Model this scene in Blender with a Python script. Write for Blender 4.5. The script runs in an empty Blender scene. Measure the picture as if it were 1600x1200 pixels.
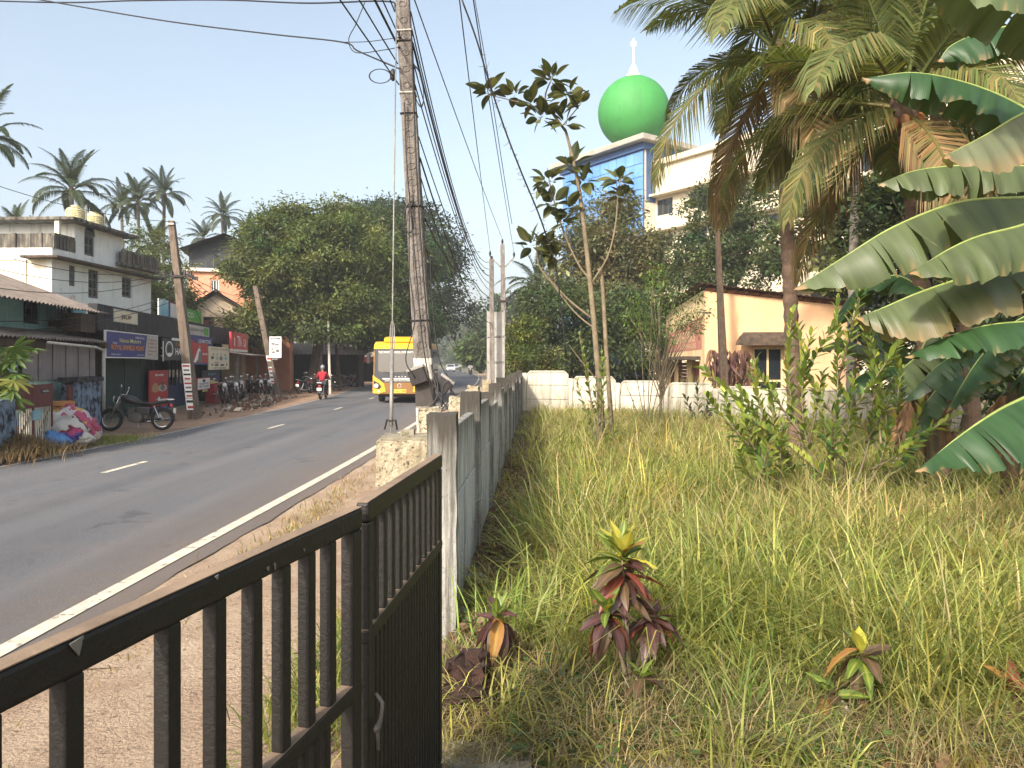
import bpy, bmesh, math, random
import numpy as np
from mathutils import Vector, Matrix, Euler, noise as mnoise

# ---------------------------------------------------------------- camera, sky, sun, exposure
scene = bpy.context.scene
col = scene.collection
F, HZ, EYE = 1180.0, 566.0, 1.95          # focal length in photo pixels, horizon row, eye height over the road
cam_d = bpy.data.cameras.new('camera')
cam_d.sensor_width = 36.0
cam_d.lens = F / 1600.0 * 36.0
cam_d.shift_y = -(600.0 - HZ) / 1600.0
cam_d.clip_start = 0.05
cam_d.clip_end = 3000.0
cam = bpy.data.objects.new('camera', cam_d)
cam.location = (0, 0, EYE)
cam.rotation_euler = (math.radians(90), 0, 0)
col.objects.link(cam)
scene.camera = cam

SUN_EL, SUN_AZ = math.radians(33), math.radians(207)      # azimuth clockwise from +Y: behind the camera, to its left
world = bpy.data.worlds.new('World')
scene.world = world
world.use_nodes = True
wn = world.node_tree
sky = wn.nodes.new('ShaderNodeTexSky')
sky.sky_type = 'NISHITA'
sky.sun_disc = False
sky.sun_elevation = SUN_EL
sky.sun_rotation = SUN_AZ
sky.air_density = 1.0
sky.dust_density = 5.0
sky.ozone_density = 1.0
bg = wn.nodes['Background']
bg.inputs['Strength'].default_value = 0.15
hs = wn.nodes.new('ShaderNodeHueSaturation')      # hazy day: the same paler sky all round
hs.inputs['Saturation'].default_value = 0.72
hs.inputs['Value'].default_value = 0.92
hs.inputs['Hue'].default_value = 0.488
wn.links.new(sky.outputs[0], hs.inputs['Color'])
wn.links.new(hs.outputs[0], bg.inputs[0])

sun_d = bpy.data.lights.new('sun', 'SUN')
sun_d.energy = 2.7
sun_d.angle = math.radians(3.5)
sun_d.color = (1.0, 0.91, 0.78)
sun = bpy.data.objects.new('sun', sun_d)
to_sun = Vector((math.sin(SUN_AZ) * math.cos(SUN_EL), math.cos(SUN_AZ) * math.cos(SUN_EL), math.sin(SUN_EL)))
sun.rotation_euler = to_sun.to_track_quat('Z', 'Y').to_euler()
sun.location = (0, -10, 30)
col.objects.link(sun)

vs = scene.view_settings
vs.view_transform = 'Standard'
vs.look = 'None'
vs.exposure = 1.17
vs.gamma = 1.0
vs.use_curve_mapping = False
scene.render.engine = 'CYCLES'
cy = scene.cycles
cy.use_denoising = True
cy.max_bounces = 4
cy.diffuse_bounces = 2
cy.glossy_bounces = 2
cy.transmission_bounces = 4
cy.transparent_max_bounces = 8
cy.volume_bounces = 0
cy.use_adaptive_sampling = True
cy.adaptive_threshold = 0.03
cy.use_light_tree = False
cy.caustics_reflective = False
cy.caustics_refractive = False

rng = np.random.default_rng(11)
random.seed(11)
R = math.radians

# ---------------------------------------------------------------- helpers
def P(px, py, d):
    """world point seen at a photo pixel, d metres in front of the camera"""
    return Vector(((px - 800) / F * d, d, EYE - (py - HZ) / F * d))

def hexc(h):
    h = h.lstrip('#')
    r = []
    for i in (0, 2, 4):
        v = int(h[i:i + 2], 16) / 255
        r.append(v / 12.92 if v <= 0.04045 else ((v + 0.055) / 1.055) ** 2.4)
    return tuple(r)

def C4(c):
    if isinstance(c, str):
        c = hexc(c)
    return (c[0], c[1], c[2], 1.0)

def wmat(o):
    m = o.matrix_basis.copy()
    if o.parent:
        m = wmat(o.parent) @ o.matrix_parent_inverse @ m
    return m

def tag(o, label, cat, group=None):
    o['label'] = label
    o['category'] = cat
    if group:
        o['group'] = group
    return o

def thing(name, label, cat, loc=(0, 0, 0), rotz=0.0, group=None):
    o = bpy.data.objects.new(name, None)
    o.empty_display_size = 0.2
    o.location = loc
    o.rotation_euler = (0, 0, rotz)
    col.objects.link(o)
    return tag(o, label, cat, group)

def link_mesh(name, me, mat, parent=None, local=False, smooth=False):
    o = bpy.data.objects.new(name, me)
    if mat is not None:
        me.materials.append(mat)
    col.objects.link(o)
    if parent is not None:
        o.parent = parent
        if not local:
            o.matrix_parent_inverse = wmat(parent).inverted()
    if smooth and len(me.polygons):
        me.polygons.foreach_set('use_smooth', [True] * len(me.polygons))
    return o

def copy_tree(o, parent=None, label=None, group=None):
    c = o.copy()
    col.objects.link(c)
    if parent is not None:
        c.parent = parent
        c.matrix_parent_inverse = o.matrix_parent_inverse.copy()
    if label:
        c['label'] = label
    if group:
        c['group'] = group
    for ch in list(o.children):
        copy_tree(ch, c)
    return c

def mesh_np(name, V, polys):
    """V (n,3); polys: list of (m,k) index arrays"""
    me = bpy.data.meshes.new(name)
    V = np.asarray(V, np.float32)
    me.vertices.add(len(V))
    me.vertices.foreach_set('co', V.ravel())
    idx = np.concatenate([p.ravel() for p in polys]).astype(np.int32)
    sizes = np.concatenate([np.full(len(p), p.shape[1], np.int32) for p in polys])
    starts = np.concatenate([[0], np.cumsum(sizes)[:-1]]).astype(np.int32)
    me.loops.add(len(idx))
    me.loops.foreach_set('vertex_index', idx)
    me.polygons.add(len(sizes))
    me.polygons.foreach_set('loop_start', starts)
    me.update(calc_edges=True)
    return me

def set_col(me, colors):
    a = me.attributes.new('Col', 'FLOAT_COLOR', 'POINT')
    c = np.ones((len(colors), 4), np.float32)
    c[:, :3] = colors
    a.data.foreach_set('color', c.ravel())

class MB:
    """mesh builder: collects boxes, tubes, quads; build() links ONE mesh object"""
    def __init__(s):
        s.v, s.f = [], []
    def add(s, vs_, fs_):
        b = len(s.v)
        s.v += [tuple(p) for p in vs_]
        s.f += [tuple(i + b for i in f) for f in fs_]
        return s
    def box(s, x0, x1, y0, y1, z0, z1, M=None):
        p = [Vector(q) for q in ((x0, y0, z0), (x1, y0, z0), (x1, y1, z0), (x0, y1, z0),
                                 (x0, y0, z1), (x1, y0, z1), (x1, y1, z1), (x0, y1, z1))]
        if M is not None:
            p = [M @ q for q in p]
        return s.add(p, [(0, 3, 2, 1), (4, 5, 6, 7), (0, 1, 5, 4), (1, 2, 6, 5), (2, 3, 7, 6), (3, 0, 4, 7)])
    def bar(s, a, b, w, h=None, up=(0, 0, 1)):
        """rectangular bar from a to b, w across and h along up"""
        a, b = Vector(a), Vector(b)
        h = h or w
        t = (b - a).normalized()
        up = Vector(up)
        if abs(t.dot(up)) > 0.98:
            up = Vector((0, 1, 0))
        sd = t.cross(up).normalized()
        u = sd.cross(t).normalized()
        vs_ = []
        for q in (a, b):
            for (i, j) in ((-1, -1), (1, -1), (1, 1), (-1, 1)):
                vs_.append(q + sd * (i * w / 2) + u * (j * h / 2))
        return s.add(vs_, [(0, 3, 2, 1), (4, 5, 6, 7), (0, 1, 5, 4), (1, 2, 6, 5), (2, 3, 7, 6), (3, 0, 4, 7)])
    def tube(s, pts, rad, n=8, caps=True):
        pts = [Vector(p) for p in pts]
        if not hasattr(rad, '__len__'):
            rad = [rad] * len(pts)
        b = len(s.v)
        ref = None
        for i, p in enumerate(pts):
            t = (pts[min(i + 1, len(pts) - 1)] - pts[max(i - 1, 0)])
            if t.length < 1e-9:
                t = Vector((0, 0, 1))
            t.normalize()
            if ref is None:
                ref = Vector((0, 0, 1)) if abs(t.z) < 0.9 else Vector((1, 0, 0))
            sd = t.cross(ref)
            if sd.length < 1e-6:
                sd = t.orthogonal()
            sd.normalize()
            u = sd.cross(t).normalized()
            ref = u
            for k in range(n):
                a = 2 * math.pi * k / n
                s.v.append(tuple(p + (sd * math.cos(a) + u * math.sin(a)) * rad[i]))
        for i in range(len(pts) - 1):
            for k in range(n):
                k2 = (k + 1) % n
                s.f.append((b + i * n + k, b + i * n + k2, b + (i + 1) * n + k2, b + (i + 1) * n + k))
        if caps:
            s.f.append(tuple(b + k for k in reversed(range(n))))
            e = b + (len(pts) - 1) * n
            s.f.append(tuple(e + k for k in range(n)))
        return s
    def lathe(s, prof, center=(0, 0, 0), n=16, M=None):
        """prof: (r, z) pairs, turned about z"""
        b = len(s.v)
        for (r, z) in prof:
            for k in range(n):
                a = 2 * math.pi * k / n
                q = Vector((r * math.cos(a), r * math.sin(a), z))
                if M is not None:
                    q = M @ q
                s.v.append(tuple(q + Vector(center)))
        for i in range(len(prof) - 1):
            for k in range(n):
                k2 = (k + 1) % n
                s.f.append((b + i * n + k, b + i * n + k2, b + (i + 1) * n + k2, b + (i + 1) * n + k))
        s.f.append(tuple(b + k for k in reversed(range(n))))
        e = b + (len(prof) - 1) * n
        s.f.append(tuple(e + k for k in range(n)))
        return s
    def torus(s, R_, r, M=None, n=24, m=8):
        b = len(s.v)
        for i in range(n):
            a = 2 * math.pi * i / n
            for j in range(m):
                c = 2 * math.pi * j / m
                q = Vector(((R_ + r * math.cos(c)) * math.cos(a), (R_ + r * math.cos(c)) * math.sin(a), r * math.sin(c)))
                if M is not None:
                    q = M @ q
                s.v.append(tuple(q))
        for i in range(n):
            for j in range(m):
                i2, j2 = (i + 1) % n, (j + 1) % m
                s.f.append((b + i * m + j, b + i2 * m + j, b + i2 * m + j2, b + i * m + j2))
        return s
    def ball(s, c, r, M=None, n=14, m=9):
        c = Vector(c)
        if not hasattr(r, '__len__'):
            r = (r, r, r)
        prof = [(math.sin(math.pi * i / m), -math.cos(math.pi * i / m)) for i in range(m + 1)]
        prof[0] = (0.01, -1)
        prof[-1] = (0.01, 1)
        S = Matrix.Diagonal((r[0], r[1], r[2], 1))
        return s.lathe(prof, c, n, (M @ S) if M is not None else S)
    def prism(s, poly, a, b):
        """poly: list of 3D points of one cap; extruded by vector b-a"""
        e = Vector(b) - Vector(a)
        n = len(poly)
        vs_ = [Vector(p) for p in poly] + [Vector(p) + e for p in poly]
        fs_ = [tuple(range(n))[::-1], tuple(range(n, 2 * n))]
        for i in range(n):
            j = (i + 1) % n
            fs_.append((i, j, n + j, n + i))
        return s.add(vs_, fs_)
    def quad(s, *p):
        return s.add(p, [tuple(range(len(p)))])
    def build(s, name, mat, parent=None, local=False, smooth=False, bevel=0.0, bseg=2, fixn=True):
        me = bpy.data.meshes.new(name)
        me.from_pydata(s.v, [], s.f)
        if fixn:
            bm = bmesh.new()
            bm.from_mesh(me)
            bmesh.ops.recalc_face_normals(bm, faces=bm.faces)
            bm.to_mesh(me)
            bm.free()
        o = link_mesh(name, me, mat, parent, local, smooth)
        if bevel:
            m = o.modifiers.new('bevel', 'BEVEL')
            m.width = bevel
            m.segments = bseg
            m.limit_method = 'ANGLE'
            m.angle_limit = R(40)
        return o

def holed_wall(m, x0, x1, z0, z1, y0, y1, holes):
    """boxes that fill x0..x1, z0..z1 around rectangular holes (hx0,hx1,hz0,hz1)"""
    xs = sorted({x0, x1} | {h[0] for h in holes} | {h[1] for h in holes})
    xs = [x for x in xs if x0 <= x <= x1]
    for i in range(len(xs) - 1):
        a, b = xs[i], xs[i + 1]
        cuts = sorted((h[2], h[3]) for h in holes if h[0] <= a + 1e-6 and h[1] >= b - 1e-6)
        z = z0
        for (h0, h1) in cuts:
            if h0 > z + 1e-6:
                m.box(a, b, y0, y1, z, h0)
            z = max(z, h1)
        if z < z1 - 1e-6:
            m.box(a, b, y0, y1, z, z1)
    return m

def jitter_mesh(o, amp, scale=3.0, seed=0):
    me = o.data
    for v in me.vertices:
        p = Vector(v.co) * scale + Vector((seed, seed * 1.7, 0))
        n = mnoise.noise_vector(p) * amp + mnoise.noise_vector(p * 3.1) * amp * 0.4
        v.co = Vector(v.co) + n

def rough_block(name, x0, x1, y0, y1, z0, z1, mat, parent=None, amp=0.03, res=0.06, scale=6.0, seed=0, local=False):
    bm = bmesh.new()
    bmesh.ops.create_cube(bm, size=1)
    n = max(2, int(max(x1 - x0, y1 - y0, z1 - z0) / res))
    n = min(n, 12)
    bmesh.ops.subdivide_edges(bm, edges=bm.edges, cuts=n, use_grid_fill=True)
    for v in bm.verts:
        v.co = Vector((x0 + (v.co.x + .5) * (x1 - x0), y0 + (v.co.y + .5) * (y1 - y0), z0 + (v.co.z + .5) * (z1 - z0)))
    me = bpy.data.meshes.new(name)
    bm.to_mesh(me)
    bm.free()
    o = link_mesh(name, me, mat, parent, local)
    jitter_mesh(o, amp, scale, seed)
    return o

# ---------------------------------------------------------------- materials
def new_mat(name):
    m = bpy.data.materials.new(name)
    m.use_nodes = True
    nt = m.node_tree
    return m, nt, nt.nodes['Principled BSDF']

def ramp(nt, fac, stops):
    r = nt.nodes.new('ShaderNodeValToRGB')
    e = r.color_ramp.elements
    while len(e) < len(stops):
        e.new(0.5)
    for i, (p, c) in enumerate(stops):
        e[i].position = p
        e[i].color = C4(c) if not isinstance(c, (int, float)) else (c, c, c, 1)
    nt.links.new(fac, r.inputs[0])
    return r.outputs[0]

def noise_tex(nt, scale, detail=6, rough=0.6, stretch=None, coord='Object'):
    tc = nt.nodes.new('ShaderNodeTexCoord')
    src = tc.outputs[coord]
    if stretch:
        mp = nt.nodes.new('ShaderNodeMapping')
        mp.inputs['Scale'].default_value = stretch
        nt.links.new(src, mp.inputs[0])
        src = mp.outputs[0]
    n = nt.nodes.new('ShaderNodeTexNoise')
    n.inputs['Scale'].default_value = scale
    n.inputs['Detail'].default_value = detail
    n.inputs['Roughness'].default_value = rough
    nt.links.new(src, n.inputs['Vector'])
    return n.outputs[0]

def mixc(nt, fac, a, b, mode='MIX'):
    m = nt.nodes.new('ShaderNodeMix')
    m.data_type = 'RGBA'
    m.blend_type = mode
    if isinstance(fac, (int, float)):
        m.inputs[0].default_value = fac
    else:
        nt.links.new(fac, m.inputs[0])
    for i, v in ((6, a), (7, b)):
        if isinstance(v, (tuple, str)):
            m.inputs[i].default_value = C4(v)
        else:
            nt.links.new(v, m.inputs[i])
    return m.outputs[2]

def bump(nt, bsdf, h, strength=0.3, dist=0.02):
    b = nt.nodes.new('ShaderNodeBump')
    b.inputs['Strength'].default_value = strength
    b.inputs['Distance'].default_value = dist
    nt.links.new(h, b.inputs['Height'])
    nt.links.new(b.outputs[0], bsdf.inputs['Normal'])

def mat(name, c1, c2=None, scale=3.0, rough=0.85, bmp=0.0, bscale=40.0, streak=None, samt=0.5, sscale=4.0, metal=0.0,
        lo=0.35, hi=0.65, spots=None, spscale=20.0, splo=0.6, ovar=0.0, coat=0.0, bdist=0.02):
    m, nt, b = new_mat(name)
    c = C4(c1)
    b.inputs['Roughness'].default_value = rough
    b.inputs['Metallic'].default_value = metal
    if coat:
        b.inputs['Coat Weight'].default_value = coat
        b.inputs['Coat Roughness'].default_value = 0.15
    out = None
    if c2 is not None:
        out = ramp(nt, noise_tex(nt, scale), [(lo, c1), (hi, c2)])
    if streak is not None:
        s = ramp(nt, noise_tex(nt, sscale, 5, 0.65, (1, 1, 0.07)), [(1 - samt - 0.12, 0.0), (1 - samt + 0.12, 1.0)])
        out = mixc(nt, s, out if out is not None else tuple(c[:3]), streak)
    if spots is not None:
        s = ramp(nt, noise_tex(nt, spscale, 8, 0.7), [(splo, 0.0), (splo + 0.08, 1.0)])
        out = mixc(nt, s, out if out is not None else tuple(c[:3]), spots)
    if ovar:
        oi = nt.nodes.new('ShaderNodeObjectInfo')
        mr = nt.nodes.new('ShaderNodeMapRange')
        mr.inputs[3].default_value = 1 - ovar
        mr.inputs[4].default_value = 1 + ovar
        nt.links.new(oi.outputs['Random'], mr.inputs[0])
        hs = nt.nodes.new('ShaderNodeHueSaturation')
        nt.links.new(mr.outputs[0], hs.inputs['Value'])
        if out is not None:
            nt.links.new(out, hs.inputs['Color'])
        else:
            hs.inputs['Color'].default_value = c
        out = hs.outputs[0]
    if out is not None:
        nt.links.new(out, b.inputs['Base Color'])
    else:
        b.inputs['Base Color'].default_value = c
    if bmp:
        bump(nt, b, noise_tex(nt, bscale, 8, 0.65), bmp, bdist)
    return m

def leaf_mat(name, trans=0.35, rough=0.5, nscale=0.0, tint=(1, 1, 1), spec=0.35):
    """leaf: colour from the per-leaf attribute Col, some light passes through"""
    m, nt, b = new_mat(name)
    at = nt.nodes.new('ShaderNodeAttribute')
    at.attribute_name = 'Col'
    c = at.outputs['Color']
    if nscale:
        n = ramp(nt, noise_tex(nt, nscale, 5), [(0.35, 0.7), (0.65, 1.25)])
        c = mixc(nt, 1.0, c, n, 'MULTIPLY')
    nt.links.new(c, b.inputs['Base Color'])
    b.inputs['Roughness'].default_value = rough
    b.inputs['Specular IOR Level'].default_value = spec
    tr = nt.nodes.new('ShaderNodeBsdfTranslucent')
    c2 = mixc(nt, 1.0, c, (1.25, 1.2, 0.6), 'MULTIPLY')
    nt.links.new(c2, tr.inputs[0])
    ms = nt.nodes.new('ShaderNodeMixShader')
    ms.inputs[0].default_value = trans
    nt.links.new(b.outputs[0], ms.inputs[1])
    nt.links.new(tr.outputs[0], ms.inputs[2])
    nt.links.new(ms.outputs[0], nt.nodes['Material Output'].inputs[0])
    return m

def glass_mat(name, c, rough=0.06, spec=0.6):
    m, nt, b = new_mat(name)
    b.inputs['Base Color'].default_value = C4(c)
    b.inputs['Roughness'].default_value = rough
    b.inputs['Specular IOR Level'].default_value = spec
    return m

# ---------------------------------------------------------------- foliage
def unit(a):
    return a / np.maximum(np.linalg.norm(a, axis=-1, keepdims=True), 1e-9)

def rand_dirs(n):
    return unit(rng.normal(size=(n, 3)))

def leaf_mesh(name, C, D, N, L, W, colr, seg=1, droop=0.0, fold=0.12):
    C, D = np.asarray(C), unit(np.asarray(D))
    S = unit(np.cross(D, N))
    N = np.cross(S, D)
    L = np.asarray(L)[:, None]
    W = np.asarray(W)[:, None]
    n = len(C)
    b = np.arange(n)
    if seg == 1:
        mid = C + D * L * 0.45 + N * W * fold
        V = np.stack([C, mid + S * W / 2, C + D * L, mid - S * W / 2], 1)
        V[:, 2, 2] -= droop * L[:, 0]
        b4 = b[:, None] * 4
        polys = [np.concatenate([b4 + np.array([[0, 1, 2]]), b4 + np.array([[0, 2, 3]])])]
        k = 4
    else:
        def at(t, w, f):
            p = C + D * L * t
            p = p.copy()
            p[:, 2] -= droop * (t ** 2) * L[:, 0]
            return p, S * W * w / 2, N * W * f
        p1, s1, n1 = at(0.3, 0.85, fold)
        p2, s2, n2 = at(0.68, 0.95, fold)
        p3, _, _ = at(1.0, 0, 0)
        m1, _, _ = at(0.3, 0, 0)
        m2, _, _ = at(0.68, 0, 0)
        V = np.stack([C, p1 + s1 + n1, m1, p1 - s1 + n1, p2 + s2 + n2, m2, p2 - s2 + n2, p3], 1)
        b8 = b[:, None] * 8
        T = [np.array([[0, 1, 2]]), np.array([[0, 2, 3]]), np.array([[4, 7, 5]]), np.array([[5, 7, 6]])]
        Q = [np.array([[1, 4, 5, 2]]), np.array([[2, 5, 6, 3]])]
        polys = [np.concatenate([b8 + t for t in T]), np.concatenate([b8 + q for q in Q])]
        k = 8
    me = mesh_np(name, V.reshape(-1, 3), polys)
    set_col(me, np.repeat(np.asarray(colr, np.float32), k, 0))
    return me

def vary(base, n, amt=0.25, hue=0.12):
    base = np.asarray(base, float)
    if base.ndim == 1:
        base = base[None]
    c = base[rng.integers(0, len(base), n)]
    v = np.exp(rng.normal(0, amt, (n, 1)))
    h = 1 + rng.normal(0, hue, (n, 3)) * np.array([1, 0.4, 0.8])
    return np.clip(c * v * h, 0.004, 0.9)
M = {}
M['asphalt'] = None
def make_asphalt():
    m, nt, b = new_mat('asphalt')
    fine = ramp(nt, noise_tex(nt, 70, 8, 0.85), [(0.36, (0.6, 0.6, 0.6)), (0.64, (1.45, 1.43, 1.4))])
    # long worn wheel tracks and dusty margins follow the road (stretched along y)
    tr = ramp(nt, noise_tex(nt, 1.1, 3, 0.5, (1, 0.03, 1)), [(0.35, '#525458'), (0.6, '#626366'), (0.75, '#6e6d70')])
    pt = ramp(nt, noise_tex(nt, 0.5, 6, 0.6), [(0.45, 0.0), (0.75, 1.0)])
    c = mixc(nt, pt, tr, '#646261')
    c = mixc(nt, ramp(nt, noise_tex(nt, .9, 8, .75), [(.60, 0.0), (.64, .5)]), c, '#3c3d40')
    c = mixc(nt, ramp(nt, noise_tex(nt, 3.2, 9, .8, (1, .5, 1)), [(.66, 0.0), (.70, .6)]), c, '#7c7872')
    c = mixc(nt, 1.0, c, fine, 'MULTIPLY')
    # sand blown in along the camera-side edge
    tc = nt.nodes.new('ShaderNodeTexCoord')
    sx = nt.nodes.new('ShaderNodeSeparateXYZ')
    nt.links.new(tc.outputs['Object'], sx.inputs[0])
    nz = noise_tex(nt, 1.6, 6, 0.65)
    ad = nt.nodes.new('ShaderNodeMath')
    ad.operation = 'MULTIPLY_ADD'
    nt.links.new(nz, ad.inputs[0])
    ad.inputs[1].default_value = 1.6
    nt.links.new(sx.outputs['X'], ad.inputs[2])
    sd = nt.nodes.new('ShaderNodeMapRange')
    sd.inputs[1].default_value = -3.7
    sd.inputs[2].default_value = -1.6
    nt.links.new(ad.outputs[0], sd.inputs[0])
    sm = nt.nodes.new('ShaderNodeMath')
    sm.operation = 'MULTIPLY'
    nt.links.new(sd.outputs[0], sm.inputs[0])
    sm.inputs[1].default_value = 0.6
    c = mixc(nt, sm.outputs[0], c, '#7d6a58')
    nt.links.new(c, b.inputs['Base Color'])
    b.inputs['Roughness'].default_value = 0.8
    b.inputs['Specular IOR Level'].default_value = 0.3
    bump(nt, b, noise_tex(nt, 75, 8, 0.8), 0.8, 0.015)
    return m
M['asphalt'] = make_asphalt()
M['paint'] = mat('road_paint', '#cfc8b4', '#b5ab98', 6, 0.75, 0.2, 90, spots='#77716a', spscale=7, splo=0.55)
M['paint_thin'] = mat('road_paint_worn', '#b3aa9c', '#8f887d', 3, 0.8, spots='#6a655e', spscale=7, splo=0.52)
M['dirt'] = mat('red_earth', '#8a6d57', '#a08268', 1.2, 0.95, 0.6, 25, spots='#6b5140', spscale=3.5, splo=0.56)
M['ground'] = mat('ground', '#6d5f45', '#58583a', 0.25, 0.95, 0.5, 8, spots='#7d6a4c', spscale=1.4, splo=0.55)
M['apron'] = mat('sandy_apron', '#a0866f', '#b9a48b', 1.3, 0.95, 1.0, 40, spots='#7d6857', spscale=26, splo=0.55, bdist=0.05)
M['soil'] = mat('plot_soil', '#4c3d2a', '#5f4f34', 2.0, 0.95, 0.8, 14, spots='#6b5c3a', spscale=9, splo=0.55)
M['conc_old'] = mat('old_concrete', '#8d8674', '#6f6a58', 5, 0.9, 0.7, 30, spots='#3f3c2e', spscale=10, splo=0.55)
def make_streaked(name, c1, c2, dark, mould, z_top):
    m, nt, b = new_mat(name)
    base = ramp(nt, noise_tex(nt, 3.0), [(.35, c1), (.65, c2)])
    s1 = ramp(nt, noise_tex(nt, 26, 6, .7, (1, 1, .035)), [(.45, 0.0), (.62, 1.0)])
    s2 = ramp(nt, noise_tex(nt, 7, 6, .7, (1, 1, .09)), [(.54, 0.0), (.68, .85)])
    c = mixc(nt, s1, base, dark)
    c = mixc(nt, s2, c, mould)
    c = mixc(nt, ramp(nt, noise_tex(nt, 34, 8, .75), [(.56, 0.0), (.66, 1.0)]), c, dark)
    # black mould that hangs down from the weathered top edges
    tc = nt.nodes.new('ShaderNodeTexCoord')
    sx = nt.nodes.new('ShaderNodeSeparateXYZ')
    nt.links.new(tc.outputs['Object'], sx.inputs[0])
    mr = nt.nodes.new('ShaderNodeMath')
    mr.operation = 'MULTIPLY_ADD'
    nt.links.new(noise_tex(nt, 20, 5, .7, (1, 1, .05)), mr.inputs[0])
    mr.inputs[1].default_value = .9
    nt.links.new(sx.outputs['Z'], mr.inputs[2])
    tp = ramp(nt, mr.outputs[0], [(0, 0.0), (1, 1.0)])
    rg = nt.nodes.new('ShaderNodeMapRange')
    rg.inputs[1].default_value = z_top + .28
    rg.inputs[2].default_value = z_top + .62
    nt.links.new(mr.outputs[0], rg.inputs[0])
    c = mixc(nt, rg.outputs[0], c, mould)
    nt.links.new(c, b.inputs['Base Color'])
    b.inputs['Roughness'].default_value = .92
    bump(nt, b, noise_tex(nt, 30, 8, .7, (1, 1, .3)), .6, .02)
    return m
M['wall_paint'] = make_streaked('whitewash_streaked', '#dcddd9', '#c6c7c3', '#86847e', '#55514a', 1.46)
M['wall_white'] = mat('whitewash_weathered', '#cfc9b8', '#b3ad9d', 2.0, 0.9, 0.4, 40, streak='#7b7668', samt=0.4, sscale=6, spots='#4d4a42', spscale=14, splo=0.62)
M['lichen'] = mat('lichen_masonry', '#bdb49c', '#93866c', 9, 0.95, 1.0, 22, streak='#6a6250', samt=0.40, sscale=26, spots='#3d372a', spscale=30, splo=0.55, bdist=0.04)
M['gate'] = mat('gate_paint', '#0b0a08', '#13100d', 5, 0.55, 0.25, 60, spots='#3a2f26', spscale=18, splo=0.66)
M['gate_dust'] = mat('gate_dusty_steel', '#8d7862', '#6e5d4c', 4, 0.85, 0.3, 50, spots='#8a7863', spscale=9, splo=0.6)
M['pole'] = mat('pole_concrete', '#86807a', '#68625c', 5, 0.9, 0.9, 26, streak='#48423c', samt=0.42, sscale=22, spots='#2f2b26', spscale=28, splo=0.6, bdist=0.03)
M['pole_white'] = mat('pole_white_band', '#c9c3b8', '#a8a197', 6, 0.85, 0.3, 40, spots='#6b6259', spscale=16, splo=0.6)
M['pole_black'] = mat('pole_black_band', '#34302c', '#47413b', 6, 0.8, 0.3, 40, spots='#6b6259', spscale=16, splo=0.66)
M['pole_left'] = mat('pole_brownish', '#77685a', '#5d5247', 4, 0.9, 0.6, 20, streak='#3f372f', samt=0.4, sscale=10)
M['black'] = mat('black_plastic', '#17171a', None, rough=0.6)
M['wire'] = mat('wire_black', '#16161a', None, rough=0.6)
M['galv'] = mat('galvanised', '#8f8d88', '#6f6c66', 8, 0.55, 0.2, 50, metal=0.35, spots='#5c4633', spscale=12, splo=0.6)
M['boxrust'] = mat('rusty_box', '#1b1716', '#25201e', 8, 0.7, 0.3, 50)
M['boardback'] = mat('sheet_back', '#a2a099', '#8c8a84', 3, 0.7, 0.1, 30, streak='#6d685f', samt=0.35, sscale=6)
M['leaf'] = leaf_mat('leaf_soft', 0.35, 0.55)
M['leaf_gloss'] = leaf_mat('leaf_glossy', 0.3, 0.38, spec=0.5)
M['grass'] = leaf_mat('grass_blade', 0.45, 0.6)
M['bark'] = mat('bark', '#5a4a3b', '#43372c', 5, 0.95, 0.9, 16, streak='#2d261f', samt=0.4, sscale=12, bdist=0.04)
M['bark_pale'] = mat('bark_pale', '#82765f', '#685c49', 6, 0.9, 0.5, 18, spots='#5b5040', spscale=9, splo=0.6)
M['palm_bark'] = mat('palm_bark', '#6a5646', '#4c3d32', 7, 0.95, 0.8, 18, spots='#8a7763', spscale=7, splo=0.62)
M['palm_grey'] = mat('palm_bark_grey', '#8d857a', '#736b61', 7, 0.95, 0.7, 18, spots='#55503f', spscale=7, splo=0.62)

def setkind(o, kind, label=None, cat=None):
    o['kind'] = kind
    if label:
        o['label'] = label
    if cat:
        o['category'] = cat
    return o

# ---------------------------------------------------------------- ground, road
def interp(poly, y):
    ys = [p[1] for p in poly]
    xs = [p[0] for p in poly]
    return float(np.interp(y, ys, xs))
RIGHT = [(-4.9, -40), (-4.0, -12), (-3.44, 5), (-3.06, 17), (-3.08, 40), (-3.2, 68), (-4.3, 100), (-6.8, 130), (-11, 165), (-18, 205), (-27, 245)]
LEFT = [(-10.6, -40), (-9.9, -12), (-9.55, 14), (-9.4, 24), (-10.1, 40), (-11.7, 57), (-12.7, 68), (-15.0, 100), (-18.2, 130), (-23, 165), (-31, 205), (-41, 245)]
CENTRE = [(-7.6, -40), (-7.2, -12), (-7.1, 13), (-7.0, 24), (-7.3, 34), (-7.7, 50), (-8.2, 68), (-9.8, 100), (-12.6, 130), (-17, 165), (-24.5, 205), (-34, 245)]
def smooth_poly(poly, y, w=6.0):
    return sum(interp(poly, y + k * w / 3) for k in (-3, -2, -1, 0, 1, 2, 3)) / 7.0
def rx(y): return smooth_poly(RIGHT, y)
def lx(y): return smooth_poly(LEFT, y)
def cx(y): return smooth_poly(CENTRE, y)

def plot_z(x, y):
    t = min(max(y / 27.0, 0), 1.15)
    return 0.25 - 0.075 * max(0.0, x) * t * 0.75

def sheet(name, rows, mat_, label=None, kind='structure'):
    """rows: list of lists of points (same length)"""
    V = np.array([p for r in rows for p in r], float)
    n, m = len(rows), len(rows[0])
    i, j = np.meshgrid(np.arange(n - 1), np.arange(m - 1), indexing='ij')
    a = (i * m + j).ravel()
    q = np.stack([a, a + 1, a + m + 1, a + m], 1)
    o = link_mesh(name, mesh_np(name, V, [q]), mat_)
    o['kind'] = kind
    return o

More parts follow.
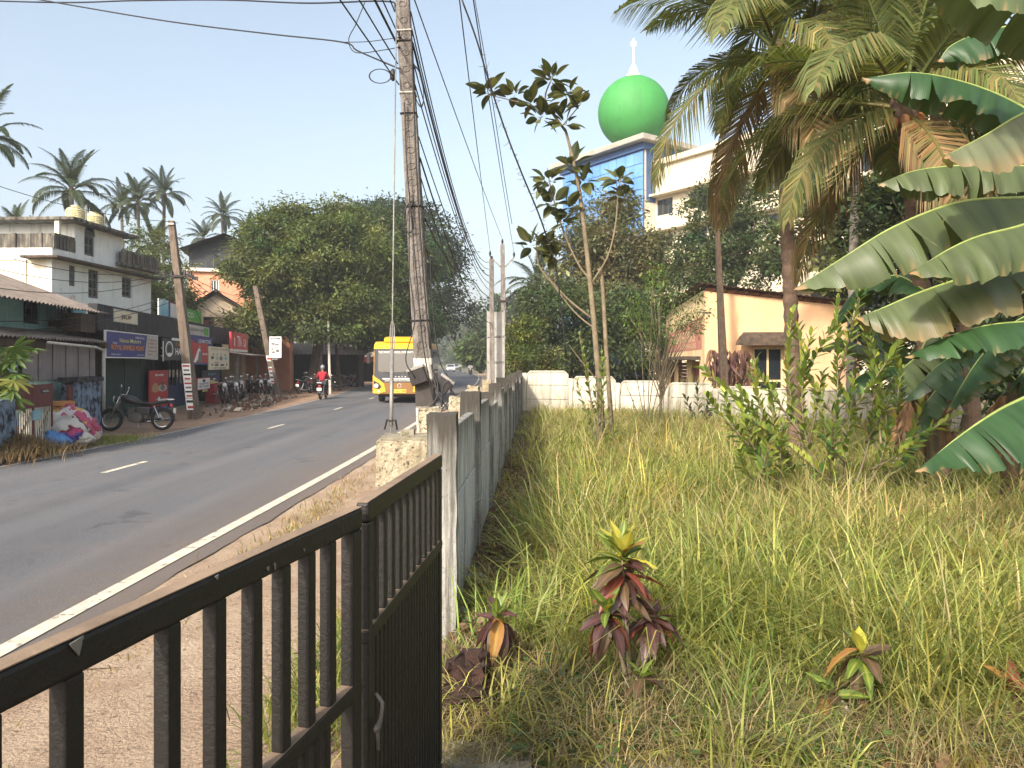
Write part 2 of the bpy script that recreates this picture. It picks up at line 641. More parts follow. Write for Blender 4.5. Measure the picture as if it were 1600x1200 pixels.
# the ground: one sheet to the horizon; it dips a little so that road and plot lie above it
gy = [-120, -40, -20] + list(np.arange(-10, 60, 2.0)) + [65, 75, 90, 110, 140, 180, 240, 320, 450, 700, 1200]
gx = [-1200, -500, -250, -140, -90, -60, -40, -28] + list(np.arange(-22, 30, 2.0)) + [40, 60, 90, 140, 250, 500, 1200]
rows = []
for y in gy:
    r = []
    for x in gx:
        z = -0.05
        if x > 15 and y > 10:
            z -= 0.4
        if -0.2 < x <= 15 and y > 0:
            z -= 0.35
        if x < -14 or y > 90:
            z += 0.06 * mnoise.noise(Vector((x * .2, y * .2, 0)))
        r.append((x, y, z))
    rows.append(r)
sheet('ground', rows, M['ground'])

ys = list(np.arange(-30, 0, 1.5)) + list(np.arange(0, 40, .25)) + list(np.arange(40, 100, 1.5)) + list(np.arange(100, 246, 5.0))
rows = []
for y in ys:
    a, b = lx(y) - 0.12, rx(y) + 0.30 + .05 * mnoise.noise(Vector((y * .9, 0, 2))) + .05 * mnoise.noise(Vector((y * 3.1, 0, 5)))
    rows.append([(a + (b - a) * t, y, 0.03 * (1 - (2 * t - 1) ** 2)) for t in np.linspace(0, 1, 9)])
sheet('road', rows, M['asphalt'])
def road_z(x, y):
    a, b = lx(y) - 0.12, rx(y) + 0.30
    t = min(max((x - a) / (b - a), 0), 1)
    return 0.03 * (1 - (2 * t - 1) ** 2)

def stripe(name, fx, y0, y1, w, mat_, step=1.5):
    rows = []
    for y in np.arange(y0, y1 + 1e-3, step if y1 - y0 > step else (y1 - y0)):
        x = fx(y)
        rows.append([(x - w / 2, y, road_z(x, y) + 0.006), (x + w / 2, y, road_z(x, y) + 0.006)])
    o = sheet(name, rows, mat_)
    return o
e1 = stripe('edge_line', lambda y: rx(y), -20, 200, 0.15, M['paint'])
e2 = stripe('edge_line', lambda y: lx(y) + 0.05, -20, 200, 0.11, M['paint_thin'])
for k in range(16):
    y0 = 4.35 + 8.75 * k
    stripe('lane_dash', cx, y0, y0 + 2.95, 0.12, M['paint'])

# left verge of trodden red earth between road and shops, right verge between road and wall
rows = []
for y in np.arange(-10, 120, 1.0):
    a = lx(y) - 0.10
    ww = 5.5 if y < 60 else 3.5
    rows.append([(a - t * ww, y, -0.012 + 0.05 * t + 0.04 * mnoise.noise(Vector((t * 5, y * .6, 3))) * min(1, t * 5)) for t in np.linspace(0, 1, 9)])
sheet('left_verge', rows, M['dirt'])
# low earth bank on the verge before the teal house
def bank_z(x, y):
    t = min(max((lx(y) - .55 - x) / 1.3, 0), 1)
    s_ = min(max((y - 10.5) / 2.0, 0), 1) * min(max((20.0 - y) / 3.5, 0), 1)
    return .42 * t * t * (3 - 2 * t) * s_ * s_ * (3 - 2 * s_) + .04 * mnoise.noise(Vector((x * 2, y * 2, 0))) * t * s_
rows = []
for y in np.arange(10.5, 20.1, .4):
    rows.append([(lx(y) - .4 - 3.0 * t, y, bank_z(lx(y) - .4 - 3.0 * t, y) + .012 * min(1, t * 20) - .004) for t in np.linspace(0, 1, 14)])
sheet('earth_bank', rows, M['dirt'])
def wall_x(y): return -0.41 + 0.0338 * (y - 4.8)
rows = []
for y in np.arange(4.7, 130, 1.0):
    a, b = rx(y) + 0.05, max(wall_x(y) + 0.02, rx(y) + 2.0) if y < 60 else rx(y) + 3.0
    rows.append([(a + (b - a) * t, y, -0.022 + (0.11 + .12 * min(1, max(0, (9 - y) / 4.3))) * t + 0.035 * mnoise.noise(Vector((t * 3, y * .7, 9))) * min(1, t * 6)) for t in np.linspace(0, 1, 8)])
sheet('right_verge', rows, M['apron'])
rows = []
for y in np.linspace(-12, 5.3, 45):
    a, b = rx(y) + 0.05, -0.36
    rows.append([(a + (b - a) * t, y, -0.022 + 0.232 * t + 0.02 * mnoise.noise(Vector((t * 6, y * 1.4, 5))) * min(1, t * 6)) for t in np.linspace(0, 1, 16)])
sheet('gate_apron', rows, M['apron'])

rows = []
for y in np.arange(-8, 30.5, 0.5):
    r = []
    for t in np.linspace(0, 1, 40):
        x0 = wall_x(y) - 0.0 if y > 4.7 else -0.40
        x = x0 + (17 - x0) * t
        z = plot_z(x, y) + 0.05 * mnoise.noise(Vector((x * .8, y * .8, 1))) * min(1, t * 10)
        r.append((x, y, z))
    rows.append(r)
sheet('plot_ground', rows, M['soil'])

# broken concrete kerb along the foot of the picture
kerb = thing('concrete_kerb', 'worn mossy concrete strip at the near edge of the grassy plot', 'kerb', (0.1, 3.1, 0.25))
for k, (a, b) in enumerate(((-0.33, 0.08), (0.10, 0.47), (0.49, 0.95), (0.97, 1.5))):
    rough_block('kerb_stone', a, b, 2.75, 3.32 - 0.03 * k, 0.12, 0.285 - 0.012 * k, M['conc_old'], kerb, 0.02, 0.05, 9, k)

# ---------------------------------------------------------------- compound wall: posts with cast slabs between
def slab_poly(w, z0, z1, chamfer):
    if not chamfer:
        return [(0, z0), (w, z0), (w, z1), (0, z1)]
    c = chamfer
    return [(0, z0), (w, z0), (w, z1 - c), (w - c, z1), (c, z1), (0, z1 - c)]

M['wall_post'] = make_streaked('post_shaded_streaked', '#a09f99', '#86857f', '#5f5d57', '#3d3a34', 1.36)  # greys darkened to paint shade onto the posts; streaks and mould are stains
cw = thing('compound_wall', 'grey streaked precast compound wall running along the road verge', 'wall', (wall_x(5), 5, 0.2))
ds = list(np.arange(4.85, 27.3, 2.02))
for k, y in enumerate(ds):
    x = wall_x(y)
    top = 1.62 + (0.05 * math.sin(k * 2.1)) + (0.02 if k else 0.0)
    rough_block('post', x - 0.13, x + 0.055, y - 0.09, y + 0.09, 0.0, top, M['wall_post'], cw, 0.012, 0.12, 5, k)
    if k == len(ds) - 1:
        break
    y2 = ds[k + 1]
    n = 3
    zt = top - 0.10 - 0.04 * (k % 3)
    hs = (zt - 0.05) / n
    for j in range(n):
        z0 = 0.05 + j * hs
        x2 = wall_x(y2)
        off = 0.006 * (j % 2)
        pl = slab_poly(y2 - y - 0.2, z0, z0 + hs - 0.012, 0.10 if j == n - 1 else 0)
        mb = MB()
        dx = (x2 - x) / (y2 - y)
        pts = [(x - 0.055 + off + dx * (q + 0.1), y + 0.1 + q, zz) for (q, zz) in pl]
        mb.prism(pts, (0, 0, 0), (0.065, 0, 0))
        mb.build('slab', M['wall_paint'], cw, bevel=0.01)
# crumbled masonry left on the road side of the first posts
for k, (x0, x1, y0, y1, z0, z1) in enumerate(((-0.70, -0.545, 5.62, 5.85, 0.6, 1.60), (-0.58, -0.45, 6.95, 7.15, 0.3, 1.62),
                                              (-0.52, -0.40, 8.95, 9.15, 0.3, 1.66), (-0.42, -0.31, 10.95, 11.15, 0.3, 1.68))):
    rough_block('masonry_stub', x0, x1, y0, y1, z0, z1, M['lichen'], cw, 0.028, 0.05, 9, k + 5)
pil = thing('gate_pillar', 'short lichen-stained masonry stub beside the gate and the streaked wall', 'pillar', (-0.77, 5.4, 0.1))
rough_block('pillar_body', -0.95, -0.57, 5.28, 5.6, 0.0, 1.40, M['lichen'], pil, 0.009, 0.05, 9, 3)
rough_block('coping', -0.93, -0.50, 5.31, 5.62, 1.39, 1.425, M['conc_old'], pil, 0.012, 0.05, 8, 4)
rough_block('loose_brick', -0.80, -0.70, 5.40, 5.48, 1.42, 1.465, M['conc_old'], pil, 0.008, 0.03, 10, 4)

bw = thing('boundary_wall', 'low whitewashed panel wall with stepped bays across the far end of the plot', 'wall', (5, 26, 0))
tops = [1.64, 1.45, 1.30, 1.24, 1.12, 1.07, 1.03, 1.0, 0.97]
th = R(10)
ux, uy = math.cos(th), -math.sin(th)
for k in range(9):
    ax, ay = 0.45 + 1.65 * k * ux, 27.0 + 1.65 * k * uy
    Mt = Matrix.Translation((ax, ay, 0)) @ Matrix.Rotation(-th, 4, 'Z')
    zt = tops[k]
    z0 = zt - 1.5
    mb = MB().box(-0.075, 0.075, -0.09, 0.07, z0, zt + 0.02 - 0.09, Mt)
    mb.build('post', M['wall_white'], bw, bevel=0.015)
    hs = 1.5 / 3
    for j in range(3):
        a, b = z0 + j * hs, z0 + (j + 1) * hs - 0.015
        pl = slab_poly(1.47, a, b, 0.12 if j == 2 else 0)
        mb = MB()
        mb.prism([Mt @ Vector((0.09 + q, -0.05 - 0.008 * (j % 2), z)) for q, z in pl], (0, 0, 0), tuple(Mt.to_3x3() @ Vector((0, 0.07, 0))))
        sl = mb.build('slab', M['wall_white'], bw, bevel=0.01)
        if j == 2:       # raised rib that follows the top edge
            pts = [Mt @ Vector((0.09 + q, -0.06, z)) for q, z in ((0, a + .06), (0, b - .12), (.12, b), (1.35, b), (1.47, b - .12), (1.47, a + .06))]
            MB().tube(pts, 0.028, 6).build('rib', M['wall_white'], sl, smooth=True)

# ---------------------------------------------------------------- the two black gate leaves
def gate_leaf(label, A, B, ztop, zmid, zbot, bars, lower, stile_w=0.07):
    A, B = Vector((A[0], A[1], 0)), Vector((B[0], B[1], 0))
    t = (B - A)
    Ln = t.length
    t.normalize()
    g = thing('gate_leaf', label, 'gate', (B.x, B.y, 0.25))
    def at(s, z): return Vector((A.x + t.x * s, A.y + t.y * s, z))
    MB().bar(at(-0.0, ztop - 0.027), at(Ln, ztop - 0.027), 0.037, 0.054).build('top_rail', M['gate'], g, bevel=0.008)
    MB().bar(at(0, ztop + 0.001), at(Ln, ztop + 0.001), 0.032, 0.002).build('rail_dust', M['gate_dust'], g)
    MB().bar(at(0, zmid - 0.02), at(Ln, zmid - 0.02), 0.037, 0.04).build('middle_rail', M['gate'], g, bevel=0.006)
    MB().bar(at(0, zmid + 0.001), at(Ln, zmid + 0.001), 0.032, 0.002).build('rail_dust', M['gate_dust'], g)
    MB().bar(at(0, zbot), at(Ln, zbot), 0.035, 0.04).build('bottom_rail', M['gate'], g, bevel=0.006)
    for s in (stile_w / 2 + .003, Ln - stile_w / 2 - .003):
        MB().bar(at(s, zbot + .03), at(s, ztop - 0.055), 0.035, stile_w, up=t).build('stile', M['gate'], g, bevel=0.005)
    for s in bars:
        MB().bar(at(s, zmid + 0.001), at(s, ztop - 0.053), 0.030, 0.034, up=t).build('bar', M['gate'], g, bevel=0.004)
    for s in lower:
        MB().bar(at(s, zbot + .03), at(s, zmid - 0.041), 0.024, 0.027, up=t).build('bar', M['gate'], g, bevel=0.004)
    return g
# nearer leaf: from the meeting stile towards the camera
GS = 0.667
A1, B1 = (-0.612 * GS, 2.975 * GS), (-1.19 * GS, 0.40 * GS)
L1 = math.hypot(A1[0] - B1[0], A1[1] - B1[1])
k1 = L1 / (A1[1] - B1[1])
bars1 = [(A1[1] - d * GS) * k1 for d in (2.735, 2.58, 2.415, 2.25, 2.07, 1.88, 1.572, 1.38, 1.2, 1.0, 0.8, 0.6)]
g1 = gate_leaf('nearest black steel gate leaf with open bars cutting across the lower left corner', A1, B1, EYE - .57 * GS, EYE - 1.24 * GS, 0.30, bars1, [b + 0.02 for b in bars1] + [b + 0.073 for b in bars1], 0.057)
A2, B2 = (-0.452 * GS, 4.62 * GS), (-0.603 * GS, 3.04 * GS)
L2 = math.hypot(A2[0] - B2[0], A2[1] - B2[1])
bars2 = list(np.linspace(0.11, L2 - 0.10, 10))
low2 = list(np.linspace(0.07, L2 - 0.07, 22))
g2 = gate_leaf('farther black steel gate leaf hinged beside the streaked concrete wall end', A2, B2, EYE - .565 * GS, EYE - 1.08 * GS, 0.30, bars2, low2, 0.04)
# chipped paint on the nearer top rail
for k, (dd_, w1_, h1_) in enumerate(((1.56, .05, .035), (2.03, .022, .012), (2.28, .03, .014), (2.32, .012, .02), (2.5, .02, .01))):
    dd_, w1_, h1_ = dd_ * GS, w1_ * GS, h1_ * GS
    xx_ = A1[0] + (dd_ - A1[1]) * (A1[0] - B1[0]) / (A1[1] - B1[1]) + .0192
    zz_ = EYE - .57 * GS - .002 - (0 if k < 2 else .03)
    MB().prism([(xx_, dd_ - w1_ / 2, zz_), (xx_, dd_ + w1_ / 2, zz_), (xx_ + .001, dd_ + w1_ * .1, zz_ - h1_)], (0, 0, 0), (.002, 0, 0)).build('paint_chip', M['galv'], g1)
# bolt with a bent handle on the farther leaf
mb = MB()
q = Vector((-0.575 * GS, 3.06 * GS, EYE - 1.48 * GS))
mb.tube([q + Vector(v) * GS for v in ((0.02, 0.02, 0.13), (0.05, 0, 0.10), (0.045, 0, 0.04), (0.03, 0.0, 0.0), (0.03, 0.02, -0.10))], 0.0055, 6)
mb.tube([q + Vector((0.02, 0.04, 0.0)), q + Vector((0.02, -0.013, 0.0))], 0.009, 8)
mb.build('bolt', M['pole'], g2, smooth=True)

# ---------------------------------------------------------------- poles and stay
def leaning_pole(name, label, base, top, w0, w1, mat_, d_ratio=0.8, n=10, bands=(), cat='utility pole'):
    base, top = Vector(base), Vector(top)
    o = thing(name, label, cat, tuple(base))
    def ring(t, grow=0.0):
        p = base.lerp(top, t)
        w = w0 + (w1 - w0) * t + grow
        dd = w * d_ratio
        return [p + Vector((i * w / 2, j * dd / 2, 0)) for (i, j) in ((-1, -1), (1, -1), (1, 1), (-1, 1))]
    def shaft(t0, t1, grow, nn):
        mb = MB()
        vs_, fs_ = [], []
        for k in range(nn + 1):
            vs_ += ring(t0 + (t1 - t0) * k / nn, grow)
        for k in range(nn):
            for i in range(4):
                j = (i + 1) % 4
                fs_.append((k * 4 + i, k * 4 + j, k * 4 + 4 + j, k * 4 + 4 + i))
        fs_ += [(3, 2, 1, 0), tuple(nn * 4 + i for i in range(4))]
        return mb.add(vs_, fs_)
    shaft(0, 1, 0, n).build('shaft', mat_, o, bevel=0.02)
    for (t0, t1, m_, nm) in bands:
        shaft(t0, t1, 0.006, 1).build(nm, m_, o, bevel=0.02)
    return o, (lambda t: base.lerp(top, t))

PB, PT = Vector((-1.18, 11.0, 0.0)), Vector((-1.68, 11.0, 8.8))
def tz(z): return z / 8.8
main_pole, mp_at = leaning_pole('utility_pole', 'tall leaning concrete utility pole with black and white painted foot behind the wall', PB, PT, 0.285, 0.18, M['pole'], 0.75, 12,
    [(tz(1.69), tz(2.02), M['pole_white'], 'painted_band'), (tz(1.30), tz(1.688), M['pole_black'], 'painted_band'), (tz(0.9), tz(1.298), M['pole_white'], 'painted_band'), (tz(0.5), tz(0.898), M['pole_black'], 'painted_band')])
# ladder of cast recess rims up the face of the pole
for k in range(26):
    z = 2.2 + k * 0.235
    p = mp_at(tz(z))
    w = (0.285 - 0.105 * tz(z))
    mb = MB()
    Mx = Matrix.Translation((p.x, p.y - w * 0.375 - 0.001, z)) @ Matrix.Rotation(R(90), 4, 'X') @ Matrix.Diagonal((1, 0.8, 1, 1))
    mb.torus(w * 0.26, 0.009, Mx, 12, 5)
    mb.build('cast_rim', M['pole'], main_pole, smooth=True)
for z in (2.55, 4.2, 5.55, 5.85, 6.6, 6.75):
    p = mp_at(tz(z))
    w = (0.285 - 0.105 * tz(z)) / 2 + 0.006
    MB().tube([(p.x - w, p.y - w * .8, z), (p.x + w, p.y - w * .8, z + .01), (p.x + w, p.y + w * .8, z), (p.x - w, p.y + w * .8, z), (p.x - w, p.y - w * .8, z)], 0.011, 5).build('strap', M['pole_white'] if z in (5.85, 6.75) else M['wire'], main_pole)

def jbox(label, c, s, rot):
    o = thing('junction_box', label, 'box', c)
    Mx = Matrix.Translation(c) @ Euler(rot).to_matrix().to_4x4()
    MB().box(-s[0] / 2, s[0] / 2, -s[1] / 2, s[1] / 2, -s[2] / 2, s[2] / 2, Mx).build('case', M['boxrust'], o, bevel=0.012)
    MB().box(-s[0] / 2 - .012, s[0] / 2 + .012, -s[1] / 2 - .012, s[1] / 2 + .012, s[2] / 2 - .03, s[2] / 2 + 0.012, Mx).build('lid', M['galv'], o, bevel=0.006)
    return o
jbox('dark cable junction box tilted on the left side of the main pole', tuple(P(653, 587, 10.85)), (0.24, 0.16, 0.24), (0, R(-20), 0))
jbox('dark cable junction box hanging open on the right side of the main pole', tuple(P(693, 601, 10.8)), (0.21, 0.14, 0.23), (0, R(38), 0))

# stay wire with its tube and turnbuckle
stay = thing('stay_wire', 'straight galvanised stay wire with tube and turnbuckle in front of the bus', 'stay wire', (-1.13, 7.0, 0))
s0, s1 = Vector((-1.138, 7.0, -0.02)), mp_at(0.97)
def sa(t): return s0.lerp(s1, t)
MB().tube([sa(0.135), sa(1.0)], 0.009, 6).build('wire', M['galv'], stay, smooth=True)
MB().tube([sa(0.155), sa(0.245)], 0.021, 8).build('guard_tube', M['galv'], stay, smooth=True)
MB().tube([sa(0.24), sa(0.245) + Vector((-.025, 0, .05)), sa(0.275) + Vector((-.02, 0, 0)), sa(0.285)], 0.006, 5).tube([sa(0.24), sa(0.245) + Vector((.025, 0, .05)), sa(0.275) + Vector((.02, 0, 0)), sa(0.285)], 0.006, 5).build('grip', M['galv'], stay, smooth=True)
MB().tube([sa(0.0), sa(0.158)], 0.012, 6).build('anchor_rod', M['galv'], stay, smooth=True)
c = sa(0.158)
mb = MB()
mb.box(-.05, .05, -.035, .035, -.004, .006, Matrix.Translation(c + Vector((0, 0, .03))))
mb.box(-.055, -.045, -.035, .035, -.075, .03, Matrix.Translation(c) @ Matrix.Rotation(R(14), 4, 'Y'))
mb.box(.045, .055, -.035, .035, -.075, .03, Matrix.Translation(c) @ Matrix.Rotation(R(-8), 4, 'Y'))
mb.build('turnbuckle', M['boxrust'], stay, bevel=0.004)

# ---------------------------------------------------------------- roadside board and the two farther poles on the right
bd = thing('road_sign_board', 'tall grey metal board seen from behind on a pole beyond the wall', 'sign', tuple(P(775, 606, 30)))
Mx = Matrix.Translation((P(775, 600, 30).x, 30, 0)) @ Matrix.Rotation(R(-18), 4, 'Z')
zb, zt = 0.9, EYE + 79 / F * 30
for k in range(3):
    a, b = zb + (zt - zb) * k / 3, zb + (zt - zb) * (k + 1) / 3 - 0.015
    MB().box(-.34, .34, 0.0, .02, a, b, Mx).build('sheet', M['boardback'], bd)
    MB().box(-.36, .36, -.03, -.004, a + .02, a + .07, Mx).build('batten', M['galv'], bd)
for x in (-.355, .355):
    MB().box(x - .02, x + .02, -.03, .03, 0.0, zt + .03, Mx).build('leg', M['boardback'], bd)
pole2, p2_at = leaning_pole('utility_pole', 'slim grey pole standing in front of the metal board', (P(769, 600, 29.4).x, 29.4, 0), (P(768, 405, 29.4).x, 29.4, EYE + 161 / F * 29.4), 0.20, 0.17, M['pole'], 1.0, 6)
MB().tube([p2_at(1.0), p2_at(1.0) + Vector((0, 0, .12))], 0.05, 8).build('insulator', M['black'], pole2)
b3, t3 = Vector((P(789, 600, 37).x, 37, 0)), Vector((P(785, 382, 37).x, 37, EYE + 184 / F * 37))
pole3, p3_at = leaning_pole('utility_pole', 'farther utility pole with a V arm and cross arm beyond the metal board', b3, t3, 0.30, 0.20, M['pole'], 1.0, 6)
e = p3_at(0.86)
MB().bar(e + Vector((-.12, 0, -.02)), e + Vector((-.62, 0, .5)), .07).bar(e + Vector((.12, 0, -.02)), e + Vector((.55, 0, .45)), .07).bar(e + Vector((-.13, 0, 0)), e + Vector((.13, 0, 0)), .07).build('v_arm', M['galv'], pole3)
e = p3_at(0.64)
MB().bar(e + Vector((-.55, -.14, 0)), e + Vector((.65, -.14, 0)), .08).build('cross_arm', M['boxrust'], pole3)
for xx in (-.45, -.2, .25, .5):
    MB().tube([e + Vector((xx, -.14, .05)), e + Vector((xx, -.14, .22))], [.05, .03], 8).build('insulator', M['black'], pole3)
for q in (p3_at(0.86) + Vector((-.62, 0, .5)), p3_at(0.86) + Vector((.55, 0, .45)), p3_at(1.0)):
    MB().tube([q, q + Vector((0, 0, .14)), q + Vector((0, 0, .26))], [.03, .06, .03], 8).build('insulator', M['black'], pole3)
e = p3_at(0.5)
MB().ball(e + Vector((-.3, -.2, 0)), (.28, .18, .22)).ball(e + Vector((.32, -.2, -.05)), (.2, .15, .25)).build('cable_bundle', M['black'], pole3)
# ================================================================ left side of the road
class Fr:
    """a facade frame: u runs along the facade, y goes into the building, z up"""
    def __init__(s, ox, oy, ang):
        s.ox, s.oy, s.a = ox, oy, ang
        s.U = (math.cos(ang), math.sin(ang))
        s.N = (-math.sin(ang), math.cos(ang))
    def u(s, px, y=0.0):
        k = (px - 800) / F
        return (k * (s.oy + y * s.N[1]) - s.ox - y * s.N[0]) / (s.U[0] - k * s.U[1])
    def z(s, px, py, y=0.0):
        u = s.u(px, y)
        d = s.oy + u * s.U[1] + y * s.N[1]
        return EYE - (py - HZ) / F * d
    def w(s, u, y, z=0.0):
        return Vector((s.ox + u * s.U[0] + y * s.N[0], s.oy + u * s.U[1] + y * s.N[1], z))
    def thing(s, name, label, cat, u=0.0, y=0.0, z=0.0, group=None):
        return thing(name, label, cat, tuple(s.w(u, y, z)), s.a, group)

M['fascia'] = mat('black_mould_fascia', '#3a3a3c', '#2a2a2c', 2.5, 0.95, 0.5, 14, streak='#57524a', samt=0.35, sscale=5, spots='#6a5a45', spscale=3, splo=0.6)
M['fascia_brown'] = mat('brown_mould', '#5a4a3a', '#3d342b', 4, 0.95, 0.5, 14, streak='#2a2622', samt=0.4, sscale=7)
M['shut_green'] = mat('green_tarpaulin', '#1d3a35', '#16302c', 3, 0.8, 0.3, 6)
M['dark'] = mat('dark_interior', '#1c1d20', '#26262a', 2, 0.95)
M['door_blue'] = mat('blue_door', '#1d3557', '#172b47', 3, 0.6, 0.2, 20)
M['teal'] = mat('teal_wall', '#8fbdbd', '#78a6a8', 2, 0.9, 0.3, 30, streak='#3f5a5c', samt=0.33, sscale=5)
M['mint'] = mat('mint_wall', '#b9d3c4', '#9fbcae', 2, 0.9, 0.3, 30, spots='#6d7f76', spscale=5, splo=0.62, streak='#8aa296', samt=0.35)
M['asb'] = mat('asbestos_sheet', '#857a70', '#6b625a', 2.5, 0.95, 0.4, 20, spots='#8a8076', spscale=4, splo=0.58, ovar=0.08)
M['sheet_grey'] = mat('grey_sheet', '#8d8785', '#7c7674', 2, 0.6, 0.1, 30, ovar=0.09, streak='#544e4b', samt=0.32)
M['cream'] = mat('cream_and_sunlit_plaster', '#e6ddc8', '#d9d0ba', 1.5, 0.9, 0.2, 30, streak='#a59c88', samt=0.33, sscale=3)  # on the white house, warm sunlight put into the side wall colour
M['white_wall'] = mat('white_plaster', '#e4e7e4', '#d6dad8', 1.2, 0.9, 0.2, 30, streak='#9da09b', samt=0.33, sscale=3, spots='#8f8f86', spscale=2.5, splo=0.64)
M['parapet_old'] = mat('stained_parapet', '#8b8578', '#5e5a52', 2.5, 0.95, 0.4, 20, streak='#2f2d2a', samt=0.5, sscale=5)
M['grey_frame'] = mat('grey_shutter', '#5c6063', '#4b4f52', 3, 0.7)
M['glass'] = glass_mat('dark_glass', '#20262b')
M['salmon'] = mat('salmon_plaster', '#d99a7c', '#cb8a6c', 1.2, 0.9, 0.2, 30, streak='#b27c62', samt=0.3)
M['roof_dark'] = mat('dark_roof_sheet', '#2a3036', '#20262b', 2, 0.7, ovar=0.06)
M['tile'] = mat('tile_dark_brown', '#4c3d36', '#382d29', 5, 0.9, 0.5, 20)
M['brownwood'] = mat('brown_shutter', '#7a4434', '#653629', 4, 0.7)
M['cream2'] = mat('cream_gable', '#dcc9ae', '#cdb99c', 1.2, 0.9, 0.2, 30, streak='#ac9a80', samt=0.32)
M['tank'] = mat('water_tank', '#d9d2a8', '#c7bd90', 3, 0.6, streak='#7c6f3c', samt=0.4, sscale=6)
M['maroon'] = mat('maroon_gate', '#5a2a26', '#6a352f', 3, 0.7, 0.2, 30, spots='#3e2320', spscale=8, splo=0.62)
M['bluewall'] = mat('blue_black_wall', '#7d8fa3', '#4a5562', 4, 0.95, 0.4, 20, spots='#1f2226', spscale=4, splo=0.5)
M['s_blue'] = mat('sign_blue', '#1f2b6e', '#26347c', 1.5, 0.5)
M['s_white'] = mat('sign_white', '#d6d4cc', '#c7c4ba', 3, 0.6)
M['s_grey'] = mat('sign_pale_grey', '#bcbab0', '#a9a79c', 4, 0.7, spots='#8c8a7e', spscale=7, splo=0.62)
M['s_black'] = mat('sign_black', '#17181b', '#1f2024', 3, 0.5)
M['s_red'] = mat('sign_red', '#b22a2c', '#a02426', 2, 0.55)
M['s_red2'] = mat('sign_red_faded', '#b8383c', '#a83034', 3, 0.6, spots='#cc7777', spscale=6, splo=0.66)
M['s_green'] = mat('sign_green', '#3f8f2c', '#57a23a', 2, 0.6)
M['s_cream'] = mat('sign_cream', '#d9d2b8', '#cfc6a9', 3, 0.6)
M['s_teal'] = mat('sign_teal', '#8fc4cf', '#6fa9b9', 3, 0.6)
M['t_white'] = mat('letter_white', '#e9e7e0', None, rough=0.6)
M['t_yellow'] = mat('letter_pale_yellow', '#d8d08a', None, rough=0.6)
M['t_orange'] = mat('letter_orange', '#d98a2b', None, rough=0.6)
M['t_red'] = mat('letter_red', '#a83a34', None, rough=0.6)
M['t_black'] = mat('letter_black', '#1b1b1d', None, rough=0.6)
M['t_blue'] = mat('letter_blue', '#27407c', None, rough=0.6)
M['t_maroon'] = mat('letter_maroon', '#7d3038', None, rough=0.7)
M['skin_tan'] = mat('print_tan', '#b08a63', None, rough=0.6)
M['print_grey'] = mat('print_grey', '#6c6a66', None, rough=0.6)
M['print_brown'] = mat('print_brown', '#5b4331', None, rough=0.6)

def text(parent, s, x, z, h, wfit, m, y=-0.012, name='lettering', bold=0.0, extr=0.002):
    """lettering in the sign's own plane: x to the right, z up, left-aligned, fitted to width wfit"""
    cu = bpy.data.curves.new(name, 'FONT')
    cu.body = s
    cu.size = 1.0
    cu.extrude = 0.0
    cu.offset = bold
    cu.resolution_u = 3
    o = bpy.data.objects.new(name, cu)
    col.objects.link(o)
    cu.materials.append(m)
    bpy.context.view_layer.update()
    wd, hd = max(o.dimensions.x, 1e-3), max(o.dimensions.y, 1e-3)
    me = bpy.data.meshes.new_from_object(o.evaluated_get(bpy.context.evaluated_depsgraph_get()))
    bpy.data.objects.remove(o)
    o = bpy.data.objects.new(name, me)
    col.objects.link(o)
    if not me.materials:
        me.materials.append(m)
    o.scale = (wfit / wd, h / hd, 1)
    o.parent = parent
    o.location = (x, y, z)
    o.rotation_euler = (R(90), 0, 0)
    return o

def disc(parent, x, z, rx_, rz_, m, y=-0.01, name='print_shape', n=18, t=0.003):
    pts = [(x + rx_ * math.cos(2 * math.pi * k / n), y, z + rz_ * math.sin(2 * math.pi * k / n)) for k in range(n)]
    return MB().prism(pts, (0, 0, 0), (0, t, 0)).build(name, m, parent, local=True)

def rectp(parent, x0, x1, z0, z1, m, y=-0.01, name='print_block', t=0.003):
    return MB().box(x0, x1, y, y + t, z0, z1).build(name, m, parent, local=True)

def poly(parent, pts, m, y=-0.01, name='print_shape', t=0.003):
    return MB().prism([(x, y, z) for x, z in pts], (0, 0, 0), (0, t, 0)).build(name, m, parent, local=True)

def board(fr, name, label, px0, px1, pyt, pyb, m, off=0.0, thick=0.04, cat='sign', frame=None, cutw=None):
    """a flat board whose near edge spans pyt..pyb at px0"""
    u0, u1 = fr.u(px0, off), fr.u(px1, off)
    zt, zb = fr.z(px0, pyt, off), fr.z(px0, pyb, off)
    o = fr.thing(name, label, cat, u0, off, zb)
    w, h = u1 - u0, zt - zb
    MB().box(0, w, 0, thick, 0, h).build('panel', m, o, local=True)
    if frame:
        mb = MB()
        for (a, b, c, d) in ((-.03, .0, -.03, h + .03), (w, w + .03, -.03, h + .03), (0, w, -.03, 0), (0, w, h, h + .03)):
            mb.box(a, b, -.012, thick + .01, c, d)
        mb.build('frame', frame, o, local=True)
    return o, w, h

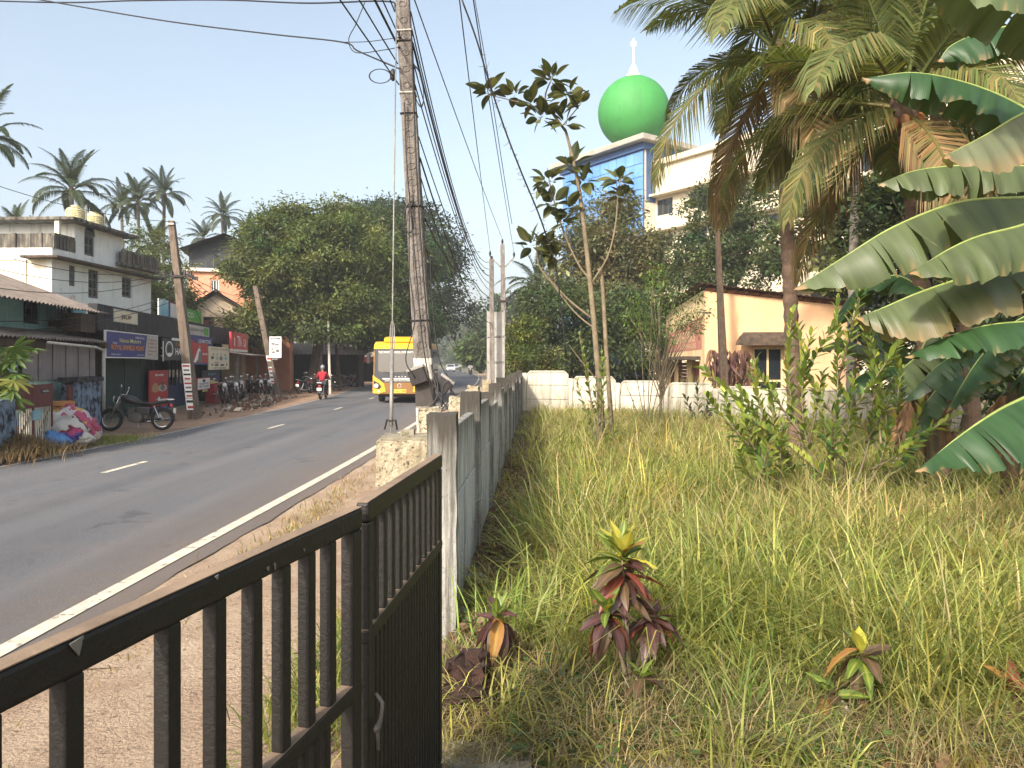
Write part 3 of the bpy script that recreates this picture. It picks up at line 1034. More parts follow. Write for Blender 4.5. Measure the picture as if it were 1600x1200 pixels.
def window(parent, x0, x1, z0, z1, y, fm, gm, mull=1, trans=1, fw=0.05, name='window'):
    """frame, mullions and panes set at depth y in the parent's own frame"""
    mb = MB()
    mb.box(x0, x0 + fw, y, y + .06, z0, z1).box(x1 - fw, x1, y, y + .06, z0, z1)
    mb.box(x0 + fw, x1 - fw, y, y + .06, z0, z0 + fw).box(x0 + fw, x1 - fw, y, y + .06, z1 - fw, z1)
    for k in range(1, mull + 1):
        x = x0 + (x1 - x0) * k / (mull + 1)
        mb.box(x - fw / 2.5, x + fw / 2.5, y + .005, y + .055, z0 + fw, z1 - fw)
    for k in range(1, trans + 1):
        z = z0 + (z1 - z0) * k / (trans + 1)
        mb.box(x0 + fw, x1 - fw, y + .008, y + .052, z - fw / 2.5, z + fw / 2.5)
    o = mb.build(name, fm, parent, local=True)
    for i in range(mull + 1):
        xa, xb = x0 + (x1 - x0) * i / (mull + 1), x0 + (x1 - x0) * (i + 1) / (mull + 1)
        MB().box(xa + fw * .4, xb - fw * .4, y + .028, y + .034, z0 + fw * .5, z1 - fw * .5).build('pane', gm, o, local=True)
    return o

def corrugated(name, a, b, c, d, pitch, amp, m, parent, local=True, thick=0.012, per=4):
    """sheet over the quad a-b (eave) d-c (ridge), waves run from eave to ridge"""
    a, b, c, d = map(Vector, (a, b, c, d))
    n = max(2, int((b - a).length / pitch)) * per
    nrm = (b - a).cross(d - a).normalized()
    V, Q = [], []
    for lay in (0, 1):
        for k in range(n + 1):
            t = k / n
            off = nrm * (amp * math.sin(2 * math.pi * k / per) - thick * lay)
            V += [tuple(a.lerp(b, t) + off), tuple(d.lerp(c, t) + off)]
    for lay in (0, 1):
        o = lay * 2 * (n + 1)
        for k in range(n):
            Q.append((o + 2 * k, o + 2 * k + 2, o + 2 * k + 3, o + 2 * k + 1))
    o = 2 * (n + 1)
    for k in range(n):
        Q.append((2 * k, 2 * k + 2, o + 2 * k + 2, o + 2 * k))
        Q.append((2 * k + 1, 2 * k + 3, o + 2 * k + 3, o + 2 * k + 1))
    me = bpy.data.meshes.new(name)
    me.from_pydata(V, [], Q)
    return link_mesh(name, me, m, parent, local)

# ---------------------------------------------------------------- row of shops
S = Fr(-12.0, 22.2, math.atan2(0.9885, -0.1503))
su, szz = S.u, S.z
uE = su(360)
shop = S.thing('shop_building', 'single-storey shop row under a black mould-stained concrete fascia', 'building')
def sp(name, m, *boxes, bevel=0.0):
    mb = MB()
    for b in boxes:
        mb.box(*b)
    return mb.build(name, m, shop, local=True, bevel=bevel)
sp('fascia', M['fascia'], (-0.6, uE, -0.05, 0.22, 2.86, 3.64), bevel=0.02)
sp('fascia_end', M['fascia_brown'], (-1.6, -0.62, 0.0, 0.5, 2.78, 3.30), bevel=0.02)
sp('roof_slab', M['fascia_brown'], (-1.2, uE, 0.225, 6.5, 2.95, 3.15))
sp('side_wall', M['fascia_brown'], (-0.02, 0.2, 0.5, 6.0, -0.05, 2.94))
sp('end_wall', M['fascia'], (uE - .25, uE, 0.4, 6.0, -0.05, 2.94))
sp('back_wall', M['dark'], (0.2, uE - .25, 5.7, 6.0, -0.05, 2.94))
sp('plinth', M['conc_old'], (0.21, uE - .26, 0.3, 5.6, -0.05, 0.13))
g0, g1_ = su(166, .5), su(232, .5)
for k in range(5):
    a, b = g0 + (g1_ - g0) * k / 5, g0 + (g1_ - g0) * (k + 1) / 5
    sp('shutter_sheet', M['shut_green'], (a + .004, b - .004, 0.5 + .012 * (k % 2), 0.55 + .012 * (k % 2), 0.131, 2.93))
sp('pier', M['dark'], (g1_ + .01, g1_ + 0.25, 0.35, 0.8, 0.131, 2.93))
b0, b1 = su(263, .5), su(297, .5)
dr = sp('door', M['door_blue'], (b0, b1, 0.5, 0.56, 0.131, 1.02))
mb = MB()
for k in range(7):
    x = b0 + (b1 - b0 - .06) * k / 6
    mb.box(x, x + .06, .5, .56, 1.021, 2.2)
mb.box(b0, b1, .505, .555, 2.201, 2.3)
mb.build('door_frame', M['door_blue'], dr, local=True)
MB().box(b0 + .06, b1 - .06, .528, .534, 1.02, 2.2).build('pane', M['glass'], dr, local=True)
sp('lintel_panel', M['s_black'], (su(236), su(275), 0.30, 0.36, 1.62 + .55, 2.84))
sp('pier', M['dark'], (b1 + .01, b1 + .4, 0.35, 0.8, 0.131, 2.93))
for x in (su(325, .3), su(345, .3)):
    sp('pier', M['dark'], (x, x + .2, 0.35, 0.7, 0.131, 2.93))
wp = S.thing('white_post', 'thin white post carrying the left end of the blue sign', 'post', su(162, -.25), -.25, 0)
MB().tube([(0, 0, -0.03), (0, 0, 2.35)], 0.05, 10).build('shaft', M['pole_white'], wp, local=True, smooth=True)
MB().box(-.14, .14, -.10, .14, 2.35, 2.5).build('cap', M['fascia_brown'], wp, local=True, bevel=.02)

# signs on the shops
sg, w, h = board(S, 'shop_sign', 'wide blue motor shop sign with yellow and orange lettering', 165.5, 246, 517, 557.5, M['s_blue'], -0.12, frame=M['t_white'])
text(sg, 'Ninco Motors', w * .22, h * .60, h * .17, w * .40, M['t_yellow'], bold=.01)
text(sg, 'ROYAL ENFIELD POINT', w * .08, h * .30, h * .20, w * .62, M['t_orange'], bold=.02)
text(sg, 'THE', w * .10, h * .52, h * .07, w * .08, M['t_white'])
text(sg, '9 9895 337 935', w * .52, h * .80, h * .08, w * .18, M['t_white'])
text(sg, 'SPARES & SERVICE', w * .08, h * .08, h * .05, w * .16, M['t_white'])
text(sg, 'CALL FOR SERVICE', w * .55, h * .08, h * .05, w * .14, M['t_white'])
poly(sg, [(w * .70, -.05), (w * 1.0, -.08), (w * 1.0, h * 1.0), (w * .76, h * 1.02)], M['s_grey'], -.02, 'pasted_sheet', .008)
for k, s in enumerate(('Periodic service', 'Breakdown Service', 'Maintenance', 'Spare Service', 'Sales')):
    text(sg, s, w * .775, h * (.76 - .165 * k), h * .10, w * (.19 if k < 4 else .09), M['t_red'], -.024)
sg, w, h = board(S, 'shop_sign', 'black pet shop sign with a white oval emblem and the word HAPPY', 254, 307, 528, 563, M['s_black'], -0.10)
disc(sg, w * .17, h * .52, w * .105, h * .36, M['t_white'], -.012, 'emblem')
disc(sg, w * .17, h * .52, w * .085, h * .30, M['print_grey'], -.016, 'emblem_ground')
disc(sg, w * .165, h * .50, w * .055, h * .22, M['t_black'], -.020, 'emblem_head')
disc(sg, w * .17, h * .28, w * .06, h * .07, M['t_white'], -.024, 'emblem_base')
text(sg, 'HAPPY PETS', w * .33, h * .28, h * .32, w * .62, M['t_white'], bold=.02)
text(sg, 'Come to', w * .34, h * .68, h * .16, w * .3, M['t_orange'])
rectp(sg, w * .22, w * .55, h * .93, h * 1.05, M['t_white'], -.03, 'strip_light')
rectp(sg, w * .55, w * .9, h * .93, h * 1.05, M['s_red'], -.03, 'strip_light')
MB().bar((0, -.02, -.03), (0, -.02, h * .85), .03).bar((-.25, -.02, h * .2), (0, -.02, h * .2), .02).bar((-.25, -.02, h * .55), (0, -.02, h * .55), .02).build('bracket', M['t_white'], sg, local=True)

sg, w, h = board(S, 'pet_food_poster', 'tall red pet food poster beside the blue door', 233.5, 262.5, 579, 644, M['s_red'], 0.30, cat='poster')
text(sg, 'drools', w * .26, h * .86, h * .06, w * .46, M['t_white'], bold=.02)
disc(sg, w * .30, h * .55, w * .20, h * .10, M['skin_tan'], name='print_dog')
disc(sg, w * .29, h * .63, w * .14, h * .06, M['skin_tan'], -.014, name='print_dog')
disc(sg, w * .68, h * .55, w * .24, h * .09, M['s_grey'], name='print_figure')
disc(sg, w * .68, h * .56, w * .12, h * .07, M['print_grey'], -.014, name='print_figure')
disc(sg, w * .68, h * .67, w * .09, h * .045, M['print_brown'], -.014, name='print_figure')
disc(sg, w * .52, h * .28, w * .16, h * .06, M['print_brown'], name='print_puppy')
disc(sg, w * .48, h * .29, w * .07, h * .05, M['t_white'], -.014, name='print_puppy')
rectp(sg, 0, w, 0, h * .085, M['s_blue'], name='footer')
text(sg, 'HAPPY PETS', w * .3, h * .03, h * .035, w * .55, M['t_white'], -.014)

sg, w, h = board(S, 'pet_food_sign', 'square red hanging pet food sign right of the leaning pole', 299.5, 325, 535, 570, M['s_red'], -0.35, cat='sign', thick=.08)
poly(sg, [(w * .10, h * .12), (w * .38, h * .75), (w * .45, h * .9), (w * .52, h * .6), (w * .42, h * .3), (w * .2, h * .1)], M['t_white'], name='print_figure')
poly(sg, [(w * .32, h * .1), (w * .42, h * .62), (w * .58, h * .64), (w * .60, h * .1)], M['print_grey'], -.016, name='print_figure')
disc(sg, w * .46, h * .8, w * .06, h * .08, M['skin_tan'], -.018, name='print_figure')
text(sg, 'drools', w * .64, h * .46, h * .12, w * .30, M['t_white'], bold=.02)
rectp(sg, 0, w, 0, h * .08, M['t_blue'], name='footer')
sg, w, h = board(S, 'product_board', 'cream product board printed with small black pictures', 327, 358, 541, 578, M['s_cream'], -0.40, cat='sign', thick=.06)
text(sg, 'PET FOOD & ACCESSORIES', w * .08, h * .87, h * .055, w * .84, M['t_maroon'], bold=.015)
text(sg, 'PET HOUSE SHOP', w * .22, h * .04, h * .06, w * .6, M['t_black'], bold=.015)
for (x, z, a, b, m_) in ((.14, .52, .07, .07, 't_black'), (.18, .66, .03, .05, 'print_grey'), (.36, .5, .07, .10, 's_grey'), (.36, .66, .05, .06, 's_grey'), (.56, .5, .08, .10, 'print_grey'), (.57, .68, .05, .07, 's_grey'),
                         (.82, .5, .08, .09, 's_teal'), (.78, .66, .03, .06, 'print_grey'), (.13, .22, .05, .04, 'print_grey'), (.34, .2, .10, .04, 't_black'), (.34, .3, .12, .025, 'print_grey'), (.62, .2, .11, .045, 't_black'), (.86, .22, .03, .09, 'print_grey')):
    disc(sg, w * x, h * z, w * a, h * b, M[m_], name='print_product', n=8)
sg, w, h = board(S, 'red_sign', 'red hanging board with white columns of lettering near the tree', 361.5, 387, 518, 545, M['s_red2'], -0.55, thick=.10)
rectp(sg, 0, w, -.12, -.0, M['s_white'], name='lower_strip', y=0.0, t=.05)
for k in range(3):
    text(sg, ('I', 'TN', 'CA')[k], w * (.12, .32, .70)[k], h * .18, h * (.5, .62, .5)[k], w * (.04, .24, .16)[k], M['t_white'])
sg, w, h = board(S, 'roof_sign', 'small white sign with black letters standing on the shop fascia', 178, 214.5, 483.5, 501, M['s_cream'], -0.06, frame=M['s_grey'])
text(sg, 'JSUP', w * .30, h * .30, h * .5, w * .45, M['print_brown'], bold=.03)
sg, w, h = board(S, 'roof_hoarding', 'white rooftop hoarding with a pale blue picture above the shop fascia', 248, 291, 466, 492, M['s_white'], 0.6)
poly(sg, [(w * .05, h * .02), (w * .05, h * .55), (w * .18, h * 1.12), (w * .32, h * .6), (w * .32, h * .02)], M['s_teal'], name='print_building')
rectp(sg, w * .32, w * .38, h * .02, h * 1.0, M['s_blue'], name='print_edge')
rectp(sg, w * .38, w * 1.0, h * .9, h * 1.02, M['t_maroon'], name='print_band')
text(sg, 'RESIDENCY', w * .1, -h * .08, h * .10, w * .5, M['t_blue'])
MB().bar((w * .2, .1, -1.0), (w * .2, .1, 0), .06).bar((w * .8, .1, -1.0), (w * .8, .1, 0), .06).build('legs', M['galv'], sg, local=True)
sg, w, h = board(S, 'green_hoarding', 'green rooftop hoarding beside the cream gable house', 289, 315, 481, 505, M['s_green'], 0.9)
text(sg, 'CO', w * .12, h * .45, h * .35, w * .35, M['t_white'])
text(sg, 'AGRO CLINIC', w * .12, h * .18, h * .10, w * .6, M['t_yellow'])
MB().bar((w * .2, .1, -.9), (w * .2, .1, 0), .06).bar((w * .8, .1, -.9), (w * .8, .1, 0), .06).build('legs', M['galv'], sg, local=True)
sg, w, h = board(S, 'pale_banner', 'pale grey banner fixed on the fascia right of the leaning pole', 293, 327, 506, 522, M['s_grey'], -0.09)
text(sg, 'CHILDREN CARE', w * .1, h * .4, h * .3, w * .6, M['print_grey'])
rectp(sg, w * .72, w * .95, h * .1, h * .9, M['s_green'], name='print_leaf')
sg, w, h = board(S, 'blue_banner', 'narrow blue banner under the pale grey banner', 296, 332, 523, 540, M['s_blue'], -0.09)
text(sg, 'LEE MOTORS', w * .35, h * .35, h * .35, w * .55, M['t_white'], bold=.01)
sg, w, h = board(S, 'white_notice', 'small white notice board with a red border beside the leaning pole', 308.5, 328, 592, 609, M['t_white'], -0.2, frame=M['s_red'])
for k in range(2):
    text(sg, ('THE HAPPY PET', 'PET SHOP')[k], w * .12, h * (.42, .16)[k], h * .18, w * .76, M['t_blue'], bold=.02)
disc(sg, w * .5, h * .78, w * .12, h * .14, M['t_black'], name='print_dog')
sg, w, h = board(S, 'red_box_sign', 'red pet food box standing on the ground under the cream board', 333, 355, 600, 641, M['s_red2'], 0.0, thick=.35, cat='sign')
text(sg, 'drools', w * .25, h * .86, h * .06, w * .5, M['t_white'])
disc(sg, w * .32, h * .48, w * .18, h * .09, M['skin_tan'], name='print_dog')
disc(sg, w * .68, h * .48, w * .18, h * .09, M['print_grey'], name='print_figure')
rectp(sg, 0, w, h * .60, h * .63, M['t_white'], name='print_band')
sg, w, h = board(S, 'blue_poster', 'blue and yellow poster behind the small white notice', 316, 343, 579, 600, M['door_blue'], 0.25, cat='poster')
poly(sg, [(0, -h * .6), (w * .8, -h * .6), (w * .95, 0), (w * .5, h * .25), (0, 0)], M['t_yellow'], -.008, name='print_field')
text(sg, 'FISH', w * .3, h * .6, h * .2, w * .4, M['s_teal'])

# open-front garage beyond the fascia
gr = S.thing('open_garage', 'dark open-front garage behind the row of parked motorcycles', 'building')
ga, gb = uE + .1, su(428, .5)
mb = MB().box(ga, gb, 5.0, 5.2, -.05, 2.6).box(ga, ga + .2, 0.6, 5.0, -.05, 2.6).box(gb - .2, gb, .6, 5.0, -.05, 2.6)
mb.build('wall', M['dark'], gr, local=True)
for k in range(6):
    a, b = ga - .2 + (gb - ga + .4) * k / 6, ga - .2 + (gb - ga + .4) * (k + 1) / 6
    corrugated('roof_sheet', (a, -.6, 2.35), (b - .02, -.6, 2.35), (b - .02, 5.3, 3.1), (a, 5.3, 3.1), .22, .02, M['asb'], gr)
for x in np.linspace(ga + .3, gb - .3, 4):
    MB().box(x - .06, x + .06, -.3, -.18, -.05, 2.36).build('post', M['galv'], gr, local=True)
MB().box(ga + .5, ga + 3.2, 2.5, 3.4, -.05, 0.95).build('counter', M['grey_frame'], gr, local=True, bevel=.02)

# ---------------------------------------------------------------- teal house with asbestos roof at the left edge
hs_ = S.thing('teal_house', 'old teal house with a grey asbestos roof at the left edge', 'house')
uL = su(-90)
def hp(name, m, *boxes, bevel=0.0):
    mb = MB()
    for b in boxes:
        mb.box(*b)
    return mb.build(name, m, hs_, local=True, bevel=bevel)
YW = 1.0
wins = []
for (pa, pb, ta, tb) in ((36.5, 62.5, 467, 506), (87.5, 114.5, 476, 514)):
    wins.append((su(pa, YW), su(pb, YW), szz((pa + pb) / 2, tb, YW), szz((pa + pb) / 2, ta, YW)))
mb = MB()
holed_wall(mb, uL, su(134, YW), 2.2, 3.66, YW, YW + .2, wins)
mb.box(su(134, YW) - .2, su(134, YW), YW + .2, 7.5, 0, 3.4)
mb.build('upper_wall', M['teal'], hs_, local=True)
for wv in wins:
    window(hs_, wv[0], wv[1], wv[2], wv[3], YW + .06, M['s_black'], M['glass'], 2, 2, .05)
    mb = MB()
    for k in range(6):
        x = wv[0] + (wv[1] - wv[0]) * (k + .5) / 6
        mb.tube([(x, YW + .04, wv[2]), (x, YW + .04, wv[3])], .01, 5)
    mb.build('grille', M['s_black'], hs_, local=True)
# main roof: eave towards the road, ridge well behind
eu0, eu1 = uL, su(172, -.1)
ru0, ru1 = uL - .3, eu1 - .6
ns = 8
for k in range(ns):
    t0, t1 = k / ns, (k + 1) / ns - .004
    a = (eu0 + (eu1 - eu0) * t0, -.1, 3.38 + .0)
    b = (eu0 + (eu1 - eu0) * t1, -.1, 3.38)
    c_ = (ru0 + (ru1 - ru0) * t1, 4.0, 4.98)
    d_ = (ru0 + (ru1 - ru0) * t0, 4.0, 4.98)
    corrugated('roof_sheet', a, b, c_, d_, .18, .028, M['asb'], hs_)
    a2 = (d_[0], 8.0, 3.38)
    b2 = (c_[0], 8.0, 3.38)
    corrugated('roof_sheet', d_, c_, b2, a2, .18, .028, M['asb'], hs_)
MB().tube([(ru0, 4.0, 5.0), (ru1 + .05, 4.0, 5.0)], .09, 8).build('ridge', M['asb'], hs_, local=True)
# lean-to over the lower storey
for k in range(7):
    a0, a1 = uL + (su(166, -.2) - uL) * k / 7, uL + (su(166, -.2) - uL) * (k + 1) / 7 - .01
    corrugated('lean_to_sheet', (a0, -.25, 2.52), (a1, -.25, 2.52), (a1, 1.02, 2.80), (a0, 1.02, 2.80), .16, .03, M['asb'], hs_)
MB().tube([(su(75, -.35), -.35, 2.42), (su(150, -.35), -.35, 2.36), (su(160, -.35), -.35, 2.30)], .035, 8).build('gutter_pipe', M['pole_white'], hs_, local=True, smooth=True)
hp('fascia_board', M['fascia_brown'], (uL, su(70, -.1), -.12, -.06, 2.28, 2.48))
# lower storey: grey upright sheets over a mint wall
ga0, ga1 = su(36, .1), su(149, .1)
nsh = 11
for k in range(nsh):
    a, b = ga0 + (ga1 - ga0) * k / nsh, ga0 + (ga1 - ga0) * (k + 1) / nsh
    hp('wall_sheet', M['sheet_grey'], (a + .012, b - .012, .10 + .02 * (k % 2), .13 + .02 * (k % 2), 1.50, 2.44))
hp('mint_wall', M['mint'], (ga0 - .1, ga1 + .1, .16, .34, -.05, 1.62))
hp('mint_wall', M['mint'], (uL, ga0 - .12, .16, .34, -.05, 2.5))
for k in range(5):
    x = ga0 - .35 - k * .42
    hp('wall_batten', M['t_white'], (x, x + .06, .12, .155, 0.2, 2.45))
hp('inner_wall', M['dark'], (ga0 - .1, ga1 + .6, .6, .7, -.05, 2.6))

# compound front: maroon gate, blue-black wall block, flower tub
cg = S.thing('compound_gate', 'maroon sheet gate with slim bars below it in front of the teal house', 'gate', su(19, -.9), -.9, 0)
wg = su(82, -.9) - su(19, -.9)
for k in range(2):
    a, b = wg * k / 2, wg * (k + 1) / 2
    MB().box(a + .01, b - .01, 0, .03, 0.98, 1.47).build('sheet', M['maroon'], cg, local=True)
    mb = MB()
    mb.bar((a + .01, .015, .12), (a + .01, .015, 1.48), .045).bar((b - .01, .015, .12), (b - .01, .015, 1.48), .045).bar((a, .015, .15), (b, .015, .15), .04).bar((a + .02, .035, .2), (b - .02, .035, .95), .03)
    mb.build('frame', M['maroon'], cg, local=True)
    for j in range(9):
        x = a + (b - a) * (j + .7) / 9.5
        MB().tube([(x, .015, .16), (x, .015, .98)], .012, 5).build('bar', M['wall_white'], cg, local=True)
rectp(cg, wg * .70, wg * .90, 1.27, 1.36, M['t_black'], -.012, 'name_plate')
text(cg, 'MANZIL', wg * .72, 1.30, .04, wg * .16, M['t_white'], -.016)
rectp(cg, wg * .46, wg * .68, .72, .93, M['s_teal'], -.014, 'notice')
for k in range(3):
    text(cg, ('GATE NO', 'PARKING', 'PLEASE')[k], wg * .49, .87 - .06 * k, .035, wg * .16, M['s_white'], -.02)
vb = S.thing('stained_wall_block', 'blue-black stained wall block between the maroon gate and the shop', 'wall', su(119, -.5), -.5, 0)
ww = su(158, -.5) - su(119, -.5)
rough_block('body', 0, ww, 0, .35, -.05, 1.45, M['bluewall'], vb, .02, .1, 4, 2, local=True)
rough_block('cap', -.05, ww + .05, -.05, .4, 1.44, 1.56, M['fascia'], vb, .02, .1, 5, 6, local=True)
MB().box(-.30, -.06, .05, .12, .0, 1.38).build('gate_leaf', M['maroon'], vb, local=True)
lb = S.thing('stained_wall_block', 'dark stained gate pier under the papaya leaves', 'wall', su(-35, -.9), -.9, 0)
rough_block('body', 0, su(15, -.9) - su(-35, -.9), -.1, .3, -.05, 1.22, M['bluewall'], lb, .02, .1, 4, 9, local=True)
tb = thing('flower_tub', 'orange clay tub standing by the maroon gate', 'pot', tuple(S.w(su(95, -.6), -.6, 0.12)))
MB().lathe([(.18, -.15), (.2, 0.25), (.24, .3), (.26, .78), (.30, .8), (.30, .90), (.25, .90), (.23, .84)], (0, 0, 0), 18).build('tub', mat('terracotta', '#c08a55', '#a87344', 4, .85, .2, 30), tb, local=True, smooth=False)
MB().lathe([(.26, 0.0), (.30, .14), (.26, .28)], (0, 0, -.13), 16).build('stand', M['conc_old'], tb, local=True)
# ---------------------------------------------------------------- white two-storey house behind the shops
Hf = Fr(-19.5, 32.0, R(87.3))
wh = Hf.thing('white_house', 'white two-storey house with roof terrace and stair head behind the teal house', 'house')
def wp_(name, m, *boxes, bevel=0.0):
    mb = MB()
    for b in boxes:
        mb.box(*b)
    return mb.build(name, m, wh, local=True, bevel=bevel)
uW = Hf.u(236)
wl = []
for (pa, pb, ta, tb) in ((108, 117.5, 415, 447), (138, 154, 422, 466), (190.5, 205.5, 433, 465)):
    wl.append((Hf.u(pa), Hf.u(pb), Hf.z((pa + pb) / 2, tb), Hf.z((pa + pb) / 2, ta)))
mb = MB()
holed_wall(mb, 0, uW, 0, 6.3, 0, .25, wl)
mb.build('front_wall', M['white_wall'], wh, local=True)
wp_('side_wall', M['cream'], (0.002, .25, .252, 10, 0, 6.3))  # cream instead of white: the sunlit side is painted in
wp_('side_wall', M['cream'], (uW - .25, uW, .252, 10, 0, 6.3))
wp_('pilaster', M['cream'], (-.05, .0, 1.1, 1.45, 0, 6.3))
for wv in wl:
    o = window(wh, wv[0], wv[1], wv[2], wv[3], .05, M['grey_frame'], M['glass'], 1, 2, .11, 'shuttered_window')
wp_('inside', M['dark'], (.26, uW - .26, 1.2, 1.3, 0, 6.3))
wp_('terrace_slab', M['white_wall'], (-.05, uW, -.05, 10.05, 6.3, 6.8))
wp_('ledge', M['fascia_brown'], (-.55, uW + .2, -.6, -.055, 6.32, 6.42), bevel=.02)
wp_('ledge', M['fascia_brown'], (-.56, -.06, -.05, 1.0, 6.32, 6.42))
sh0, sh1 = Hf.u(116), Hf.u(191)
aw = (Hf.u(131), Hf.u(147), Hf.z(139, 400), Hf.z(139, 368))
mb = MB()
holed_wall(mb, sh0, sh1, 6.8, 8.1, -.02, .2, [aw])
mb.box(sh0, sh0 + .2, .2, 4.0, 6.8, 8.1).box(sh1 - .2, sh1, .2, 4.0, 6.8, 8.1).box(sh0, sh1, 4.0, 4.2, 6.8, 8.1)
mb.build('stair_head', M['white_wall'], wh, local=True)
window(wh, aw[0], aw[1], aw[2], aw[3], .03, M['grey_frame'], M['glass'], 1, 1, .1, 'arched_window')
wc = (aw[0] + aw[1]) / 2
wr = (aw[1] - aw[0]) / 2
pts = [(wc + wr * math.cos(a), -.05, aw[3] + wr * 1.25 * math.sin(a)) for a in np.linspace(0, math.pi, 14)]
MB().prism(pts, (0, 0, 0), (0, .026, 0)).build('arch_light', M['grey_frame'], wh, local=True)
pts = [(wc + wr * .78 * math.cos(a), -.056, aw[3] + .03 + wr * .95 * math.sin(a)) for a in np.linspace(0, math.pi, 14)]
MB().prism(pts, (0, 0, 0), (0, .005, 0)).build('pane', M['glass'], wh, local=True)
wp_('stair_roof', M['parapet_old'], (sh0 - 1.0, sh1 + .5, -.6, 4.6, 8.1, 8.24), bevel=.02)
wp_('stair_column', M['cream'], (sh0 - .9, sh0 - .75, .1, .3, 6.8, 8.1))
def balustrade(u0, u1, y0, y1, z0=6.8, z1=7.45):
    a, b = Vector((u0, y0, 0)), Vector((u1, y1, 0))
    L = (b - a).length
    MB().bar(a + Vector((0, 0, z1 - .06)), b + Vector((0, 0, z1 - .06)), .16, .12).build('rail', M['parapet_old'], wh, local=True)
    n = int(L / .22)
    for k in range(n + 1):
        p = a.lerp(b, k / n)
        big = k % 7 == 0
        w_ = .11 if big else .065
        MB().box(p.x - w_, p.x + w_, p.y - w_, p.y + w_, z0, z1 - .12).build('baluster', M['parapet_old'], wh, local=True)
balustrade(0.05, sh0 - .1, -.02, -.02)
balustrade(sh1 - .5, uW - .1, -.3, -.3)
wp_('balcony_slab', M['parapet_old'], (sh1 - .7, uW, -.45, -.06, 6.66, 6.795))
wp_('parapet', M['parapet_old'], (0.0, .14, .1, 10, 6.8, 7.42))
for k in range(9):
    wp_('parapet_pier', M['parapet_old'], (-.04, .0, .4 + k * 1.15, .6 + k * 1.15, 6.8, 7.44))
wp_('drain_pipe', M['pole_white'], (Hf.u(111) - .05, Hf.u(111) + .05, -.15, -.05, 3.9, 4.9))
def water_tank(label, u, y, z, s=1.0):
    p = Hf.w(u, y, z)
    t = thing('water_tank', label, 'water tank', tuple(p), 0, 'roof water tanks')
    pr = []
    for k in range(9):
        zz = .1 * k * s
        pr += [(.47 * s, zz), (.50 * s, zz + .03 * s), (.50 * s, zz + .06 * s), (.47 * s, zz + .09 * s)]
    pr += [(.40 * s, .98 * s), (.24 * s, 1.06 * s)]
    MB().lathe(pr, (0, 0, 0), 22).build('drum', M['tank'], t, local=True)
    MB().lathe([(.24 * s, 1.05 * s), (.25 * s, 1.10 * s), (.20 * s, 1.15 * s)], (0, 0, 0), 18).build('lid', M['tank'], t, local=True)
    MB().tube([(.5 * s, 0, .2), (.62 * s, 0, .2), (.62 * s, 0, 1.2 * s)], .03, 6).build('pipe', M['galv'], t, local=True)
water_tank('left of two cream ribbed water tanks on the white house roof', Hf.u(118, .8), .8, 8.24, .82)
water_tank('right of two cream ribbed water tanks on the white house roof', Hf.u(147, .9), .9, 8.24, .84)

# ---------------------------------------------------------------- salmon house with dark roof, cream gable house, roadside shed
B = Fr(P(293, 0, 50).x, 50.0, R(14))
sal = B.thing('salmon_house', 'salmon-coloured house with a dark sheet roof on its terrace', 'house')
w_ = 6.5
zt = B.z(300, 424)
sw = [(B.u(329), B.u(342), B.z(335, 456), B.z(335, 437)), (B.u(299), B.u(310), B.z(304, 438), B.z(304, 432))]
mb = MB()
holed_wall(mb, 0, w_, 0, zt, 0, .25, sw)
mb.box(0, .25, .25, 7, 0, zt).box(w_ - .25, w_, .25, 7, 0, zt)
mb.build('wall', M['salmon'], sal, local=True)
MB().box(-.2, w_ + .2, -.25, 7.2, zt, zt + .22).build('terrace_slab', M['cream'], sal, local=True)
window(sal, *sw[0], .06, M['s_white'], M['glass'], 2, 0, .07)
window(sal, *sw[1], .06, M['grey_frame'], M['glass'], 2, 0, .06)
MB().box(.3, w_ - .3, 1.0, 1.1, 0, zt).build('inside', M['dark'], sal, local=True)
ap = (B.u(352), EYE + 194 / F * 52)
le = (-.45, EYE + 172 / F * 51)
ri = (2 * ap[0] + .45, le[1])
for k in range(4):
    y0, y1 = -.6 + 1.9 * k, -.6 + 1.9 * (k + 1) - .02
    for (e_, nm) in ((le, 'l'), (ri, 'r')):
        corrugated('roof_sheet', (e_[0], y0, e_[1]), (e_[0], y1, e_[1]), (ap[0], y1, ap[1]), (ap[0], y0, ap[1]), .25, .02, M['roof_dark'], sal)
nb = 9
for k in range(nb):
    x0, x1 = .05 + (2 * ap[0] - .1) * k / nb, .05 + (2 * ap[0] - .1) * (k + 1) / nb - .012
    def rz(x): return (le[1] + (ap[1] - le[1]) * (x - le[0]) / (ap[0] - le[0])) if x < ap[0] else (ri[1] + (ap[1] - ri[1]) * (ri[0] - x) / (ri[0] - ap[0]))
    MB().prism([(x0, .2 + .02 * (k % 2), zt + .22), (x1, .2 + .02 * (k % 2), zt + .22), (x1, .2 + .02 * (k % 2), rz(x1) - .05), (x0, .2 + .02 * (k % 2), rz(x0) - .05)], (0, 0, 0), (0, .03, 0)).build('gable_shadow_sheet', M['roof_dark'], sal, local=True)  # dark sheets fill the open gable, standing for its inner shadow and netting

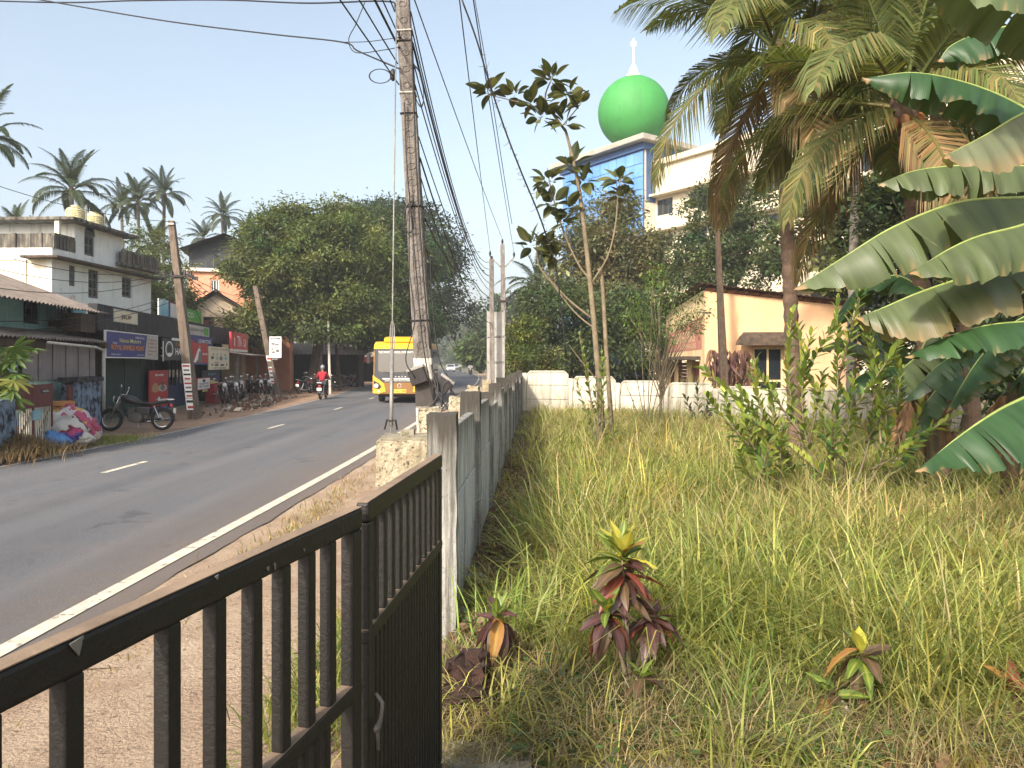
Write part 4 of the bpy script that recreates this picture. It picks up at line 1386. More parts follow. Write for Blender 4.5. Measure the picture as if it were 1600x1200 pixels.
G = Fr(P(306, 0, 46).x, 46.0, R(16))
gh = G.thing('gable_house', 'cream gable house with brown shutters behind the shop signs', 'house')
gw = G.u(378)
pk = (G.u(339), G.z(339, 456))
ez = G.z(306, 480)
gwin = [(G.u(317.5), G.u(335), G.z(326, 513), G.z(326, 495)), (G.u(352), G.u(368), G.z(360, 522), G.z(360, 494))]
mb = MB()
holed_wall(mb, 0, gw, 0, ez, 0, .25, gwin)
mb.box(0, .25, .25, 7, 0, ez).box(gw - .25, gw, .25, 7, 0, ez)
mb.prism([(0, 0, ez), (gw, 0, ez), (gw, 0, ez + .1), (pk[0] if pk[0] < gw else gw / 2, 0, pk[1] - .12), (0, 0, ez + .1)], (0, 0, 0), (0, .25, 0))
mb.build('wall', M['cream2'], gh, local=True)
for wv in gwin:
    wd = window(gh, *wv, .10, M['brownwood'], M['glass'], 0, 2, .07)
    MB().box(wv[0], wv[0] + (wv[1] - wv[0]) * .5, .04, .08, wv[2], wv[3] - .25).build('shutter', M['brownwood'], wd, local=True)
px_ = pk[0]
for k in range(4):
    y0, y1 = -.5 + 1.9 * k, -.5 + 1.9 * (k + 1) - .01
    corrugated('roof_sheet', (-.55, y0, ez - .22), (-.55, y1, ez - .22), (px_, y1, pk[1]), (px_, y0, pk[1]), .3, .03, M['tile'], gh, thick=.12)
    corrugated('roof_sheet', (gw + .6, y0, ez - .3), (gw + .6, y1, ez - .3), (px_, y1, pk[1]), (px_, y0, pk[1]), .3, .03, M['tile'], gh, thick=.12)
MB().tube([(px_, -.52, pk[1] + .03), (px_, 7.1, pk[1] + .03)], .1, 8).build('ridge', M['tile'], gh, local=True)
MB().box(.3, gw - .3, .9, 1.0, 0, ez).build('inside', M['dark'], gh, local=True)

D = Fr(P(440, 0, 56).x, 56.0, R(35))
sd = D.thing('roadside_shed', 'dark low roadside shed under the big tree', 'shed')
for k in range(7):
    a, b = -.3 + k * 1.0, .68 + k * 1.0
    corrugated('roof_sheet', (a, -1.0, 2.55), (b, -1.0, 2.55), (b, 4.5, 3.5), (a, 4.5, 3.5), .25, .03, M['asb'], sd)
MB().box(0, 6.3, 4.0, 4.2, -.05, 3.2).box(0, .2, .4, 4.0, -.05, 2.7).box(6.1, 6.3, .4, 4.0, -.05, 2.7).build('wall', M['dark'], sd, local=True)
for x in (0.1, 2.1, 4.1, 6.2):
    MB().box(x - .06, x + .06, -.7, -.58, -.05, 2.6).build('post', M['bark'], sd, local=True)
for k in range(9):
    MB().box(2.3 + .02 * k, 4.0 + .05 * (k % 3), -.2 + .03 * (k % 4), 1.0, -.02 + .11 * k, .07 + .11 * k).build('plank', M['brownwood'], sd, local=True)
D2 = Fr(P(520, 0, 72).x, 72.0, R(40))
sd2 = D2.thing('roadside_shed', 'farther dark roadside stall beyond the grey poles', 'shed')
for k in range(6):
    a, b = -.3 + k * 1.0, .68 + k * 1.0
    corrugated('roof_sheet', (a, -1.0, 2.5), (b, -1.0, 2.5), (b, 4.0, 3.2), (a, 4.0, 3.2), .25, .03, M['asb'], sd2)
MB().box(0, 5.3, 3.0, 3.2, -.05, 3.0).box(0, .2, .4, 3.0, -.05, 2.6).box(5.1, 5.3, .4, 3.0, -.05, 2.6).build('wall', M['dark'], sd2, local=True)
MB().box(0.3, 4.8, -.7, -.66, 2.0, 2.5).build('awning_strip', M['s_red2'], sd2, local=True)
for x in (.1, 2.6, 5.2):
    MB().box(x - .06, x + .06, -.7, -.58, -.05, 2.5).build('post', M['bark'], sd2, local=True)

# ---------------------------------------------------------------- poles on the left
lp, lp_at = leaning_pole('utility_pole', 'leaning brown concrete pole with pasted posters in front of the shops', (P(304, 0, 25.9).x, 25.9, -.05), (P(268, 0, 25.9).x, 25.9, EYE + 221 / F * 25.9), 0.36, 0.2, M['pole_left'], .9, 8)
def pole_poster(o, at, t0, t1, w0, lines, name='pasted_poster'):
    a, b = at(t0), at(t1)
    n = Vector((0.25, -1, 0)).normalized()
    s_ = Vector((1, .25, 0)).normalized()
    mb = MB()
    q = [a - s_ * w0 / 2, a + s_ * w0 / 2, b + s_ * w0 / 2, b - s_ * w0 / 2]
    off = Vector((0, -.175 - .0, 0))
    mb.prism([p + off for p in q], (0, 0, 0), (0, .004, 0))
    pp = mb.build(name, M['t_white'], o)
    for k in range(lines):
        f0 = (k + .25) / lines
        f1 = (k + .68) / lines
        r0, r1 = a.lerp(b, f0) + off, a.lerp(b, f1) + off
        ww_ = w0 * (.34 + .08 * (k % 2))
        MB().prism([r0 - s_ * ww_ + Vector((0, -.004, 0)), r0 + s_ * ww_ + Vector((0, -.004, 0)), r1 + s_ * ww_ + Vector((0, -.004, 0)), r1 - s_ * ww_ + Vector((0, -.004, 0))], (0, 0, 0), (0, .002, 0)).build('print_line', M[('t_red', 't_black', 'print_grey')[k % 3]], pp)
pole_poster(lp, lp_at, .20, .285, .27, 4)
pole_poster(lp, lp_at, .115, .198, .27, 4)
pole_poster(lp, lp_at, .055, .112, .28, 2)
e = lp_at(.72)
MB().bar(e + Vector((-.5, -.15, 0)), e + Vector((.6, -.15, .02)), .07).build('cross_arm', M['boxrust'], lp)
for xx in (-.4, -.15, .3, .5):
    MB().tube([e + Vector((xx, -.15, .03)), e + Vector((xx, -.15, .2))], [.05, .03], 7).build('insulator', M['black'], lp)
MB().tube([lp_at(.98) + Vector((-.12, -.12, 0)), lp_at(.98) + Vector((.12, -.12, 0))], .04, 8).build('collar', M['pole_white'], lp)
l2, l2_at = leaning_pole('utility_pole', 'leaning pole with a white poster board beside the heap of motorcycles', (P(434, 0, 44).x, 44, -.05), (P(399, 0, 44).x, 44, EYE + 119 / F * 44), 0.40, 0.26, M['pole_left'], .9, 8)
pole_poster(l2, l2_at, .12, .27, .34, 4)
pole_poster(l2, l2_at, .32, .37, .30, 1)
sg = thing('white_board', 'white board with black sketches fixed to the second leaning pole', 'sign', tuple(P(421, 559, 43.4)), R(10))
MB().box(0, .66, 0, .04, 0, 1.22).build('panel', M['t_white'], sg, local=True)
text(sg, 'SOLITAIRE', .05, 1.06, .10, .55, M['t_black'], bold=.03)
for (x, z, a, b) in ((.2, .8, .12, .06), (.42, .75, .13, .05), (.16, .5, .08, .05), (.22, .32, .09, .07), (.45, .4, .12, .09), (.35, .6, .2, .02)):
    disc(sg, x, z, a, b, M['print_grey'], name='print_sketch', n=7)
rectp(sg, .1, .5, -.14, -.02, M['t_black'], 0, 'lower_plate')
text(sg, 'SHOP', .14, -.11, .06, .3, M['t_white'], -.006)
l3, _ = leaning_pole('utility_pole', 'slim grey pole behind the rider in red', (P(502, 0, 50).x, 50, -.05), (P(497, 0, 50).x, 50, EYE + 96 / F * 50), 0.26, 0.2, M['pole'], 1, 4)
l4, _ = leaning_pole('utility_pole', 'thin white pole right of the rider in red', (P(516, 0, 46.5).x, 46.5, -.05), (P(513, 0, 46.5).x, 46.5, EYE + 64 / F * 46.5), 0.15, 0.12, M['pole_white'], 1, 4)
l5, _ = leaning_pole('utility_pole', 'crooked wooden post wrapped in leaves near the parked bikes', (P(531, 0, 52).x, 52, -.05), (P(525, 0, 52).x, 52, EYE + 30 / F * 52), 0.24, 0.18, M['bark'], 1, 4)
l6, _ = leaning_pole('utility_pole', 'grey pole with worn paint beside the blue notice sign', (P(549, 0, 66).x, 66, -.05), (P(546, 0, 66).x, 66, EYE + 80 / F * 66), 0.34, 0.26, M['pole'], 1, 4)
sg = thing('notice_sign', 'small blue and white notice sign on a post left of the bus', 'sign', tuple(P(550, 590, 70)), R(20))
MB().box(0, .85, 0, .05, 1.4, 2.1).build('panel', M['t_blue'], sg, local=True)
rectp(sg, 0, .85, 1.4, 1.55, M['t_white'], -.006, 'lower_strip')
rectp(sg, .06, .34, 1.68, 2.0, M['t_white'], -.006, 'print_block')
text(sg, 'SCHOOL', .42, 1.82, .12, .36, M['t_white'])
text(sg, 'AHEAD', .42, 1.66, .1, .34, M['t_white'])
MB().bar((.8, .05, 0), (.8, .05, 1.4), .08).bar((.1, .05, 0), (.1, .05, 1.4), .06).build('leg', M['galv'], sg, local=True)
# ================================================================ right side: tower with the green dome, white block, orange house
M['dome'] = mat('green_dome_paint', '#388a40', '#338039', 0.8, 0.7, 0.15, 6, spots='#2f7a38', spscale=1.4, splo=0.6, streak='#2f7636', samt=0.36, sscale=1.1)
M['glass_blue'] = mat('blue_curtain_glass', '#5683bd', '#6b97cb', 0.35, 0.12, ovar=0.10)
M['mullion'] = mat('mullion_blue_grey', '#34507c', None, rough=0.5)
M['tower_white'] = mat('tower_white', '#d6cbb2', '#cabfa6', 0.5, 0.85, streak='#b0a998', samt=0.3, sscale=1.2)
M['tower_edge'] = mat('roof_edge_grey', '#a7a297', '#918c82', 1, 0.8)
M['orange'] = mat('orange_plaster', '#dcb48c', '#cfa57c', 1.0, 0.9, 0.2, 30, streak='#b96f3e', samt=0.28, sscale=2.5, spots='#8a5a3c', spscale=2.2, splo=0.68)
M['pale_yellow'] = mat('faded_yellow_plaster', '#e0c99c', '#d4bb8b', 1.5, 0.9, 0.2, 30, streak='#a98459', samt=0.35, sscale=3)
M['brick_rough'] = mat('rough_laterite', '#9a6a4a', '#6d4833', 6, 0.95, 0.8, 12)
M['rust_sheet'] = mat('rusty_roof', '#5b4a40', '#463a33', 4, 0.9, spots='#7a5a44', spscale=6, splo=0.6)
M['rollshut'] = mat('maroon_roll_shutter', '#6e3b31', '#5b2f28', 4, 0.7)
M['door_wood'] = mat('yellow_door', '#b08a4a', '#96733a', 4, 0.7)

Tt = Fr(0, 0, 0)
cx0, cy0 = P(1006, 0, 70).x, 70.0
dirL = Vector((-5.6, 8.0, 0)).normalized()
Tf = Fr(cx0 + dirL.x * 12, cy0 + dirL.y * 12, math.atan2(-dirL.y, -dirL.x))   # u from the far left end towards the near corner
zT = EYE + 353 / F * 70
tw = Tf.thing('dome_tower', 'blue glass tower block carrying the green dome', 'building')
MB().box(0, 12, 0.08, 9, 0, zT - 1.2).build('core', M['tower_white'], tw, local=True)
MB().box(0, 12, 0.02, .079, 0, zT - 1.2).build('curtain_frame', M['mullion'], tw, local=True)
nu, nv = 10, 13
for i in range(nu):
    for j in range(nv):
        u0, u1 = .05 + 11.9 * i / nu, .05 + 11.9 * (i + 1) / nu - .05
        z0 = 6.0 + (zT - 1.2 - 6.0) * j / nv
        z1 = 6.0 + (zT - 1.2 - 6.0) * (j + 1) / nv - .06
        MB().box(u0, u1, -.02, .015, z0, z1).build('pane', M['glass_blue'], tw, local=True)
MB().box(-.9, 12.9, -1.0, 9.8, zT - .55, zT).build('roof_slab', M['tower_edge'], tw, local=True, bevel=.08)
MB().box(-.2, 12.2, -.25, 9.2, zT - 1.19, zT - .56).build('soffit_band', M['mullion'], tw, local=True)
MB().box(12.003, 12.06, .3, 8.7, zT - 6, zT - 1.25).build('side_glass', M['mullion'], tw, local=True)
# the dome stands on the tower roof
dc = P(990, 176, 76)
dr_ = 55.5 / F * 76
dome = thing('green_dome', 'big green spherical dome on top of the glass tower', 'dome', (dc.x, dc.y, zT))
MB().ball(tuple(dc), dr_, None, 64, 40).build('shell', M['dome'], dome, smooth=True)
top = dc.z + dr_
MB().lathe([(.72, -.12), (.70, .22), (.5, .34), (.44, .8), (.34, .9), (.22, 1.15), (.11, 1.35), (.09, 3.0), (.07, 3.9)], (dc.x, dc.y, top), 18).build('finial', M['cream'], dome, smooth=False)
MB().torus(.28, .05, Matrix.Translation((dc.x, dc.y, top + 3.35)) @ Matrix.Rotation(R(90), 4, 'X'), 18, 6).build('crescent', M['cream'], dome)

wbk = Fr(P(1000, 0, 72.5).x, 72.5, math.atan2(-dirL.y, -dirL.x))
wb = wbk.thing('white_block', 'long cream and white office block in front of the palms beyond the trees', 'building')
zR = EYE + 300 / F * 72
Lb = 34
holes = []
for fl in range(5):
    z0 = 2.4 + fl * 3.3
    for k in range(8):
        u0 = 2.2 + k * 4.0
        holes.append((u0, u0 + 2.0, z0, z0 + 1.5))
mb = MB()
holed_wall(mb, 0, Lb, 0, zR, 0, .3, holes)
mb.box(0, Lb, 9.7, 10, 0, zR).box(0, .3, .3, 9.7, 0, zR).box(Lb - .3, Lb, .3, 9.7, 0, zR)
mb.build('wall', M['tower_white'], wb, local=True)
for hh in holes:
    window(wb, hh[0], hh[1], hh[2], hh[3], .12, M['grey_frame'], M['glass'], 2, 0, .07)
for fl in range(5):
    MB().box(-.1, Lb, -.9, -.002, 2.4 + fl * 3.3 + 1.75, 2.4 + fl * 3.3 + 1.95).build('sunshade', M['tower_white'], wb, local=True)
MB().box(-.3, Lb + .3, -.4, 10.3, zR, zR + .5).build('roof_slab', M['tower_white'], wb, local=True)
MB().box(.3, Lb - .3, .7, .8, .1, zR - .1).build('inside', M['dark'], wb, local=True)

# orange house behind the boundary wall
O = Fr(P(1101, 0, 31).x, 31.0, R(-4))
oh = O.thing('orange_house', 'orange shop house with a lean-to roof and faded sign behind the boundary wall', 'house')
ow = 6.2
zc, zr = EYE + 121 / F * 31, EYE + 90 / F * 31
win = (O.u(1176), O.u(1176) + 1.25, -.2, EYE + 24 / F * 31)
z_l = -.6
mb = MB()
holed_wall(mb, 0, ow, z_l, zr - .6, 0, .25, [win])
mb.prism([(0, 0, zr - .6), (ow, 0, zr - .6), (ow, 0, zr - .15), (0, 0, zc - .25)], (0, 0, 0), (0, .25, 0))
mb.build('front_wall', M['orange'], oh, local=True)
for k in range(14):
    u0 = .05 + k * .44
    zz = zc - .24 + (zr - zc + .1) * u0 / ow
    MB().box(u0, u0 + .40, .02, .22, zz, zz + .13).build('brick', M['brick_rough'], oh, local=True)
window(oh, win[0], win[1], win[2], win[3], .08, M['pale_yellow'], M['glass'], 1, 1, .10)
# left face with sign, along the depth
yb = 12.0
zbk = EYE + 73 / F * 43.5 + .2
lh = [(1.2, 3.6, z_l, 2.05), (4.6, 7.6, z_l, 1.95), (8.6, 10.6, z_l, 1.95)]
mbw = MB()
for (y0, y1, ztop_) in ((.252, 1.2, 0), (3.6, 4.6, 0), (7.6, 8.6, 0), (10.6, yb, 0)):
    mbw.box(0, .25, y0, y1, z_l, 2.05)
mbw.prism([(0, .252, 2.05), (0, yb, 2.05), (0, yb, zbk - .15), (0, .252, zc - .2)], (0, 0, 0), (.25, 0, 0))
mbw.build('side_wall', M['pale_yellow'], oh, local=True)
for k in range(15):
    MB().box(.06, .10, 4.6, 7.6, z_l + .17 * k, z_l + .17 * k + .155).build('shutter_slat', M['rollshut'], oh, local=True)
MB().box(.08, .14, 1.25, 3.55, z_l, 2.0).build('door', M['door_wood'], oh, local=True)
for k in range(4):
    MB().box(.05, .08, 1.35 + k * .56, 1.8 + k * .56, .2, 1.7).build('door_panel', M['brownwood'], oh, local=True)
MB().box(.09, .15, 8.6, 10.6, z_l, 2.0).build('shutter', M['rollshut'], oh, local=True)
for (y0, y1) in ((.9, 4.2), (4.3, 10.9)):
    rough_block('canopy', -.7, -.002, y0, y1, 2.06, 2.20, M['fascia_brown'], oh, .02, .15, 3, y0, local=True)
sgn = thing('painted_sign', 'faded maroon painted sign band on the left face of the orange house', 'sign', tuple(O.w(-.01, 11.6, 2.45)), O.a - R(90))
MB().prism([(0, 0, 0), (11.0, 0, 0.05), (11.0, 0, 1.45), (0, 0, .95)], (0, 0, 0), (0, .02, 0)).build('band', mat('faded_maroon', '#a8685c', '#b87c6a', 2, .9, streak='#cf9c80', samt=0.4, sscale=3), sgn, local=True)
text(sgn, 'CUSHION WORKS', .7, .42, .52, 8.6, M['pale_yellow'], bold=.0)
text(sgn, 'SEAT MAKERS', 5.0, .12, .22, 4.6, M['pale_yellow'])
for k in range(7):
    a, b = -.35 + k * 1.0, .65 + k * 1.0 - .02
    zz0, zz1 = zc + .02 + (zr - zc) * a / ow, zc + .02 + (zr - zc) * b / ow
    zb0, zb1 = zbk + (zr - zc) * a / ow, zbk + (zr - zc) * b / ow
    corrugated('roof_sheet', (a, -.45, zz0), (b, -.45, zz1), (b, yb, zb1), (a, yb, zb0), .2, .025, M['rust_sheet'], oh)
# bulging sunshade over the front window
pts = []
for k in range(9):
    a = math.pi * .5 * k / 8
    pts.append((0, -.75 * math.sin(a) * 1.0, .55 * math.cos(a)))
V = [(x, y, z) for x in (-.85, win[1] - win[0] + .5) for (_, y, z) in pts]
Fq = [(k, k + 1, 9 + k + 1, 9 + k) for k in range(8)] + [tuple(range(9)), tuple(range(9, 18))]
mbh = MB().add([Vector((win[0] + (x if x > 0 else x * (1 - .55 * (z / .55) ** 2)), y - .002, z + win[3] + .05)) for x, y, z in V], Fq)
mbh.build('window_hood', M['fascia_brown'], oh, local=True)
# bracket and dark post before the house
MB().tube([(1.1 - .85, -.02, 4.0), (-.3, -.1, 4.0)], .03, 6).build('bracket', M['galv'], oh, local=True)
dp, _ = leaning_pole('utility_pole', 'dark slim post in front of the orange house', (P(1134, 0, 28.5).x, 28.5, -.5), (P(1121, 0, 28.5).x, 28.5, EYE + 205 / F * 28.5), 0.33, 0.16, M['bark'], 1, 6)

# ================================================================ vehicles
M['bus_yellow'] = mat('bus_yellow', '#d3a000', '#cb9800', 2, 0.4, coat=0.3)
M['bus_amber'] = mat('bus_amber', '#7d5519', '#744e16', 2, 0.5)
M['bus_grey'] = mat('bus_dark_grey', '#2b2d30', '#36383b', 2, 0.5)
M['windscreen'] = glass_mat('windscreen', '#55534e', 0.08, 0.8)
M['side_glass'] = glass_mat('bus_side_glass', '#20302f', 0.06, 0.7)
M['tyre'] = mat('tyre', '#1a1a1a', '#242322', 8, 0.9)
M['chrome'] = mat('chrome', '#b5b5b5', None, rough=0.2, metal=0.9)
M['lens'] = glass_mat('lamp_lens', '#d9d9d4', 0.1, 0.8)
M['moto_black'] = mat('moto_black', '#1d1c1c', '#262423', 6, 0.4)
M['moto_red'] = mat('moto_red', '#6a1f22', '#581a1d', 6, 0.4)
M['moto_dust'] = mat('moto_dusty', '#4a4642', '#5d5852', 6, 0.8)
M['helmet_grey'] = mat('helmet_grey', '#7d8287', None, rough=0.35)
M['shirt_red'] = mat('shirt_red', '#9c1f2e', '#8a1a28', 6, 0.9)
M['shirt_white'] = mat('shirt_white', '#d4d2cd', '#c5c2bc', 6, 0.9)
M['jeans'] = mat('jeans_grey', '#3a4148', '#2f353b', 6, 0.9)
M['skin'] = mat('skin_brown', '#7a4f38', None, rough=0.6)
M['car_white'] = mat('car_white', '#cfd2d4', None, rough=0.3, coat=0.4)
M['car_grey'] = mat('car_grey', '#7c8186', None, rough=0.35, coat=0.4)
M['lamp_red'] = mat('tail_lamp', '#b02020', None, rough=0.3)

bus = thing('school_bus', 'yellow and grey school bus driving towards the camera', 'bus', (-5.25, 35.2, road_z(-5, 35)), R(90 + 1.6))
# local frame: x runs back to front negated -> front at x = 0 facing -x in world -y ; use x forward = towards camera
def bp(name, m, mb, bevel=0.0, smooth=False, parent=None):
    return mb.build(name, m, parent or bus, local=True, bevel=bevel, smooth=smooth)
# frame after rotation by ~90deg: local +x -> world +y (towards the rear). width along local y.
W2 = 1.22
prof = [(0.0, .42), (.12, 2.55), (.28, 2.80), (.55, 2.90), (8.4, 2.92), (8.6, 2.8), (8.6, .42)]
bp('body', M['bus_yellow'], MB().prism([(x, -W2, z) for x, z in prof], (0, -W2, 0), (0, W2, 0)), bevel=.09)
pr2 = [(.35, 2.88), (.62, 3.10), (1.2, 3.16), (2.6, 3.12), (3.3, 2.9)]
bp('roof_pod', M['bus_yellow'], MB().prism([(x, -.86, z) for x, z in pr2], (0, -.86, 0), (0, .80, 0)), bevel=.08)
# front: windscreen, dark mask, amber bumper
def front(name, m, pts, t=.02, off=.03, parent=None, bevel=0.0):
    """pts in (y, z); laid on the raked front of the bus"""
    def fx(z): return np.interp(z, [.42, 2.55, 2.8], [0, .12, .28])
    return bp(name, m, MB().prism([(fx(z) - off, y, z) for y, z in pts], (0, 0, 0), (t, 0, 0)), bevel=bevel, parent=parent)
front('mask', M['bus_grey'], [(-1.18, 1.1), (-1.17, 2.55), (1.17, 2.55), (1.18, 1.1), (.8, .98), (-.8, .98)], off=.025)
ws = front('windscreen', M['windscreen'], [(-1.08, 1.52), (-1.06, 2.46), (.98, 2.46), (1.0, 1.52), (.8, 1.46), (-.85, 1.46)], off=.04)
front('wiper', M['black'], [(-.85, 1.28), (-.2, 1.50), (-.2, 1.52), (-.87, 1.30)], off=.062, t=.01)
front('wiper', M['black'], [(.1, 1.30), (.75, 1.50), (.75, 1.52), (.08, 1.32)], off=.062, t=.01)
front('bumper', M['bus_amber'], [(-1.15, .45), (-1.15, .96), (1.15, .96), (1.15, .45)], off=.035, bevel=.01)
front('grille_bar', M['t_white'], [(-.72, 1.13), (-.72, 1.18), (.78, 1.18), (.78, 1.13)], off=.045, t=.012)
for sgn_ in (-1, 1):
    c_ = front('corner_cowl', M['bus_yellow'], [(sgn_ * 1.235, .48), (sgn_ * 1.235, 1.33), (sgn_ * .95, 1.12), (sgn_ * .70, .92), (sgn_ * .62, .55), (sgn_ * .95, .45)], off=.06, t=.05, bevel=.015)
    front('lamp_housing', M['black'], [(sgn_ * 1.18, .72), (sgn_ * 1.2, 1.08), (sgn_ * .95, .95), (sgn_ * .82, .78), (sgn_ * .95, .68)], off=.075, t=.02, parent=bus)
    bp('headlight', M['lens'], MB().lathe([(.02, -.03), (.1, -.02), (.105, .02), (.09, .03)], (0, 0, 0), 16, Matrix.Translation((-.09, sgn_ * 1.06, .83)) @ Matrix.Rotation(R(90), 4, 'Y')))
    bp('fog_lamp', M['lens'], MB().lathe([(.01, -.02), (.055, -.01), (.055, .02)], (0, 0, 0), 12, Matrix.Translation((-.06, sgn_ * .95, .56)) @ Matrix.Rotation(R(90), 4, 'Y')))
    mr = bp('mirror', M['black'], MB().box(-.12, .05, sgn_ * 1.42 - .09, sgn_ * 1.42 + .09, 1.85, 2.35), bevel=.04)
    bp('mirror_arm', M['black'], MB().tube([(.1, sgn_ * 1.15, 2.5), (-.05, sgn_ * 1.40, 2.55), (-.03, sgn_ * 1.42, 2.33)], .022, 6), parent=mr)
front('number_plate', mat('plate_yellow', '#d8b23c', None, rough=.6), [(-.32, .50), (-.32, .66), (.34, .66), (.34, .50)], off=.05, t=.01)
front('badge', M['chrome'], [(.10 * math.cos(a), .84 + .10 * math.sin(a)) for a in np.linspace(0, 2 * math.pi, 13)[:-1]], off=.05, t=.01)
front('badge_core', M['bus_amber'], [(.075 * math.cos(a), .84 + .075 * math.sin(a)) for a in np.linspace(0, 2 * math.pi, 13)[:-1]], off=.056, t=.005)
def ftext(s, y0, z, h, wd, m, off=.07):
    o = text(bus, s, 0, 0, h, wd, m)
    x = np.interp(z, [.42, 2.55], [0, .12]) - off
    o.location = (x, -y0, z)
    o.rotation_euler = (R(90), 0, R(-90))
    return o
ftext('THE WHITE SCHOOL INTERNATIONAL', 1.0 - 2.0 + 1.98, 2.34, .11, 1.92, M['t_white']).location.y = 0.98
ftext('EDUCATIONAL INSTITUTION BUS', 0, 1.03, .07, 1.35, M['t_white'], .05).location.y = .68
ftext('T A T A', 0, 1.22, .06, .55, M['t_white'], .05).location.y = .22
ftext('KL 65 L 9388', 0, .54, .09, .56, M['t_black'], .058).location.y = .28
# flanks: window band with panes, amber lower band
for sgn_ in (-1, 1):
    y = sgn_ * (W2 + .004)
    bp('window_band', M['bus_grey'], MB().box(.55, 8.3, min(y, y + sgn_ * .012), max(y, y + sgn_ * .012), 1.45, 2.6))
    for k in range(6):
        x0 = .7 + k * 1.26
        a, b = sorted((y + sgn_ * .013, y + sgn_ * .022))
        bp('side_window', M['side_glass'], MB().box(x0, x0 + 1.14, a, b, 1.55, 2.48))
    a, b = sorted((y, y + sgn_ * .01))
    bp('flank_panel', M['bus_amber'], MB().box(.6, 8.3, a, b, .55, 1.40))
    a, b = sorted((y + sgn_ * .011, y + sgn_ * .016))
    bp('flank_stripe', M['t_white'], MB().box(.6, 8.3, a, b, 1.36, 1.40))
    for x in (1.7, 6.6):
        Mx = Matrix.Translation((x, sgn_ * 1.05, .46)) @ Matrix.Rotation(R(90), 4, 'X')
        wv = bp('wheel', M['tyre'], MB().lathe([(.25, -.13), (.44, -.12), (.46, -.05), (.46, .05), (.44, .12), (.25, .13)], (0, 0, 0), 26, Mx))
        bp('rim', M['galv'], MB().lathe([(.05, -.16), (.24, -.14), (.26, .0), (.24, .14), (.05, .16)], (0, 0, 0), 18, Mx), parent=wv)
bp('underside', M['black'], MB().box(.3, 8.3, -1.0, 1.0, .3, .415))

